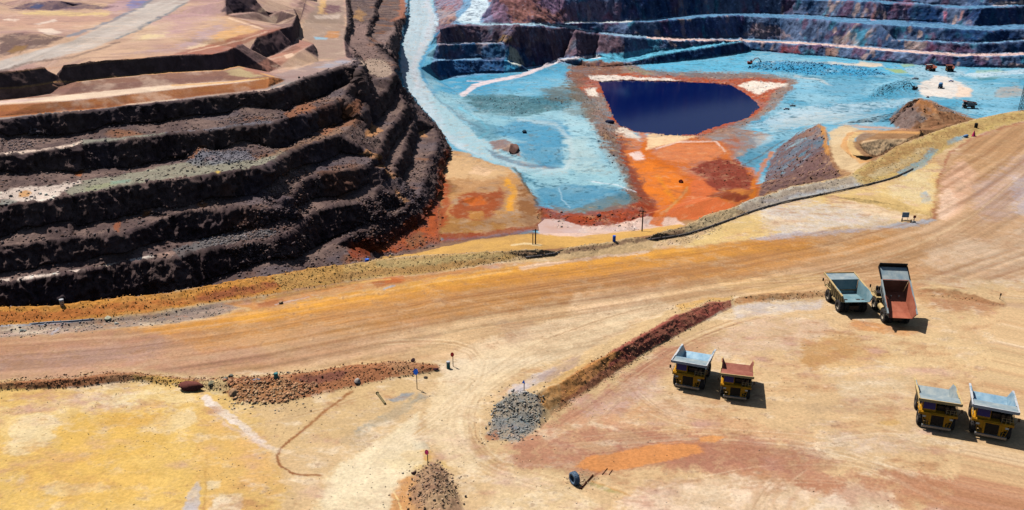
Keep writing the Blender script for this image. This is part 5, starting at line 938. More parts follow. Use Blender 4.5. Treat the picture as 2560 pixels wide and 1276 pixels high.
for rid, nm, mt in PARTS:
    tt = T[fr == rid]
    if len(tt) == 0: continue
    ids, inv = np.unique(tt, return_inverse=True)
    o_ = mesh_obj(nm, VD[ids], inv.reshape(-1, 3), mt, C[ids], nm not in ('rock_benches', 'rock_terraces')); o_['kind'] = 'structure'; TER[nm] = o_
# ------------------------------------------------------------------ water
def flat_sheet(name, pts, z, mat, n=6):
    w = px(pts, z, False)
    if np.linalg.norm(w[0] - w[-1]) < 1e-3: w = w[:-1]
    me = D.meshes.new(name); me.from_pydata([tuple(p) for p in w], [], [tuple(range(len(w)))])
    me.materials.append(mat); o = D.objects.new(name, me); COL.objects.link(o); o['kind'] = 'structure'
    if me.polygons[0].normal.z < 0: me.flip_normals()
    return o
def mat_simple(name, c, rough=.6, metal=0.0, spec=.5, var=.0, scale=3.0, c2=None, bump=0.0):
    m = D.materials.new(name); nt, N, L, b = nodes(m)
    b.inputs['Base Color'].default_value = (*lin(c), 1); b.inputs['Roughness'].default_value = rough; b.inputs['Metallic'].default_value = metal; b.inputs['Specular IOR Level'].default_value = spec
    if var > 0 or c2 is not None:
        tc = N.new('ShaderNodeTexCoord'); n1 = N.new('ShaderNodeTexNoise'); n1.inputs['Scale'].default_value = scale; n1.inputs['Detail'].default_value = 6; n1.inputs['Roughness'].default_value = .65
        L.new(tc.outputs['Object'], n1.inputs['Vector'])
        cr = N.new('ShaderNodeValToRGB'); cr.color_ramp.elements[0].position = .35; cr.color_ramp.elements[1].position = .65
        a = lin(c); d = lin(c2) if c2 is not None else np.clip(a * (1 - var), 0, 1)
        cr.color_ramp.elements[0].color = (*d, 1); cr.color_ramp.elements[1].color = (*a, 1)
        L.new(n1.outputs['Fac'], cr.inputs[0]); L.new(cr.outputs[0], b.inputs['Base Color'])
        if bump > 0:
            bp = N.new('ShaderNodeBump'); bp.inputs['Strength'].default_value = bump; bp.inputs['Distance'].default_value = .1
            L.new(n1.outputs['Fac'], bp.inputs['Height']); L.new(bp.outputs[0], b.inputs['Normal'])
    return m
M_lake = mat_simple('lake_water', (1, 20, 84), .1, 0, .06, .0, .6, (1, 14, 66), .08)
M_mud = mat_simple('mud_water', (216, 170, 146), .12, 0, .4, .0, .05, (226, 196, 186))
M_mud2 = mat_simple('orange_water', (224, 152, 86), .25, 0, .3, .0, .1, (214, 136, 74))
pink = flat_sheet('mud_pond', [(1345,562),(1362,548),(1400,550),(1440,560),(1480,566),(1530,556),(1570,550),(1600,542),(1640,538),(1690,546),(1708,560),(1690,575),(1600,590),(1500,600),(1400,598),(1350,586)], -44.35, M_mud)
lk = flat_sheet('lake_water', ring(lake_px, 1.03, 1.015), -46.75, M_lake)
# ------------------------------------------------------------------ light
wd = D.worlds.new('World'); scene.world = wd; wd.use_nodes = True
sky = wd.node_tree.nodes.new('ShaderNodeTexSky'); sky.sky_type = 'NISHITA'; sky.sun_disc = False
SUN_EL, SUN_AZ = math.radians(61), math.radians(-47)       # azimuth from +Y, negative to the left
sky.sun_elevation = SUN_EL; sky.sun_rotation = SUN_AZ
bg = wd.node_tree.nodes['Background']; wd.node_tree.links.new(sky.outputs[0], bg.inputs[0]); bg.inputs[1].default_value = 0.06
sd = D.lights.new('sun', 'SUN'); sd.energy = 5.0; sd.angle = math.radians(.5); sd.color = (1, .98, .95)
so = D.objects.new('sun', sd); COL.objects.link(so)
dv = Vector((math.cos(SUN_EL) * math.sin(SUN_AZ), math.cos(SUN_EL) * math.cos(SUN_AZ), math.sin(SUN_EL)))
so.rotation_euler = dv.to_track_quat('Z', 'Y').to_euler(); so.location = (-100, 200, 400)
scene.view_settings.view_transform = 'Standard'; scene.view_settings.look = 'None'; scene.view_settings.exposure = -0.3; scene.view_settings.gamma = 1.0
scene.cycles.max_bounces = 4; scene.cycles.diffuse_bounces = 0; scene.cycles.glossy_bounces = 2
# ------------------------------------------------------------------ helpers for the things
PU, PV = project(VD); PD = np.linalg.norm(VD - np.array([0, 0, H]), axis=1)
def gp(u, v, r=3.0):
    """the ground seen at a place in the photograph"""
    for rr in (r, r * 2, r * 5):
        k = np.nonzero((np.abs(PU - u) < rr) & (np.abs(PV - v) < rr))[0]
        if len(k):
            d0 = PD[k].min(); k = k[PD[k] < d0 + 8 + d0 * .02]
            q = (PU[k] - u) ** 2 + (PV[k] - v) ** 2
            return Vector(VD[k[np.argmin(q)]])
    return Vector(W(u, v, 0))
def props(o, label, cat, group=None):
    o['label'] = label; o['category'] = cat
    if group: o['group'] = group
    return o
def empty(name, loc, rz=0.0, sc=1.0):
    o = D.objects.new(name, None); COL.objects.link(o); o.location = loc; o.rotation_euler = (0, 0, rz); o.scale = (sc, sc, sc); o.empty_display_size = .5
    return o
class MB:
    def __init__(s): s.v = []; s.f = []
    def poly(s, vs, fs):
        b = len(s.v); s.v += [tuple(v) for v in vs]; s.f += [tuple(i + b for i in f) for f in fs]; return s
    def box(s, x0, x1, y0, y1, z0, z1, taper=0.0):
        t = taper
        return s.poly([(x0, y0, z0), (x1, y0, z0), (x1, y1, z0), (x0, y1, z0), (x0 + t, y0 + t, z1), (x1 - t, y0 + t, z1), (x1 - t, y1 - t, z1), (x0 + t, y1 - t, z1)],
                      [(0, 3, 2, 1), (4, 5, 6, 7), (0, 1, 5, 4), (1, 2, 6, 5), (2, 3, 7, 6), (3, 0, 4, 7)])
    def hexa(s, p):   # 8 points: bottom ring, top ring
        return s.poly(p, [(0, 3, 2, 1), (4, 5, 6, 7), (0, 1, 5, 4), (1, 2, 6, 5), (2, 3, 7, 6), (3, 0, 4, 7)])
    def bar(s, a, b, w=.06, n=6):
        a = Vector(a); b = Vector(b); d = b - a; q = d.to_track_quat('Z', 'Y'); L = d.length
        vs = [a + q @ Vector((w * math.cos(2 * math.pi * k / n), w * math.sin(2 * math.pi * k / n), z)) for z in (0, L) for k in range(n)]
        return s.poly(vs, [tuple(range(n))[::-1], tuple(range(n, 2 * n))] + [(k, (k + 1) % n, n + (k + 1) % n, n + k) for k in range(n)])
    def lathe(s, prof, c=(0, 0, 0), axis='x', n=28):
        """profile of (along axis, radius); closed ring profile allowed"""
        m = len(prof); vs = []
        for k in range(n):
            a = 2 * math.pi * k / n
            for t, r in prof:
                p = {'x': (t, r * math.cos(a), r * math.sin(a)), 'y': (r * math.cos(a), t, r * math.sin(a)), 'z': (r * math.cos(a), r * math.sin(a), t)}[axis]
                vs.append((p[0] + c[0], p[1] + c[1], p[2] + c[2]))
        fs = []
        for k in range(n):
            k2 = (k + 1) % n
            for j in range(m - 1): fs.append((k * m + j, k2 * m + j, k2 * m + j + 1, k * m + j + 1))
        return s.poly(vs, fs)
    def build(s, name, mat, parent=None, bevel=0.0, smooth=False):
        me = D.meshes.new(name); me.from_pydata(s.v, [], s.f); me.materials.append(mat)
        bm = bmesh.new(); bm.from_mesh(me)
        bmesh.ops.remove_doubles(bm, verts=bm.verts, dist=1e-5)
        bmesh.ops.recalc_face_normals(bm, faces=bm.faces)
        if bevel > 0: bmesh.ops.bevel(bm, geom=[e for e in bm.edges if e.calc_face_angle(0) > .5], offset=bevel, segments=1, affect='EDGES', clamp_overlap=True)
        bm.to_mesh(me); bm.free()
        if smooth:
            for p in me.polygons: p.use_smooth = True
        o = D.objects.new(name, me); COL.objects.link(o)
        if parent is not None: o.parent = parent
        return o
def part(o, label): o['label'] = label; return o
# ------------------------------------------------------------------ loose rock
def rock_mesh(seed, sub, rough=.35):
    bm = bmesh.new(); bmesh.ops.create_icosphere(bm, subdivisions=sub, radius=1)
    P_ = np.array([v.co[:] for v in bm.verts]); r = np.random.default_rng(seed)
    for _ in range(5):   # plane cuts give facets
        n = r.normal(size=3); n /= np.linalg.norm(n); h = r.uniform(.45, .8); d = P_ @ n
        P_ -= np.where(d > h, d - h, 0)[:, None] * n
    P_ *= 1 + rough * fbm(P_ * 1.5 + seed * 3.7, 3, seed)[:, None]
    P_ *= r.uniform(.75, 1.25, 3); bm.verts.ensure_lookup_table()
    T_ = np.array([[v.index for v in f.verts] for f in bm.faces]); bm.free()
    return P_, T_
ROCKS = [rock_mesh(900 + k, 1) for k in range(7)]
def mat_col(name, rough=.9):
    m = D.materials.new(name); nt, N, L, b = nodes(m); at = N.new('ShaderNodeAttribute'); at.attribute_name = 'Col'
    n1 = N.new('ShaderNodeTexNoise'); n1.inputs['Scale'].default_value = 2.5; n1.inputs['Detail'].default_value = 5; g = N.new('ShaderNodeNewGeometry'); L.new(g.outputs['Position'], n1.inputs['Vector'])
    mr = N.new('ShaderNodeMapRange'); mr.inputs[1].default_value = .3; mr.inputs[2].default_value = .7; mr.inputs[3].default_value = .78; mr.inputs[4].default_value = 1.2; L.new(n1.outputs['Fac'], mr.inputs[0])
    mx = N.new('ShaderNodeVectorMath'); mx.operation = 'SCALE'; L.new(at.outputs['Color'], mx.inputs[0]); L.new(mr.outputs[0], mx.inputs['Scale']); L.new(mx.outputs[0], b.inputs['Base Color'])
    b.inputs['Roughness'].default_value = rough; b.inputs['Specular IOR Level'].default_value = .2; return m
M_rub = mat_col('loose_rock')
RUB = {}
def scatter(name, mask, n, smin, smax, cols, local=.5, pw=2.2):
    k = np.nonzero(mask & (U_ > -60) & (U_ < 2620) & (V_ > -20) & (V_ < 1300))[0]
    if len(k) == 0: return
    pick = RNG.choice(k, n, replace=len(k) < n); cl = np.array([lin(c) for c in cols])
    vs, ts, cs = RUB.setdefault(name, ([], [], []))
    for i in pick:
        P_, T_ = ROCKS[RNG.integers(7)]; s = smin + (smax - smin) * RNG.random() ** pw
        a, b = RNG.random(2) * 6.28; ca, sa, cb, sb = math.cos(a), math.sin(a), math.cos(b), math.sin(b)
        R = np.array([[ca, -sa, 0], [sa, ca, 0], [0, 0, 1]]) @ np.array([[1, 0, 0], [0, cb, -sb], [0, sb, cb]])
        off = RNG.normal(size=3) * .4; off[2] = 0
        base = sum(len(x) for x in vs[-1:]) if False else None
        vs.append((P_ * s) @ R.T + VD[i] + off + np.array([0, 0, s * .02])); ts.append(T_)
        c = cl[RNG.integers(len(cl))] * (1 - local) + C[i] * local; cs.append(np.tile(np.clip(c * RNG.uniform(.85, 1.65), 0.005, .85), (len(P_), 1)))
def zone(pts, dom, soft=4, warp=4):
    m, k = mask_poly(pts, soft, warp, dom); return m > .4
scatter('hill_rubble', inhill & (nz > .45), 8970, 0.14, 0.79, [(112, 92, 88), (136, 116, 108), (84, 68, 68), (146, 104, 76), (150, 138, 136)], .75)
scatter('hill_rubble', zone([(540,600),(660,500),(720,430),(760,420),(800,440),(780,520),(760,640),(600,660)], 'P') | zone([(860,600),(900,500),(1000,480),(1060,380),(1080,420),(1040,520),(940,620)], 'P'), 3794, 0.16, 0.89, [(118, 100, 96), (150, 134, 128), (92, 74, 70), (146, 102, 74)], .75)
scatter('hill_rubble', zone([(470,405),(500,372),(545,378),(600,370),(660,385),(640,402),(520,416)], 'P') | zone([(540,310),(600,285),(660,285),(700,296),(640,312)], 'P') | zone([(60,345),(80,320),(140,350),(60,380),(0,385),(0,350)], 'P') | zone([(430,628),(560,592),(690,575),(690,590),(560,615)], 'P'), 1897, 0.14, 0.69, [(120, 118, 128), (160, 158, 166), (96, 88, 96)], .75)
berm_m = FG & (V[:, 2] > .25) & (V[:, 2] < 4)
scatter('embankment_rubble', (winm > .5) & FG & (U_ < 1300), 3794, 0.05, 0.22, [(190, 130, 80), (150, 92, 60), (214, 160, 100), (120, 76, 56)], .8)
scatter('embankment_rubble', (winm > .5) & FG & (U_ >= 1250), 2587, 0.05, 0.26, [(150, 116, 90), (110, 84, 70), (190, 160, 130), (206, 180, 130)], .8)
scatter('embankment_rubble', zone([(0,818),(270,797),(371,787),(506,763),(600,770),(539,792),(337,818),(0,848)], 'F'), 724, 0.06, 0.31, [(206, 196, 180), (190, 176, 156), (140, 128, 120), (170, 150, 130)], .5)
scatter('embankment_rubble', zone([(1640,600),(1720,585),(1790,560),(1800,580),(1720,605),(1640,615)], 'F'), 448, 0.06, 0.26, [(206, 176, 140), (180, 140, 110)], .6)
w1 = zone([(-60,980),(0,952),(280,928),(480,948),(600,942),(800,922),(1000,905),(1105,915),(1000,943),(800,985),(700,1006),(600,1004),(540,976),(330,952),(0,976)], 'F')
scatter('windrow_rubble', w1, 3449, 0.05, 0.26, [(176, 116, 76), (140, 84, 62), (206, 156, 104), (120, 80, 70)], .7)
scatter('windrow_rubble', zone([(565,945),(700,945),(800,960),(720,1004),(600,1010)], 'F'), 793, 0.10, 0.50, [(196, 146, 108), (170, 116, 84), (206, 170, 130)], .5)
scatter('windrow_rubble', zone([(1215,1085),(1240,1020),(1290,980),(1350,985),(1350,1050),(1300,1105)], 'F'), 1207, 0.05, 0.31, [(130, 136, 134), (96, 108, 112), (190, 186, 180), (120, 150, 150)], .6)
scatter('windrow_rubble', zone([(1380,1030),(1440,930),(1600,840),(1760,755),(1830,755),(1700,836),(1600,894),(1480,974),(1390,1035)], 'F'), 1380, 0.04, 0.21, [(160, 92, 72), (130, 74, 58), (196, 140, 100)], .7)
scatter('windrow_rubble', zone([(1030,1215),(1050,1170),(1090,1158),(1125,1195),(1150,1260),(1050,1280)], 'F'), 724, 0.05, 0.29, [(190, 160, 136), (150, 112, 90), (110, 80, 70)], .6)
scatter('windrow_rubble', zone([(1640,775),(1700,760),(1830,742),(2060,728),(2060,742),(1840,760),(1690,782)], 'F') | zone([(2290,735),(2440,740),(2515,768),(2440,755)], 'F'), 724, 0.04, 0.22, [(206, 170, 120), (160, 110, 76)], .7)
scatter('windrow_rubble', zone([(1400,1195),(1470,1180),(1510,1195),(1480,1220),(1420,1218)], 'F'), 103, 0.06, 0.21, [(206, 180, 150), (150, 110, 80)], .6)
scatter('windrow_rubble', FG & (onroad < .2) & (V[:, 2] < .2) & (V_ > 740), 2200, .04, .15, [(190, 160, 120), (130, 96, 70), (150, 140, 130)], .6)
scatter('windrow_rubble', zone([(1190,1110),(1225,1000),(1290,960),(1370,975),(1370,1060),(1310,1125)], 'F', 14, 20) | zone([(1000,1260),(1030,1170),(1080,1145),(1140,1180),(1180,1260)], 'F', 14, 20) | zone([(520,960),(700,930),(840,950),(760,1030),(580,1030)], 'F', 14, 20), 420, .08, .3, [(180, 150, 120), (140, 110, 90), (140, 136, 132)], .5)
scatter('floor_rubble', (rust > .5) & floor_, 6209, 0.14, 0.79, [(150, 90, 60), (176, 100, 64), (110, 80, 74), (200, 150, 110)], .8)
scatter('floor_rubble', zone([(1868,172),(1890,158),(1970,152),(2080,162),(2150,168),(2220,188),(2060,188),(1960,180)], 'P'), 1380, 0.32, 1.48, [(50, 130, 180), (36, 100, 160), (96, 170, 206)], .7)
scatter('floor_rubble', zone([(2165,246),(2205,215),(2250,203),(2285,206),(2260,215),(2215,240)], 'P'), 413, 0.24, 1.00, [(50, 110, 140), (80, 140, 160)], .7)
for nm, (vs, ts, cs) in RUB.items():
    off = np.cumsum([0] + [len(v) for v in vs[:-1]])
    o_ = mesh_obj(nm, np.vstack(vs), np.vstack([t + b for t, b in zip(ts, off)]), M_rub, np.vstack(cs), smooth=False); o_['kind'] = 'stuff'
# boulders that stand out: one thing each
def boulder(u, v, wpx, c, seed, label, sq=(1, 1, .8), name='boulder', grp='boulders'):
    p = gp(u, v); d = (p - Vector((0, 0, H))).length; r = wpx * d / F / 2
    P_, T_ = rock_mesh(seed, 3, .22); P_ = P_ * np.array(sq) * r / np.abs(P_[:, 0]).max()
    me_ = mesh_obj(name, P_, T_, M_rub, np.tile(lin(c), (len(P_), 1)) * (1 + .25 * fbm(P_ * 2.2 / r, 3, seed)[:, None]), smooth=False)
    me_.location = p + Vector((0, 0, r * sq[2] * .42)); me_.rotation_euler = (0, 0, 0)
    return props(me_, label, 'boulder', grp)
boulder(479, 974, 64, (128, 72, 62), 1, 'huge reddish brown boulder lying at the gap in the lower rubble windrow', (1, .62, .52))
boulder(1033, 905, 13, (74, 50, 52), 2, 'dark purple boulder alone on the road above the blue round sign')
boulder(529, 962, 14, (150, 142, 112), 3, 'pale olive stone just right of the huge reddish boulder')
boulder(564, 951, 14, (120, 118, 108), 4, 'grey stone with dark underside, lower of the pair on the windrow crest')
boulder(577, 944, 15, (140, 140, 124), 5, 'grey green stone, upper of the pair on the windrow crest')
boulder(640, 951, 20, (150, 146, 156), 6, 'flat blue grey slab stone on top of the brown rubble', (1, .5, .4))
boulder(583, 986, 22, (206, 160, 120), 7, 'large peach coloured block at the left end of the coarse rubble')
boulder(721, 933, 13, (88, 84, 92), 8, 'small dark grey slab at the road edge beside the teal object', (1, .6, .4))
boulder(895, 958, 16, (186, 170, 156), 9, 'pale grey stone at the foot of the purple windrow stretch')
boulder(1065, 945, 11, (84, 74, 64), 10, 'little dark stone on pale ground right of the blue round sign', (1, .7, .5))
boulder(1090, 924, 16, (84, 48, 58), 11, 'dark maroon stone on the windrow tip left of the barrel', (1, .7, .5))
boulder(702, 759, 12, (206, 160, 120), 12, 'single pale orange stone on the upper edge of the haul road')
boulder(58, 829, 14, (156, 160, 150), 13, 'grey stone with a dark shadow in the ditch near the left edge')
boulder(271, 798, 14, (196, 190, 160), 14, 'cream stone at the foot of the orange embankment')
boulder(291, 810, 13, (206, 200, 184), 15, 'whitish stone among gravel in the ditch', (1, .7, .6))
boulder(1032, 1184, 12, (70, 42, 46), 16, 'dark brown boulder beside the rubble heap with the pink sign')
boulder(1312, 334, 15, (50, 76, 92), 17, 'dark boulder alone on the turquoise pit floor', (1, .8, .8))
boulder(1288, 380, 30, (150, 112, 100), 18, 'brown rock hump beside the curve of the ramp road', (1, .8, .8))
boulder(1525, 308, 26, (40, 48, 78), 19, 'dark rock at the left tip of the lake shore', (1, .6, .45))
boulder(1498, 541, 12, (96, 70, 80), 20, 'purple grey stone at the corner of the pale pink pond')
boulder(2318, 245, 6, (80, 76, 90), 21, 'tiny dark stone above the brown conical mound')
boulder(1703, 458, 15, (110, 36, 26), 22, 'dark red lump standing in the orange mud pond', (.8, .8, .9))
# ------------------------------------------------------------------ materials of the machines
M = {}
M['yellow'] = mat_simple('machine_yellow', (240, 172, 26), .5, 0, .4, .25, 1.2, (214, 140, 28), .05)
M['cream'] = mat_simple('faded_cream_paint', (226, 196, 140), .6, 0, .4, .2, 1.0, (206, 170, 110), .05)
M['white'] = mat_simple('white_paint', (226, 224, 220), .5, 0, .4, .2, 1.0, (190, 190, 192))
M['dark'] = mat_simple('dark_steel', (38, 36, 40), .6, .2, .4, .3, 2.0, (58, 48, 42))
M['black'] = mat_simple('black_steel', (16, 16, 20), .7, 0, .3)
M['tyre'] = mat_simple('tyre_rubber', (52, 50, 52), .85, 0, .2, .3, 2.0, (92, 82, 74), .2)
M['rim'] = mat_simple('rim_paint', (206, 190, 160), .6, 0, .3, .3, 2.0, (150, 130, 110))
M['glass'] = mat_simple('cab_glass', (6, 50, 140), .15, 0, .25)
M['bed_blue'] = mat_simple('worn_bed_steel_blue', (176, 204, 216), .5, .2, .5, .3, .55, (112, 158, 186), .1)
M['bed_grey'] = mat_simple('worn_bed_steel_grey', (190, 196, 190), .55, .2, .5, .3, .55, (140, 160, 168), .1)
M['bed_rust'] = mat_simple('dusty_red_bed', (178, 112, 92), .8, 0, .2, .2, .6, (150, 86, 70), .1)
M['bed_teal'] = mat_simple('worn_bed_steel_teal', (164, 190, 192), .5, .2, .5, .3, .5, (120, 160, 170), .1)
M['bed_dark'] = mat_simple('dusty_dark_bed', (206, 122, 94), .85, 0, .1, .2, .5, (176, 96, 72), .1)
M['light'] = mat_simple('headlight_lens', (230, 228, 216), .2, 0, .6)
M['blue'] = mat_simple('blue_paint', (40, 120, 235), .45, 0, .4, .2, 3, (30, 96, 210))
M['red'] = mat_simple('red_paint', (200, 44, 40), .45, 0, .4, .2, 3, (130, 26, 30))
M['pink'] = mat_simple('pink_red_paint', (236, 60, 120), .45, 0, .4, .2, 3, (210, 44, 96))
M['steel'] = mat_simple('galvanised_steel', (150, 146, 140), .5, .4, .5, .2, 3)
M['pole'] = mat_simple('weathered_pole', (126, 96, 70), .8, 0, .2, .3, 3)
M['teal'] = mat_simple('teal_paint', (50, 130, 130), .5, 0, .4, .2, 3)
M['concrete'] = mat_simple('pale_concrete', (206, 196, 184), .85, 0, .2, .2, 3)
M['pipe'] = mat_simple('pipe_grey', (140, 130, 124), .6, .1, .3, .3, .4, (104, 96, 94))
M['orange'] = mat_simple('machine_orange', (206, 96, 70), .6, 0, .3, .2, 1, (160, 70, 60))
# ------------------------------------------------------------------ haul truck, built along +Y (front), origin on the ground
def wheel(parent, x, y, r, w, outer):
    t = MB(); h = w / 2; ri = r * .55
    prof = [(-h, ri), (-h, r * .86), (-h * .8, r * .97), (-h * .55, r), (h * .55, r), (h * .8, r * .97), (h, r * .86), (h, ri), (-h, ri)]
    t.lathe(prof, (x, y, r))
    for k in range(22):   # tread bars
        a = 2 * math.pi * k / 22; c, s = math.cos(a), math.sin(a)
        for sx in (-1, 1):
            x0, x1 = (x, x + sx * h * .92); q = []
            for rr in (r * .98, r * 1.03):
                for (xx, da) in ((x0, .0), (x1, .07), (x1, .16), (x0, .09)):
                    q.append((xx, y + rr * math.cos(a + da), r + rr * math.sin(a + da)))
            t.hexa(q)
    wt = t.build('wheel', M['tyre'], parent)
    m = MB(); o = h * .55 * outer
    m.lathe([(x - o * 0, .02), (x + outer * h * .45, .02), (x + outer * h * .45, ri * .45), (x + outer * h * .2, ri * .55), (x + outer * h * .15, ri * .85), (x + outer * h * .8, ri * .98), (x + outer * h * .8, ri * 1.02), (x - outer * h, ri * 1.02)], (0, y, r), 'x', 20)
    m.build('rim', M['rim'], wt)
def bed_shape(parent, m_in, m_out, pivot, ang, lip_dark):
    """dump body: sides, sloping floor, front wall and canopy; ang lifts it about the rear pivot"""
    def rot(p):
        y, z = p[1] - pivot[1], p[2] - pivot[2]; c, s = math.cos(ang), math.sin(ang)
        return (p[0], pivot[1] + y * c - z * s, pivot[2] + y * s + z * c)
    W_ = 3.1
    A = [(y, z) for y, z in ((-5.3, 3.3), (-3.6, 2.75), (1.6, 2.45))]      # floor, rear to front
    top = [(-5.2, 4.55), (-3.4, 5.0), (2.2, 5.45)]                          # side rail
    m = MB(); th = .14
    def q(pts, nrm):   # slab of thickness th
        a = [rot(p) for p in pts]; b = [rot((p[0] + nrm[0] * th, p[1] + nrm[1] * th, p[2] + nrm[2] * th)) for p in pts]
        m.hexa(a + b)
    fw = 2.55   # half width of floor
    for i in range(2):
        (y0, z0), (y1, z1) = A[i], A[i + 1]
        q([(-fw, y0, z0), (fw, y0, z0), (fw, y1, z1), (-fw, y1, z1)], (0, 0, -1))
    q([(-fw, 1.6, 2.45), (fw, 1.6, 2.45), (W_ - .1, 2.2, 5.45), (-W_ + .1, 2.2, 5.45)], (0, .98, -.1))
    inner = m.build('bed', m_in, parent, 0)
    for sx in (-1, 1):
        m = MB()
        for i in range(2):
            (y0, z0), (y1, z1) = A[i], A[i + 1]; (a0, b0), (a1, b1) = top[i], top[i + 1]
            q([(sx * fw, y0, z0), (sx * fw, y1, z1), (sx * W_, a1, b1), (sx * W_, a0, b0)], (sx, 0, -.1))
        sw = m.build('side_panel', m_in, parent)
        m = MB()
        for i in range(2):
            (y0, z0), (y1, z1) = A[i], A[i + 1]; (a0, b0), (a1, b1) = top[i], top[i + 1]
            p = [(sx * (fw + .16), y0, z0), (sx * (fw + .16), y1, z1), (sx * (W_ + .16), a1, b1), (sx * (W_ + .16), a0, b0)]
            q(p, (sx * .35, 0, 0))
        for k in range(6):
            y = -4.6 + k * 1.1; zt = np.interp(y, [t[0] for t in top], [t[1] for t in top]); zb = np.interp(y, [a[0] for a in A], [a[1] for a in A])
            m.hexa([rot(p) for p in [(sx * (fw + .2), y, zb), (sx * (fw + .36), y, zb), (sx * (fw + .36), y + .22, zb), (sx * (fw + .2), y + .22, zb), (sx * (W_ + .2), y, zt), (sx * (W_ + .36), y, zt), (sx * (W_ + .36), y + .22, zt), (sx * (W_ + .2), y + .22, zt)]])
        m.hexa([rot(p) for p in [(sx * W_, -5.25, 4.5), (sx * (W_ + .34), -5.25, 4.5), (sx * (W_ + .34), 2.25, 5.42), (sx * W_, 2.25, 5.42), (sx * W_, -5.25, 4.68), (sx * (W_ + .34), -5.25, 4.68), (sx * (W_ + .34), 2.25, 5.6), (sx * W_, 2.25, 5.6)]])
        m.build('side_rib', m_out, sw)
    m = MB()
    q([(-W_ - .1, 2.15, 5.42), (W_ + .1, 2.15, 5.42), (W_ + .1, 5.15, 5.75), (-W_ - .1, 5.15, 5.75)], (0, 0, -1))
    cp = m.build('canopy', M['bed_grey'] if m_in is not M['bed_rust'] else m_in, parent)
    m = MB(); m.hexa([rot(p) for p in [(-W_ - .15, 5.15, 5.45), (W_ + .15, 5.15, 5.45), (W_ + .15, 5.33, 5.45), (-W_ - .15, 5.33, 5.45), (-W_ - .15, 5.15, 5.95), (W_ + .15, 5.15, 5.95), (W_ + .15, 5.33, 5.95), (-W_ - .15, 5.33, 5.95)]])
    for k in range(5):
        x = -2.6 + k * 1.3
        m.hexa([rot(p) for p in [(x - .09, 2.3, 5.0), (x + .09, 2.3, 5.0), (x + .09, 5.1, 5.42), (x - .09, 5.1, 5.42), (x - .09, 2.3, 5.28), (x + .09, 2.3, 5.28), (x + .09, 5.1, 5.6), (x - .09, 5.1, 5.6)]])
    for sx in (-1, 1):
        m.hexa([rot(p) for p in [(sx * (W_ + .1), 2.15, 5.3), (sx * (W_ + .3), 2.15, 5.3), (sx * (W_ + .3), 5.3, 5.5), (sx * (W_ + .1), 5.3, 5.5), (sx * (W_ + .1), 2.15, 5.62), (sx * (W_ + .3), 2.15, 5.62), (sx * (W_ + .3), 5.3, 5.98), (sx * (W_ + .1), 5.3, 5.98)]])
    if lip_dark: m.hexa([rot(p) for p in [(-W_ - .15, 5.33, 5.3), (W_ + .15, 5.33, 5.3), (W_ + .15, 5.5, 5.3), (-W_ - .15, 5.5, 5.3), (-W_ - .15, 5.33, 6.6), (W_ + .15, 5.33, 6.6), (W_ + .15, 5.5, 6.6), (-W_ - .15, 5.5, 6.6)]])
    m.build('canopy_edge', M['black'] if lip_dark else m_out, cp)
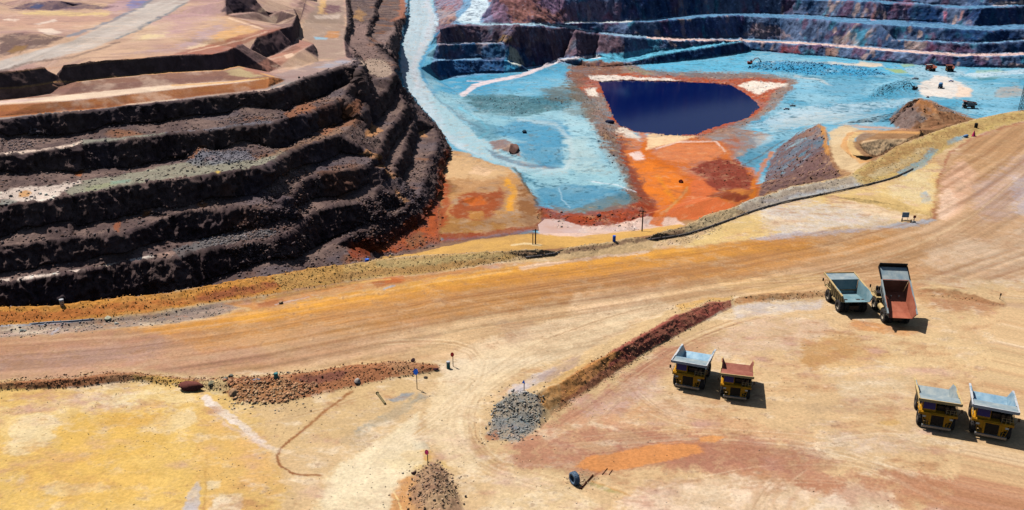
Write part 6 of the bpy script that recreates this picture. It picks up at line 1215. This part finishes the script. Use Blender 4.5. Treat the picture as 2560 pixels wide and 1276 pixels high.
def haul_truck(label, m_in, m_out, body='yellow', raised=0.0, lip_dark=False, grp='haul trucks parked on the apron'):
    o = empty('haul_truck', (0, 0, 0)); props(o, label, 'dump truck', grp); B_ = M[body]
    m = MB(); m.box(-1.0, 1.0, -4.2, 4.2, 1.1, 1.95); m.box(-.9, .9, -3.6, -1.4, .8, 1.4); m.box(-2.4, 2.4, -2.9, -2.2, 1.0, 1.6); m.box(-2.3, 2.3, 2.9, 3.5, 1.0, 1.5); m.build('chassis', M['dark'], o)
    for x, ou in ((-2.45, -1), (-1.35, -1), (1.35, 1), (2.45, 1)): wheel(o, x, -2.55, 1.36, 1.0, ou)
    for x, ou in ((-2.45, -1), (2.45, 1)): wheel(o, x, 3.1, 1.36, 1.0, ou)
    m = MB(); m.box(-1.15, 1.15, 2.6, 4.9, 1.5, 3.1); m.build('hood', B_, o, .06)
    m = MB()
    m.box(-1.0, 1.0, 4.9, 4.97, 1.25, 2.95)
    for k in range(7): m.box(-.95, .95, 4.97, 5.02, 1.32 + k * .23, 1.42 + k * .23)
    m.build('grille', M['black'], o)
    m = MB(); m.box(-1.35, -1.0, 4.72, 5.05, 1.0, 3.1); m.box(1.0, 1.35, 4.72, 5.05, 1.0, 3.1); m.box(-1.35, 1.35, 4.7, 5.06, 2.97, 3.16)
    for sx in (-1, 1): m.hexa([(sx * 1.35, 4.3, 1.7), (sx * 2.2, 4.4, 2.3), (sx * 2.2, 5.0, 2.3), (sx * 1.35, 5.0, 1.7), (sx * 1.35, 4.3, 3.0), (sx * 2.2, 4.4, 3.0), (sx * 2.2, 5.0, 3.0), (sx * 1.35, 5.0, 3.0)])
    m.build('front_frame', B_, o, .03)
    m = MB(); m.box(-2.3, 2.3, 4.85, 5.3, .62, 1.05); m.build('bumper', M['steel'] if body == 'yellow' else B_, o, .05)
    m = MB(); m.box(-3.05, 3.05, 1.6, 4.85, 3.12, 3.32); m.box(-3.05, -1.2, 4.6, 5.0, 2.9, 3.32); m.box(1.2, 3.05, 4.6, 5.0, 2.9, 3.32)
    for sx in (-1, 1): m.hexa([(sx * 2.0, 1.7, 2.9), (sx * 3.05, 1.7, 2.5), (sx * 3.05, 1.9, 2.5), (sx * 2.0, 1.9, 2.9), (sx * 2.0, 1.7, 3.12), (sx * 3.05, 1.7, 3.12), (sx * 3.05, 1.9, 3.12), (sx * 2.0, 1.9, 3.12)])
    dk = m.build('deck', B_, o, .03)
    for (a, b) in (((-3.0, 4.9), (-1.2, 4.9)), ((-3.0, 4.9), (-3.0, 2.0)), ((3.0, 4.9), (3.0, 2.0))):
        m = MB()
        for z in (3.8, 4.25): m.bar((a[0], a[1], z), (b[0], b[1], z), .03, 5)
        for t in (0, .33, .66, 1): x = a[0] + (b[0] - a[0]) * t; y = a[1] + (b[1] - a[1]) * t; m.bar((x, y, 3.3), (x, y, 4.25), .03, 5)
        m.build('handrail', M['cream'] if body == 'yellow' else B_, dk)
    # cab on the right-hand side of the deck, cabinets and filters beside it
    m = MB(); m.hexa([(.35, 2.2, 3.32), (2.55, 2.2, 3.32), (2.55, 4.35, 3.32), (.35, 4.35, 3.32), (.4, 2.3, 5.2), (2.5, 2.3, 5.2), (2.5, 4.1, 5.2), (.4, 4.1, 5.2)])
    cab = m.build('cab', B_, o, .05)
    m = MB(); m.hexa([(.5, 4.36, 3.72), (2.4, 4.36, 3.72), (2.4, 4.38, 3.72), (.5, 4.38, 3.72), (.53, 4.2, 5.05), (2.37, 4.2, 5.05), (2.37, 4.22, 5.05), (.53, 4.22, 5.05)]); m.build('windscreen', M['glass'], cab)
    m = MB(); m.box(2.55, 2.58, 2.6, 4.0, 3.9, 4.95); m.build('side_window', M['glass'], cab)
    m = MB(); m.box(-1.1, .2, 2.2, 3.7, 3.32, 4.3); m.box(-2.8, -1.4, 2.3, 3.9, 3.32, 4.0); m.build('equipment_cabinet', M['dark'], o, .04)
    m = MB(); m.lathe([(3.32, .02), (3.32, .34), (4.6, .34), (4.75, .2), (4.75, .02)], (-2.1, 4.2, 0), 'z', 14); m.lathe([(3.32, .02), (3.32, .34), (4.6, .34), (4.75, .2), (4.75, .02)], (-1.35, 4.2, 0), 'z', 14); m.build('air_filter', M['dark'], o)
    for sx in (-1, 1):
        m = MB(); m.box(sx * 2.1 - .28, sx * 2.1 + .28, 5.0, 5.06, 2.45, 2.75); m.build('headlight', M['light'], o)
        m = MB(); m.bar((sx * 3.0, 4.8, 3.3), (sx * 3.5, 4.9, 4.4), .04, 5); m.box(sx * 3.5 - .17, sx * 3.5 + .17, 4.86, 4.94, 4.1, 4.75); m.build('mirror', M['dark'], o)
    m = MB(); m.lathe([(-1.0, .02), (-1.0, .6), (1.0, .6), (1.0, .02)], (-2.1, .3, 1.75), 'y', 16); m.build('fuel_tank', B_, o)
    for sx in (-1, 1):
        m = MB(); m.bar((sx * 1.9, 5.1, .6), (sx * 2.5, 4.95, 3.2), .04, 5); m.bar((sx * 1.4, 5.15, .6), (sx * 2.0, 5.0, 3.2), .04, 5)
        for k in range(6): t = k / 6 + .08; m.bar((sx * (1.9 + .6 * t), 5.1 - .15 * t, .6 + 2.6 * t), (sx * (1.4 + .6 * t), 5.15 - .15 * t, .6 + 2.6 * t), .03, 5)
        m.build('ladder', B_, o)
    if raised > 0:
        for sx in (-1, 1): m = MB(); m.bar((sx * .9, .6, 1.5), (sx * .9, -1.0, 5.0), .16, 8); m.build('hoist_ram', M['steel'], o)
    bed_shape(o, m_in, m_out, (0, -3.6, 2.3), raised, lip_dark)
    return o
def place_truck(o, front, rear, zf, zr, sc=1.0, off=0.0):
    """canopy front-edge middle and body rear-edge middle, as seen"""
    a = Vector(W(front[0], front[1], zf * sc)); b = Vector(W(rear[0], rear[1], zr * sc)); d = (a - b); d.z = 0; d.normalize()
    rz = math.atan2(-d.x, d.y); c = a - d * 5.25 * sc
    z = np.median(VD[(np.abs(VD[:, 0] - c.x) < 4) & (np.abs(VD[:, 1] - c.y) < 4), 2]) if True else 0
    o.location = (c.x, c.y, float(z) - .03); o.rotation_euler = (0, 0, rz); o.scale = (sc, sc, sc)
t1 = haul_truck('yellow dump truck with pale blue empty bed, standing left of the red-bed truck', M['bed_blue'], M['white']); place_truck(t1, (1722, 910), (1741, 881), 5.75, 4.6, 1.0)
t2 = haul_truck('yellow dump truck with dusty red-brown bed', M['bed_rust'], M['cream']); place_truck(t2, (1842, 940), (1845, 898), 5.75, 4.6, .92)
t3 = haul_truck('yellow dump truck with grey streaked bed and cream sides, left of the right-hand pair', M['bed_grey'], M['cream']); place_truck(t3, (2352, 1006), (2338, 962), 5.75, 4.6, 1.02)
t4 = haul_truck('yellow dump truck with bluish scraped bed, cut by the right picture edge', M['bed_blue'], M['white']); place_truck(t4, (2490, 1024), (2479, 974), 5.75, 4.6, 1.06)
t5 = haul_truck('cream dump truck seen from behind with lowered pale teal bed', M['bed_teal'], M['cream'], 'cream'); place_truck(t5, (2098, 683), (2143, 755), 5.75, 3.3, 1.09)
t6 = haul_truck('dump truck seen from behind with its rusty bed tipped up high', M['bed_dark'], M['bed_grey'], 'cream', math.radians(30), True)
p_ = Vector(W(2251, 797, 2.5)); t6.location = (p_.x + .75, p_.y + 6.8, 0); t6.rotation_euler = (0, 0, math.radians(-6)); t6.scale = (.94, 1.24, 1.14)
# ------------------------------------------------------------------ signs, drums, poles, pipe
def round_sign(u, vb, vt, rpx, mat, label, tri=False):
    p = gp(u, vb); d = (p - Vector((0, 0, H))).length; hgt = (vb - vt) * d / F / .88; r = rpx * d / F
    o = empty('road_sign', p); props(o, label, 'sign', 'signs on posts at the junction')
    m = MB(); m.bar((0, 0, -.2), (0, 0, hgt), .075, 8); m.build('post', M['pole'], o)
    m = MB()
    if tri: m.poly([(-r, -.1, hgt - r), (r * 1.1, -.1, hgt - r), (0, -.1, hgt + r * 1.1), (-r, -.05, hgt - r), (r * 1.1, -.05, hgt - r), (0, -.05, hgt + r * 1.1)], [(0, 1, 2), (3, 5, 4), (0, 3, 4, 1), (1, 4, 5, 2), (2, 5, 3, 0)])
    else: m.lathe([(-.12, .01), (-.12, r), (-.07, r), (-.07, .01)], (0, 0, hgt), 'y', 28)
    pl = m.build('sign_plate', mat, o); pl.rotation_euler = (math.radians(-16), 0, math.radians(-36)); pl.location = Vector((0, 0, hgt)) - pl.rotation_euler.to_matrix() @ Vector((0, 0, hgt)) + Vector((-.05, -.06, 0))
    if not tri: m = MB(); m.lathe([(-.135, r * .86), (-.135, r), (-.12, r), (-.12, r * .86)], (0, 0, hgt), 'y', 28); m.build('border_ring', mat, pl)
    return o
round_sign(1133, 917, 888, 5.4, M['red'], 'dark red round sign on a thin post beside the barrel')
round_sign(1043, 973, 931, 7.5, M['blue'], 'blue round sign on a thin post below the windrow')
round_sign(1070, 1163, 1130, 6.0, M['pink'], 'pink red round sign on a post at the rubble heap top')
round_sign(1311, 977, 954, 4.5, M['blue'], 'small dark blue triangular sign behind the grey rubble mound', True)
def barrel(u, v, wpx, hpx, mat, label, lid=None):
    p = gp(u, v); d = (p - Vector((0, 0, H))).length; r = wpx * d / F / 2; h = hpx * d / F / .9
    o = empty('barrel', p); props(o, label, 'barrel', 'drums standing by the roads')
    m = MB(); m.lathe([(-.1, .01), (-.1, r * .96), (0, r), (h * .32, r), (h * .33, r * 1.04), (h * .36, r), (h * .64, r), (h * .66, r * 1.04), (h * .69, r), (h * .97, r), (h, r * .95), (h * .985, r * .9), (h * .985, .01)], (0, 0, 0), 'z', 24)
    m.build('drum', mat, o, 0, True)
    if lid is not None:
        m = MB(); m.lathe([(h * .8, r * 1.05), (h * 1.0, r * 1.07), (h * 1.03, r * .9), (h * 1.04, .01)], (0, 0, 0), 'z', 24); m.build('lid', lid, o)
    return o
barrel(1121, 921, 9, 17, M['teal'], 'dark teal barrel with a white lid beside the red sign', M['white'])
barrel(918, 664, 10, 16, M['blue'], 'bright blue barrel on the embankment crest by the dark hill foot')
barrel(1536, 601, 8, 13, M['blue'], 'blue barrel on the embankment in front of the pink pond')
barrel(156, 765, 9, 13, M['steel'], 'grey barrel on the orange embankment near the left edge', M['white'])
barrel(2438, 320, 7, 9, M['black'], 'black barrel on the yellow embankment beside the pink marker')
barrel(690, 945, 10, 13, M['teal'], 'small teal drum on the coarse rubble windrow')
p = gp(2434, 342); o = empty('marker_cone', p); props(o, 'pink cone marker on the yellow embankment below the black barrel', 'marker')
m = MB(); m.box(-.9, .9, -.9, .9, 0, .15); m.build('base', M['pink'], o); m = MB(); m.lathe([(.15, .8), (1.6, .4), (2.5, .1), (2.55, .01)], (0, 0, 0), 'z', 18); m.build('cone', M['pink'], o)
p = gp(2415, 343); o = empty('barrel', p, .6); props(o, 'light blue drum lying on its side left of the pink marker', 'barrel', 'drums standing by the roads')
m = MB(); m.lathe([(-1.1, .01), (-1.1, .6), (-.3, .6), (-.28, .64), (-.22, .6), (.3, .6), (.32, .64), (.38, .6), (1.1, .6), (1.1, .01)], (0, 0, .55), 'x', 20); m.build('drum', mat_simple('light_blue_paint', (110, 160, 210), .5, 0, .4, .2, 3), o, 0, True)
# board on legs by the spare triangle and the short barrier before it
p = gp(2262, 549); o = empty('notice_board', p); props(o, 'blank pale blue board on two legs beside the road bend', 'board')
m = MB(); m.box(-1.0, 1.0, -.05, .05, .85, 2.35); b_ = m.build('board_panel', mat_simple('pale_board', (190, 206, 216), .5, 0, .4, .1, 2), o); m = MB()
m.box(-1.07, 1.07, -.07, .07, .78, .85); m.box(-1.07, 1.07, -.07, .07, 2.35, 2.42); m.box(-1.07, -1.0, -.07, .07, .85, 2.35); m.box(1.0, 1.07, -.07, .07, .85, 2.35); m.build('board_frame', M['white'], b_)
for x in (-.8, .8): m = MB(); m.bar((x, 0, -.2), (x, 0, .85), .06); m.build('leg', M['pole'], o)
p = gp(2262, 555); q = gp(2277, 558); o = empty('barrier', p); props(o, 'low brown rail on two dark stumps in front of the board', 'barrier')
dv_ = q - p; m = MB(); m.bar((-1.2, 0, .35), (dv_.x + .3, dv_.y, dv_.z + .35), .1); m.build('rail', M['pole'], o)
for t in (0, 1): m = MB(); m.bar((-1 + (dv_.x + 1) * t, dv_.y * t, -.1), (-1 + (dv_.x + 1) * t, dv_.y * t, 1.0), .2); m.build('stump', M['dark'], o)
p = gp(2283, 556); o = empty('road_sign', p); props(o, 'little orange square sign on a grey post beside the board', 'sign', 'signs on posts at the junction')
m = MB(); m.bar((0, 0, -.1), (0, 0, 2.2), .14, 8); m.build('post', M['steel'], o); m = MB(); m.box(-.42, .42, -.2, -.14, 1.5, 2.3); m.build('sign_plate', M['orange'], o); m = MB(); m.box(-.5, .5, -.3, .3, -.1, .5); m.build('footing', M['concrete'], o)
p = gp(2499, 748); o = empty('marker_post', p); props(o, 'thin dark post with small plate on the brown mound at far right', 'post')
m = MB(); m.bar((0, 0, -.2), (0, 0, 1.5), .09, 6); m.build('post', M['dark'], o); m = MB(); m.box(-.2, .2, -.12, -.08, .95, 1.5); m.build('plate', M['dark'], o)
p = gp(1312, 985); o = empty('concrete_block', p, .2); m = MB(); m.box(-.45, .45, -.3, .3, -.1, .45, .05); b_ = m.build('block', M['concrete'], o, .03); m = MB(); m.bar((-.15, 0, .44), (-.15, 0, .6), .03); m.bar((-.15, 0, .6), (.15, 0, .6), .03); m.bar((.15, 0, .6), (.15, 0, .44), .03); m.build('lifting_eye', M['dark'], o); props(o, 'small whitish concrete block in front of the triangular sign', 'block')
def upole(u, vb, vt, label, r=.16, arm=True):
    p = gp(u, vb); d = (p - Vector((0, 0, H))).length; h = (vb - vt) * d / F / .94
    o = empty('utility_pole', p); props(o, label, 'pole', 'poles along the pit edge')
    m = MB(); m.bar((0, 0, -.4), (0, 0, h), r, 8); m.build('post', M['pole'], o)
    if arm: m = MB(); m.box(-.9, .9, -.08, .08, h - .5, h - .3); m.build('crossarm', M['pole'], o)
    return o
upole(1332, 611, 584, 'left and shorter pole of the pair on the tan shelf', .13, False)
upole(1338, 612, 574, 'right and taller pole of the pair on the tan shelf', .18)
upole(1605, 579, 528, 'single grey pole in front of the pink pond', .2)
p = gp(2550, 281); o = empty('light_mast', p); props(o, 'tall dark lattice mast at the right picture edge', 'mast')
m = MB()
for (x, y) in ((-.8, -.8), (.8, -.8), (.8, .8), (-.8, .8)): m.bar((x, y, -.5), (x * .35, y * .35, 17), .11, 5)
for k in range(9):
    z0, z1 = k * 1.9, k * 1.9 + 1.9; f0, f1 = .8 * (1 - .65 * z0 / 17), .8 * (1 - .65 * z1 / 17)
    cs_ = ((-1, -1), (1, -1), (1, 1), (-1, 1))
    for j in range(4): a_, b_ = cs_[j], cs_[(j + 1) % 4]; m.bar((a_[0] * f0, a_[1] * f0, z0), (b_[0] * f1, b_[1] * f1, z1), .05, 4); m.bar((a_[0] * f1, a_[1] * f1, z1), (b_[0] * f1, b_[1] * f1, z1), .05, 4)
m.build('lattice_tower', M['dark'], o); m = MB(); m.box(-1.1, 1.1, -.5, .3, 16.8, 17.7); m.build('lamp_head', M['steel'], o)
def tube(path, r, n=8):
    m = MB()
    vs = []; fs = []; k = len(path)
    for i, a in enumerate(path):
        t = (path[min(i + 1, k - 1)] - path[max(i - 1, 0)]).normalized(); s_ = t.cross(Vector((0, 0, 1))).normalized(); u_ = s_.cross(t)
        for j in range(n): an = 2 * math.pi * j / n; vs.append(a + s_ * r * math.cos(an) + u_ * r * math.sin(an))
    for i in range(k - 1):
        for j in range(n): fs.append((i * n + j, i * n + (j + 1) % n, (i + 1) * n + (j + 1) % n, (i + 1) * n + j))
    fs.append(tuple(range(n))[::-1]); fs.append(tuple((k - 1) * n + j for j in range(n)))
    return m.poly(vs, fs)
pp = densify([(1315, 647, 0), (1440, 630, 0), (1580, 608, 0), (1710, 590, 0), (1788, 565, 0), (1879, 530, 0), (1963, 506, 0), (2050, 489, 0), (2155, 467, 0), (2239, 445, 0), (2282, 424, 0)], 14)
path = [gp(u, v) + Vector((0, 0, .34)) for u, v, _ in pp]
for _ in range(3): path = [path[0]] + [(path[i - 1] + path[i] * 2 + path[i + 1]) / 4 for i in range(1, len(path) - 1)] + [path[-1]]
pl = empty('pipeline', path[0]); props(pl, 'long dark grey pipe along the foot of the pit edge embankment', 'pipe')
m = tube([a - path[0] for a in path], .25); m.build('pipe', M['pipe'], pl, 0, True)
for i in range(6, len(path) - 3, 9):
    t = (path[i + 1] - path[i]).normalized(); m = MB(); m.bar(path[i] - path[0] - t * .25, path[i] - path[0] + t * .25, .34, 10); m.build('coupling', M['dark'], pl)
path = [gp(u, v, 2) + Vector((0, 0, .14)) for u, v, _ in densify([(-30, 818, 0), (60, 812, 0), (120, 807, 0), (170, 804, 0), (236, 799, 0)], 16)]
for _ in range(2): path = [path[0]] + [(path[i - 1] + path[i] * 2 + path[i + 1]) / 4 for i in range(1, len(path) - 1)] + [path[-1]]
pl = empty('hose', path[0]); props(pl, 'pale blue grey hose lying in the ditch at far left', 'hose'); tube([a - path[0] for a in path], .13).build('hose_run', mat_simple('dusty_blue_hose', (176, 190, 204), .6, 0, .3, .3, .6), pl, 0, True)
# scrap tyre on its rubble, rusty beam and timber
p = gp(1437, 1210); o = empty('scrap_tyre', p, math.radians(28)); props(o, 'large blue grey scrap tyre standing upright on the apron', 'tyre')
m = MB(); R_ = 1.08; m.lathe([(-.42, R_ * .5), (-.48, R_ * .82), (-.36, R_ * .97), (0, R_), (.36, R_ * .97), (.48, R_ * .82), (.42, R_ * .5), (.3, R_ * .56), (.34, R_ * .8), (0, R_ * .88), (-.34, R_ * .8), (-.3, R_ * .56), (-.42, R_ * .5)], (0, 0, .98), 'x', 36)
m.build('tyre_carcass', mat_simple('weathered_tyre', (120, 146, 170), .7, 0, .3, .3, 2, (84, 100, 118), .1), o, 0, True)
m = MB()
for k in range(24):
    a = 2 * math.pi * k / 24; c, s_ = math.cos(a), math.sin(a); c2, s2 = math.cos(a + .12), math.sin(a + .12)
    for sx in (-1, 1): m.hexa([(0, R_ * .99 * c, .98 + R_ * .99 * s_), (sx * .36, R_ * .97 * c, .98 + R_ * .97 * s_), (sx * .36, R_ * .97 * c2, .98 + R_ * .97 * s2), (0, R_ * .99 * c2, .98 + R_ * .99 * s2), (0, R_ * 1.03 * c, .98 + R_ * 1.03 * s_), (sx * .36, R_ * 1.01 * c, .98 + R_ * 1.01 * s_), (sx * .36, R_ * 1.01 * c2, .98 + R_ * 1.01 * s2), (0, R_ * 1.03 * c2, .98 + R_ * 1.03 * s2)])
m.build('tread', o.children[0].data.materials[0], o)
M['rust'] = mat_simple('rusty_iron', (112, 60, 34), .9, .1, .2, .3, 3, (80, 42, 28), .2)
def beam(u0, v0, u1, v1, w, mat, label, name='beam', cat='beam', up=0.0):
    a = gp(u0, v0); b = gp(u1, v1); d = b - a; o = empty(name, a); props(o, label, cat)
    m = MB(); m.bar((0, 0, w), (d.x, d.y, d.z + w + up), w, 4); m.build('shaft', mat, o)
    m = MB(); e_ = d.normalized(); m.bar(Vector((0, 0, w)) - e_ * .06, Vector((0, 0, w)) + e_ * .06, w * 1.5, 8); m.build('end_plate', mat, o); return o
beam(1453, 1223, 1482, 1190, .13, M['rust'], 'rusty beam lying right of the scrap tyre')
beam(1505, 1187, 1519, 1172, .07, M['rust'], 'left one of two rusty stakes at the edge of the orange puddle', 'stake', 'stake')
beam(1524, 1187, 1532, 1175, .06, M['rust'], 'right and shorter stake at the edge of the orange puddle', 'stake', 'stake')
beam(944, 985, 962, 1012, .22, mat_simple('grey_timber', (150, 132, 92), .85, 0, .2, .3, 2), 'grey timber log on the ground left of the bluish strip', 'log', 'log')
# ------------------------------------------------------------------ machines down in the pit
def far_truck(u, v, rz, label, mi, mo, body, sc):
    o = haul_truck(label, mi, mo, body, grp='machines working in the pit'); o.location = gp(u, v, 2); o.rotation_euler = (0, 0, rz); o.scale = (sc, sc, sc); return o
far_truck(2325, 177, math.radians(8), 'distant dump truck with dark red bed, left one below the far wall', M['bed_dark'], M['orange'], 'orange', 1.05)
far_truck(2373, 180, math.radians(-12), 'distant dump truck with brown bed, right one below the far wall', M['bed_rust'], M['dark'], 'yellow', 1.05)
far_truck(2421, 272, math.radians(70), 'white dump truck with brown bed on blue floor behind the mound', M['bed_rust'], M['white'], 'white', .98)
def pickup(u, v, rz, sc, mat, label):
    o = empty('pickup_truck', gp(u, v, 2), rz, sc); props(o, label, 'pickup', 'light vehicles in the pit')
    m = MB(); m.hexa([(-.95, -2.6, .5), (.95, -2.6, .5), (.95, 2.6, .5), (-.95, 2.6, .5), (-.95, -2.6, 1.05), (.95, -2.6, 1.05), (.9, 2.55, 1.05), (-.9, 2.55, 1.05)]); m.box(-.95, -.85, -2.6, -.5, 1.05, 1.4); m.box(.85, .95, -2.6, -.5, 1.05, 1.4); m.box(-.95, .95, -2.6, -2.5, 1.05, 1.4); m.build('body', mat, o, .04)
    m = MB(); m.hexa([(-.9, -.5, 1.05), (.9, -.5, 1.05), (.9, 1.3, 1.05), (-.9, 1.3, 1.05), (-.75, -.35, 1.8), (.75, -.35, 1.8), (.75, .7, 1.8), (-.75, .7, 1.8)]); c_ = m.build('cab', mat, o, .04)
    m = MB(); m.hexa([(-.8, 1.22, 1.1), (.8, 1.22, 1.1), (.8, 1.26, 1.1), (-.8, 1.26, 1.1), (-.7, .74, 1.75), (.7, .74, 1.75), (.7, .78, 1.75), (-.7, .78, 1.75)]); m.build('windscreen', M['glass'], c_)
    for x in (-.85, .85):
        for y in (-1.7, 1.6): m = MB(); m.lathe([(x - .13, .02), (x - .13, .4), (x + .13, .4), (x + .13, .02)], (0, y, .4), 'x', 16); m.build('wheel', M['tyre'], o)
    return o
pickup(2287, 199, math.radians(75), 1.15, M['white'], 'white pickup on pale floor right of the green stain')
pickup(2377, 205, math.radians(60), .85, M['blue'], 'small blue pickup right of the light blue tanker')
pickup(1965, 275, math.radians(85), .9, M['white'], 'white pickup at the rusty lake bank, front one of two')
pickup(1981, 267, math.radians(80), .85, M['steel'], 'grey pickup at the rusty lake bank, rear one of two')
o = empty('tanker_truck', gp(2350, 221, 2), math.radians(-28), 1.15); props(o, 'light blue tanker truck on the white patch of floor', 'tanker', 'machines working in the pit')
mb_ = mat_simple('tanker_blue', (96, 158, 206), .5, 0, .4, .2, 1)
m = MB(); m.box(-1.1, 1.1, -4.4, 3.9, .9, 1.4); m.build('chassis', M['dark'], o); m = MB(); m.lathe([(-4.4, .02), (-4.4, 1.3), (-4.2, 1.5), (1.4, 1.5), (1.6, 1.3), (1.6, .02)], (0, 0, 2.9), 'y', 20); m.build('tank', mb_, o, 0, True); m = MB(); m.box(-1.3, 1.3, 1.9, 3.9, 1.3, 4.0, .12); c_ = m.build('cab', mb_, o, .05); m = MB(); m.box(-1.05, 1.05, 3.84, 3.9, 2.6, 3.6); m.build('windscreen', M['glass'], c_)
for x in (-1.3, 1.3):
    for y in (-3.2, -1.6, 2.9): m = MB(); m.lathe([(x - .25, .02), (x - .25, .75), (x + .25, .75), (x + .25, .02)], (0, y, .75), 'x', 18); m.build('wheel', M['tyre'], o)
def excavator(u, v, rz, sc, mat, label):
    o = empty('excavator', gp(u, v, 2), rz, sc); props(o, label, 'excavator', 'machines working in the pit')
    for x in (-1.3, 1.3): m = MB(); m.hexa([(x - .35, -2, 0), (x + .35, -2, 0), (x + .35, 2, 0), (x - .35, 2, 0), (x - .35, -2.4, .9), (x + .35, -2.4, .9), (x + .35, 2.4, .9), (x - .35, 2.4, .9)]); m.build('track', M['black'], o, .1)
    m = MB(); m.box(-1.5, 1.5, -2.6, 1.6, 1.05, 2.1); m.box(-1.5, 1.5, -2.7, -1.2, 2.1, 2.7); m.build('upper_body', mat, o, .08)
    m = MB(); m.box(-1.5, -.3, .1, 1.8, 2.1, 3.6, .1); c_ = m.build('cab', M['dark'], o, .05); m = MB(); m.box(-1.3, -.5, 1.74, 1.8, 2.4, 3.4); m.build('windscreen', M['glass'], c_)
    m = MB(); m.bar((.35, 1.2, 1.9), (.35, 4.2, 5.6), .36, 4); m.bar((.35, 4.0, 5.5), (.35, 7.0, 5.9), .33, 4); m.build('boom', mat, o)
    m = MB(); m.bar((.35, 6.8, 6.1), (.35, 9.6, 3.2), .27, 4); m.build('stick', mat, o)
    m = MB(); m.hexa([(-.5, 9.2, 1.9), (1.2, 9.2, 1.9), (1.2, 10.3, 1.7), (-.5, 10.3, 1.7), (-.5, 9.3, 3.1), (1.2, 9.3, 3.1), (1.2, 10.0, 3.2), (-.5, 10.0, 3.2)]); m.build('bucket', M['dark'], o)
    return o
excavator(1876, 161, math.radians(-86), 1.15, M['orange'], 'orange excavator reaching over the left end of the blue rock pile')
excavator(2287, 224, math.radians(80), .95, M['dark'], 'dark excavator on the small blue heap left of the white patch')
"""END"""
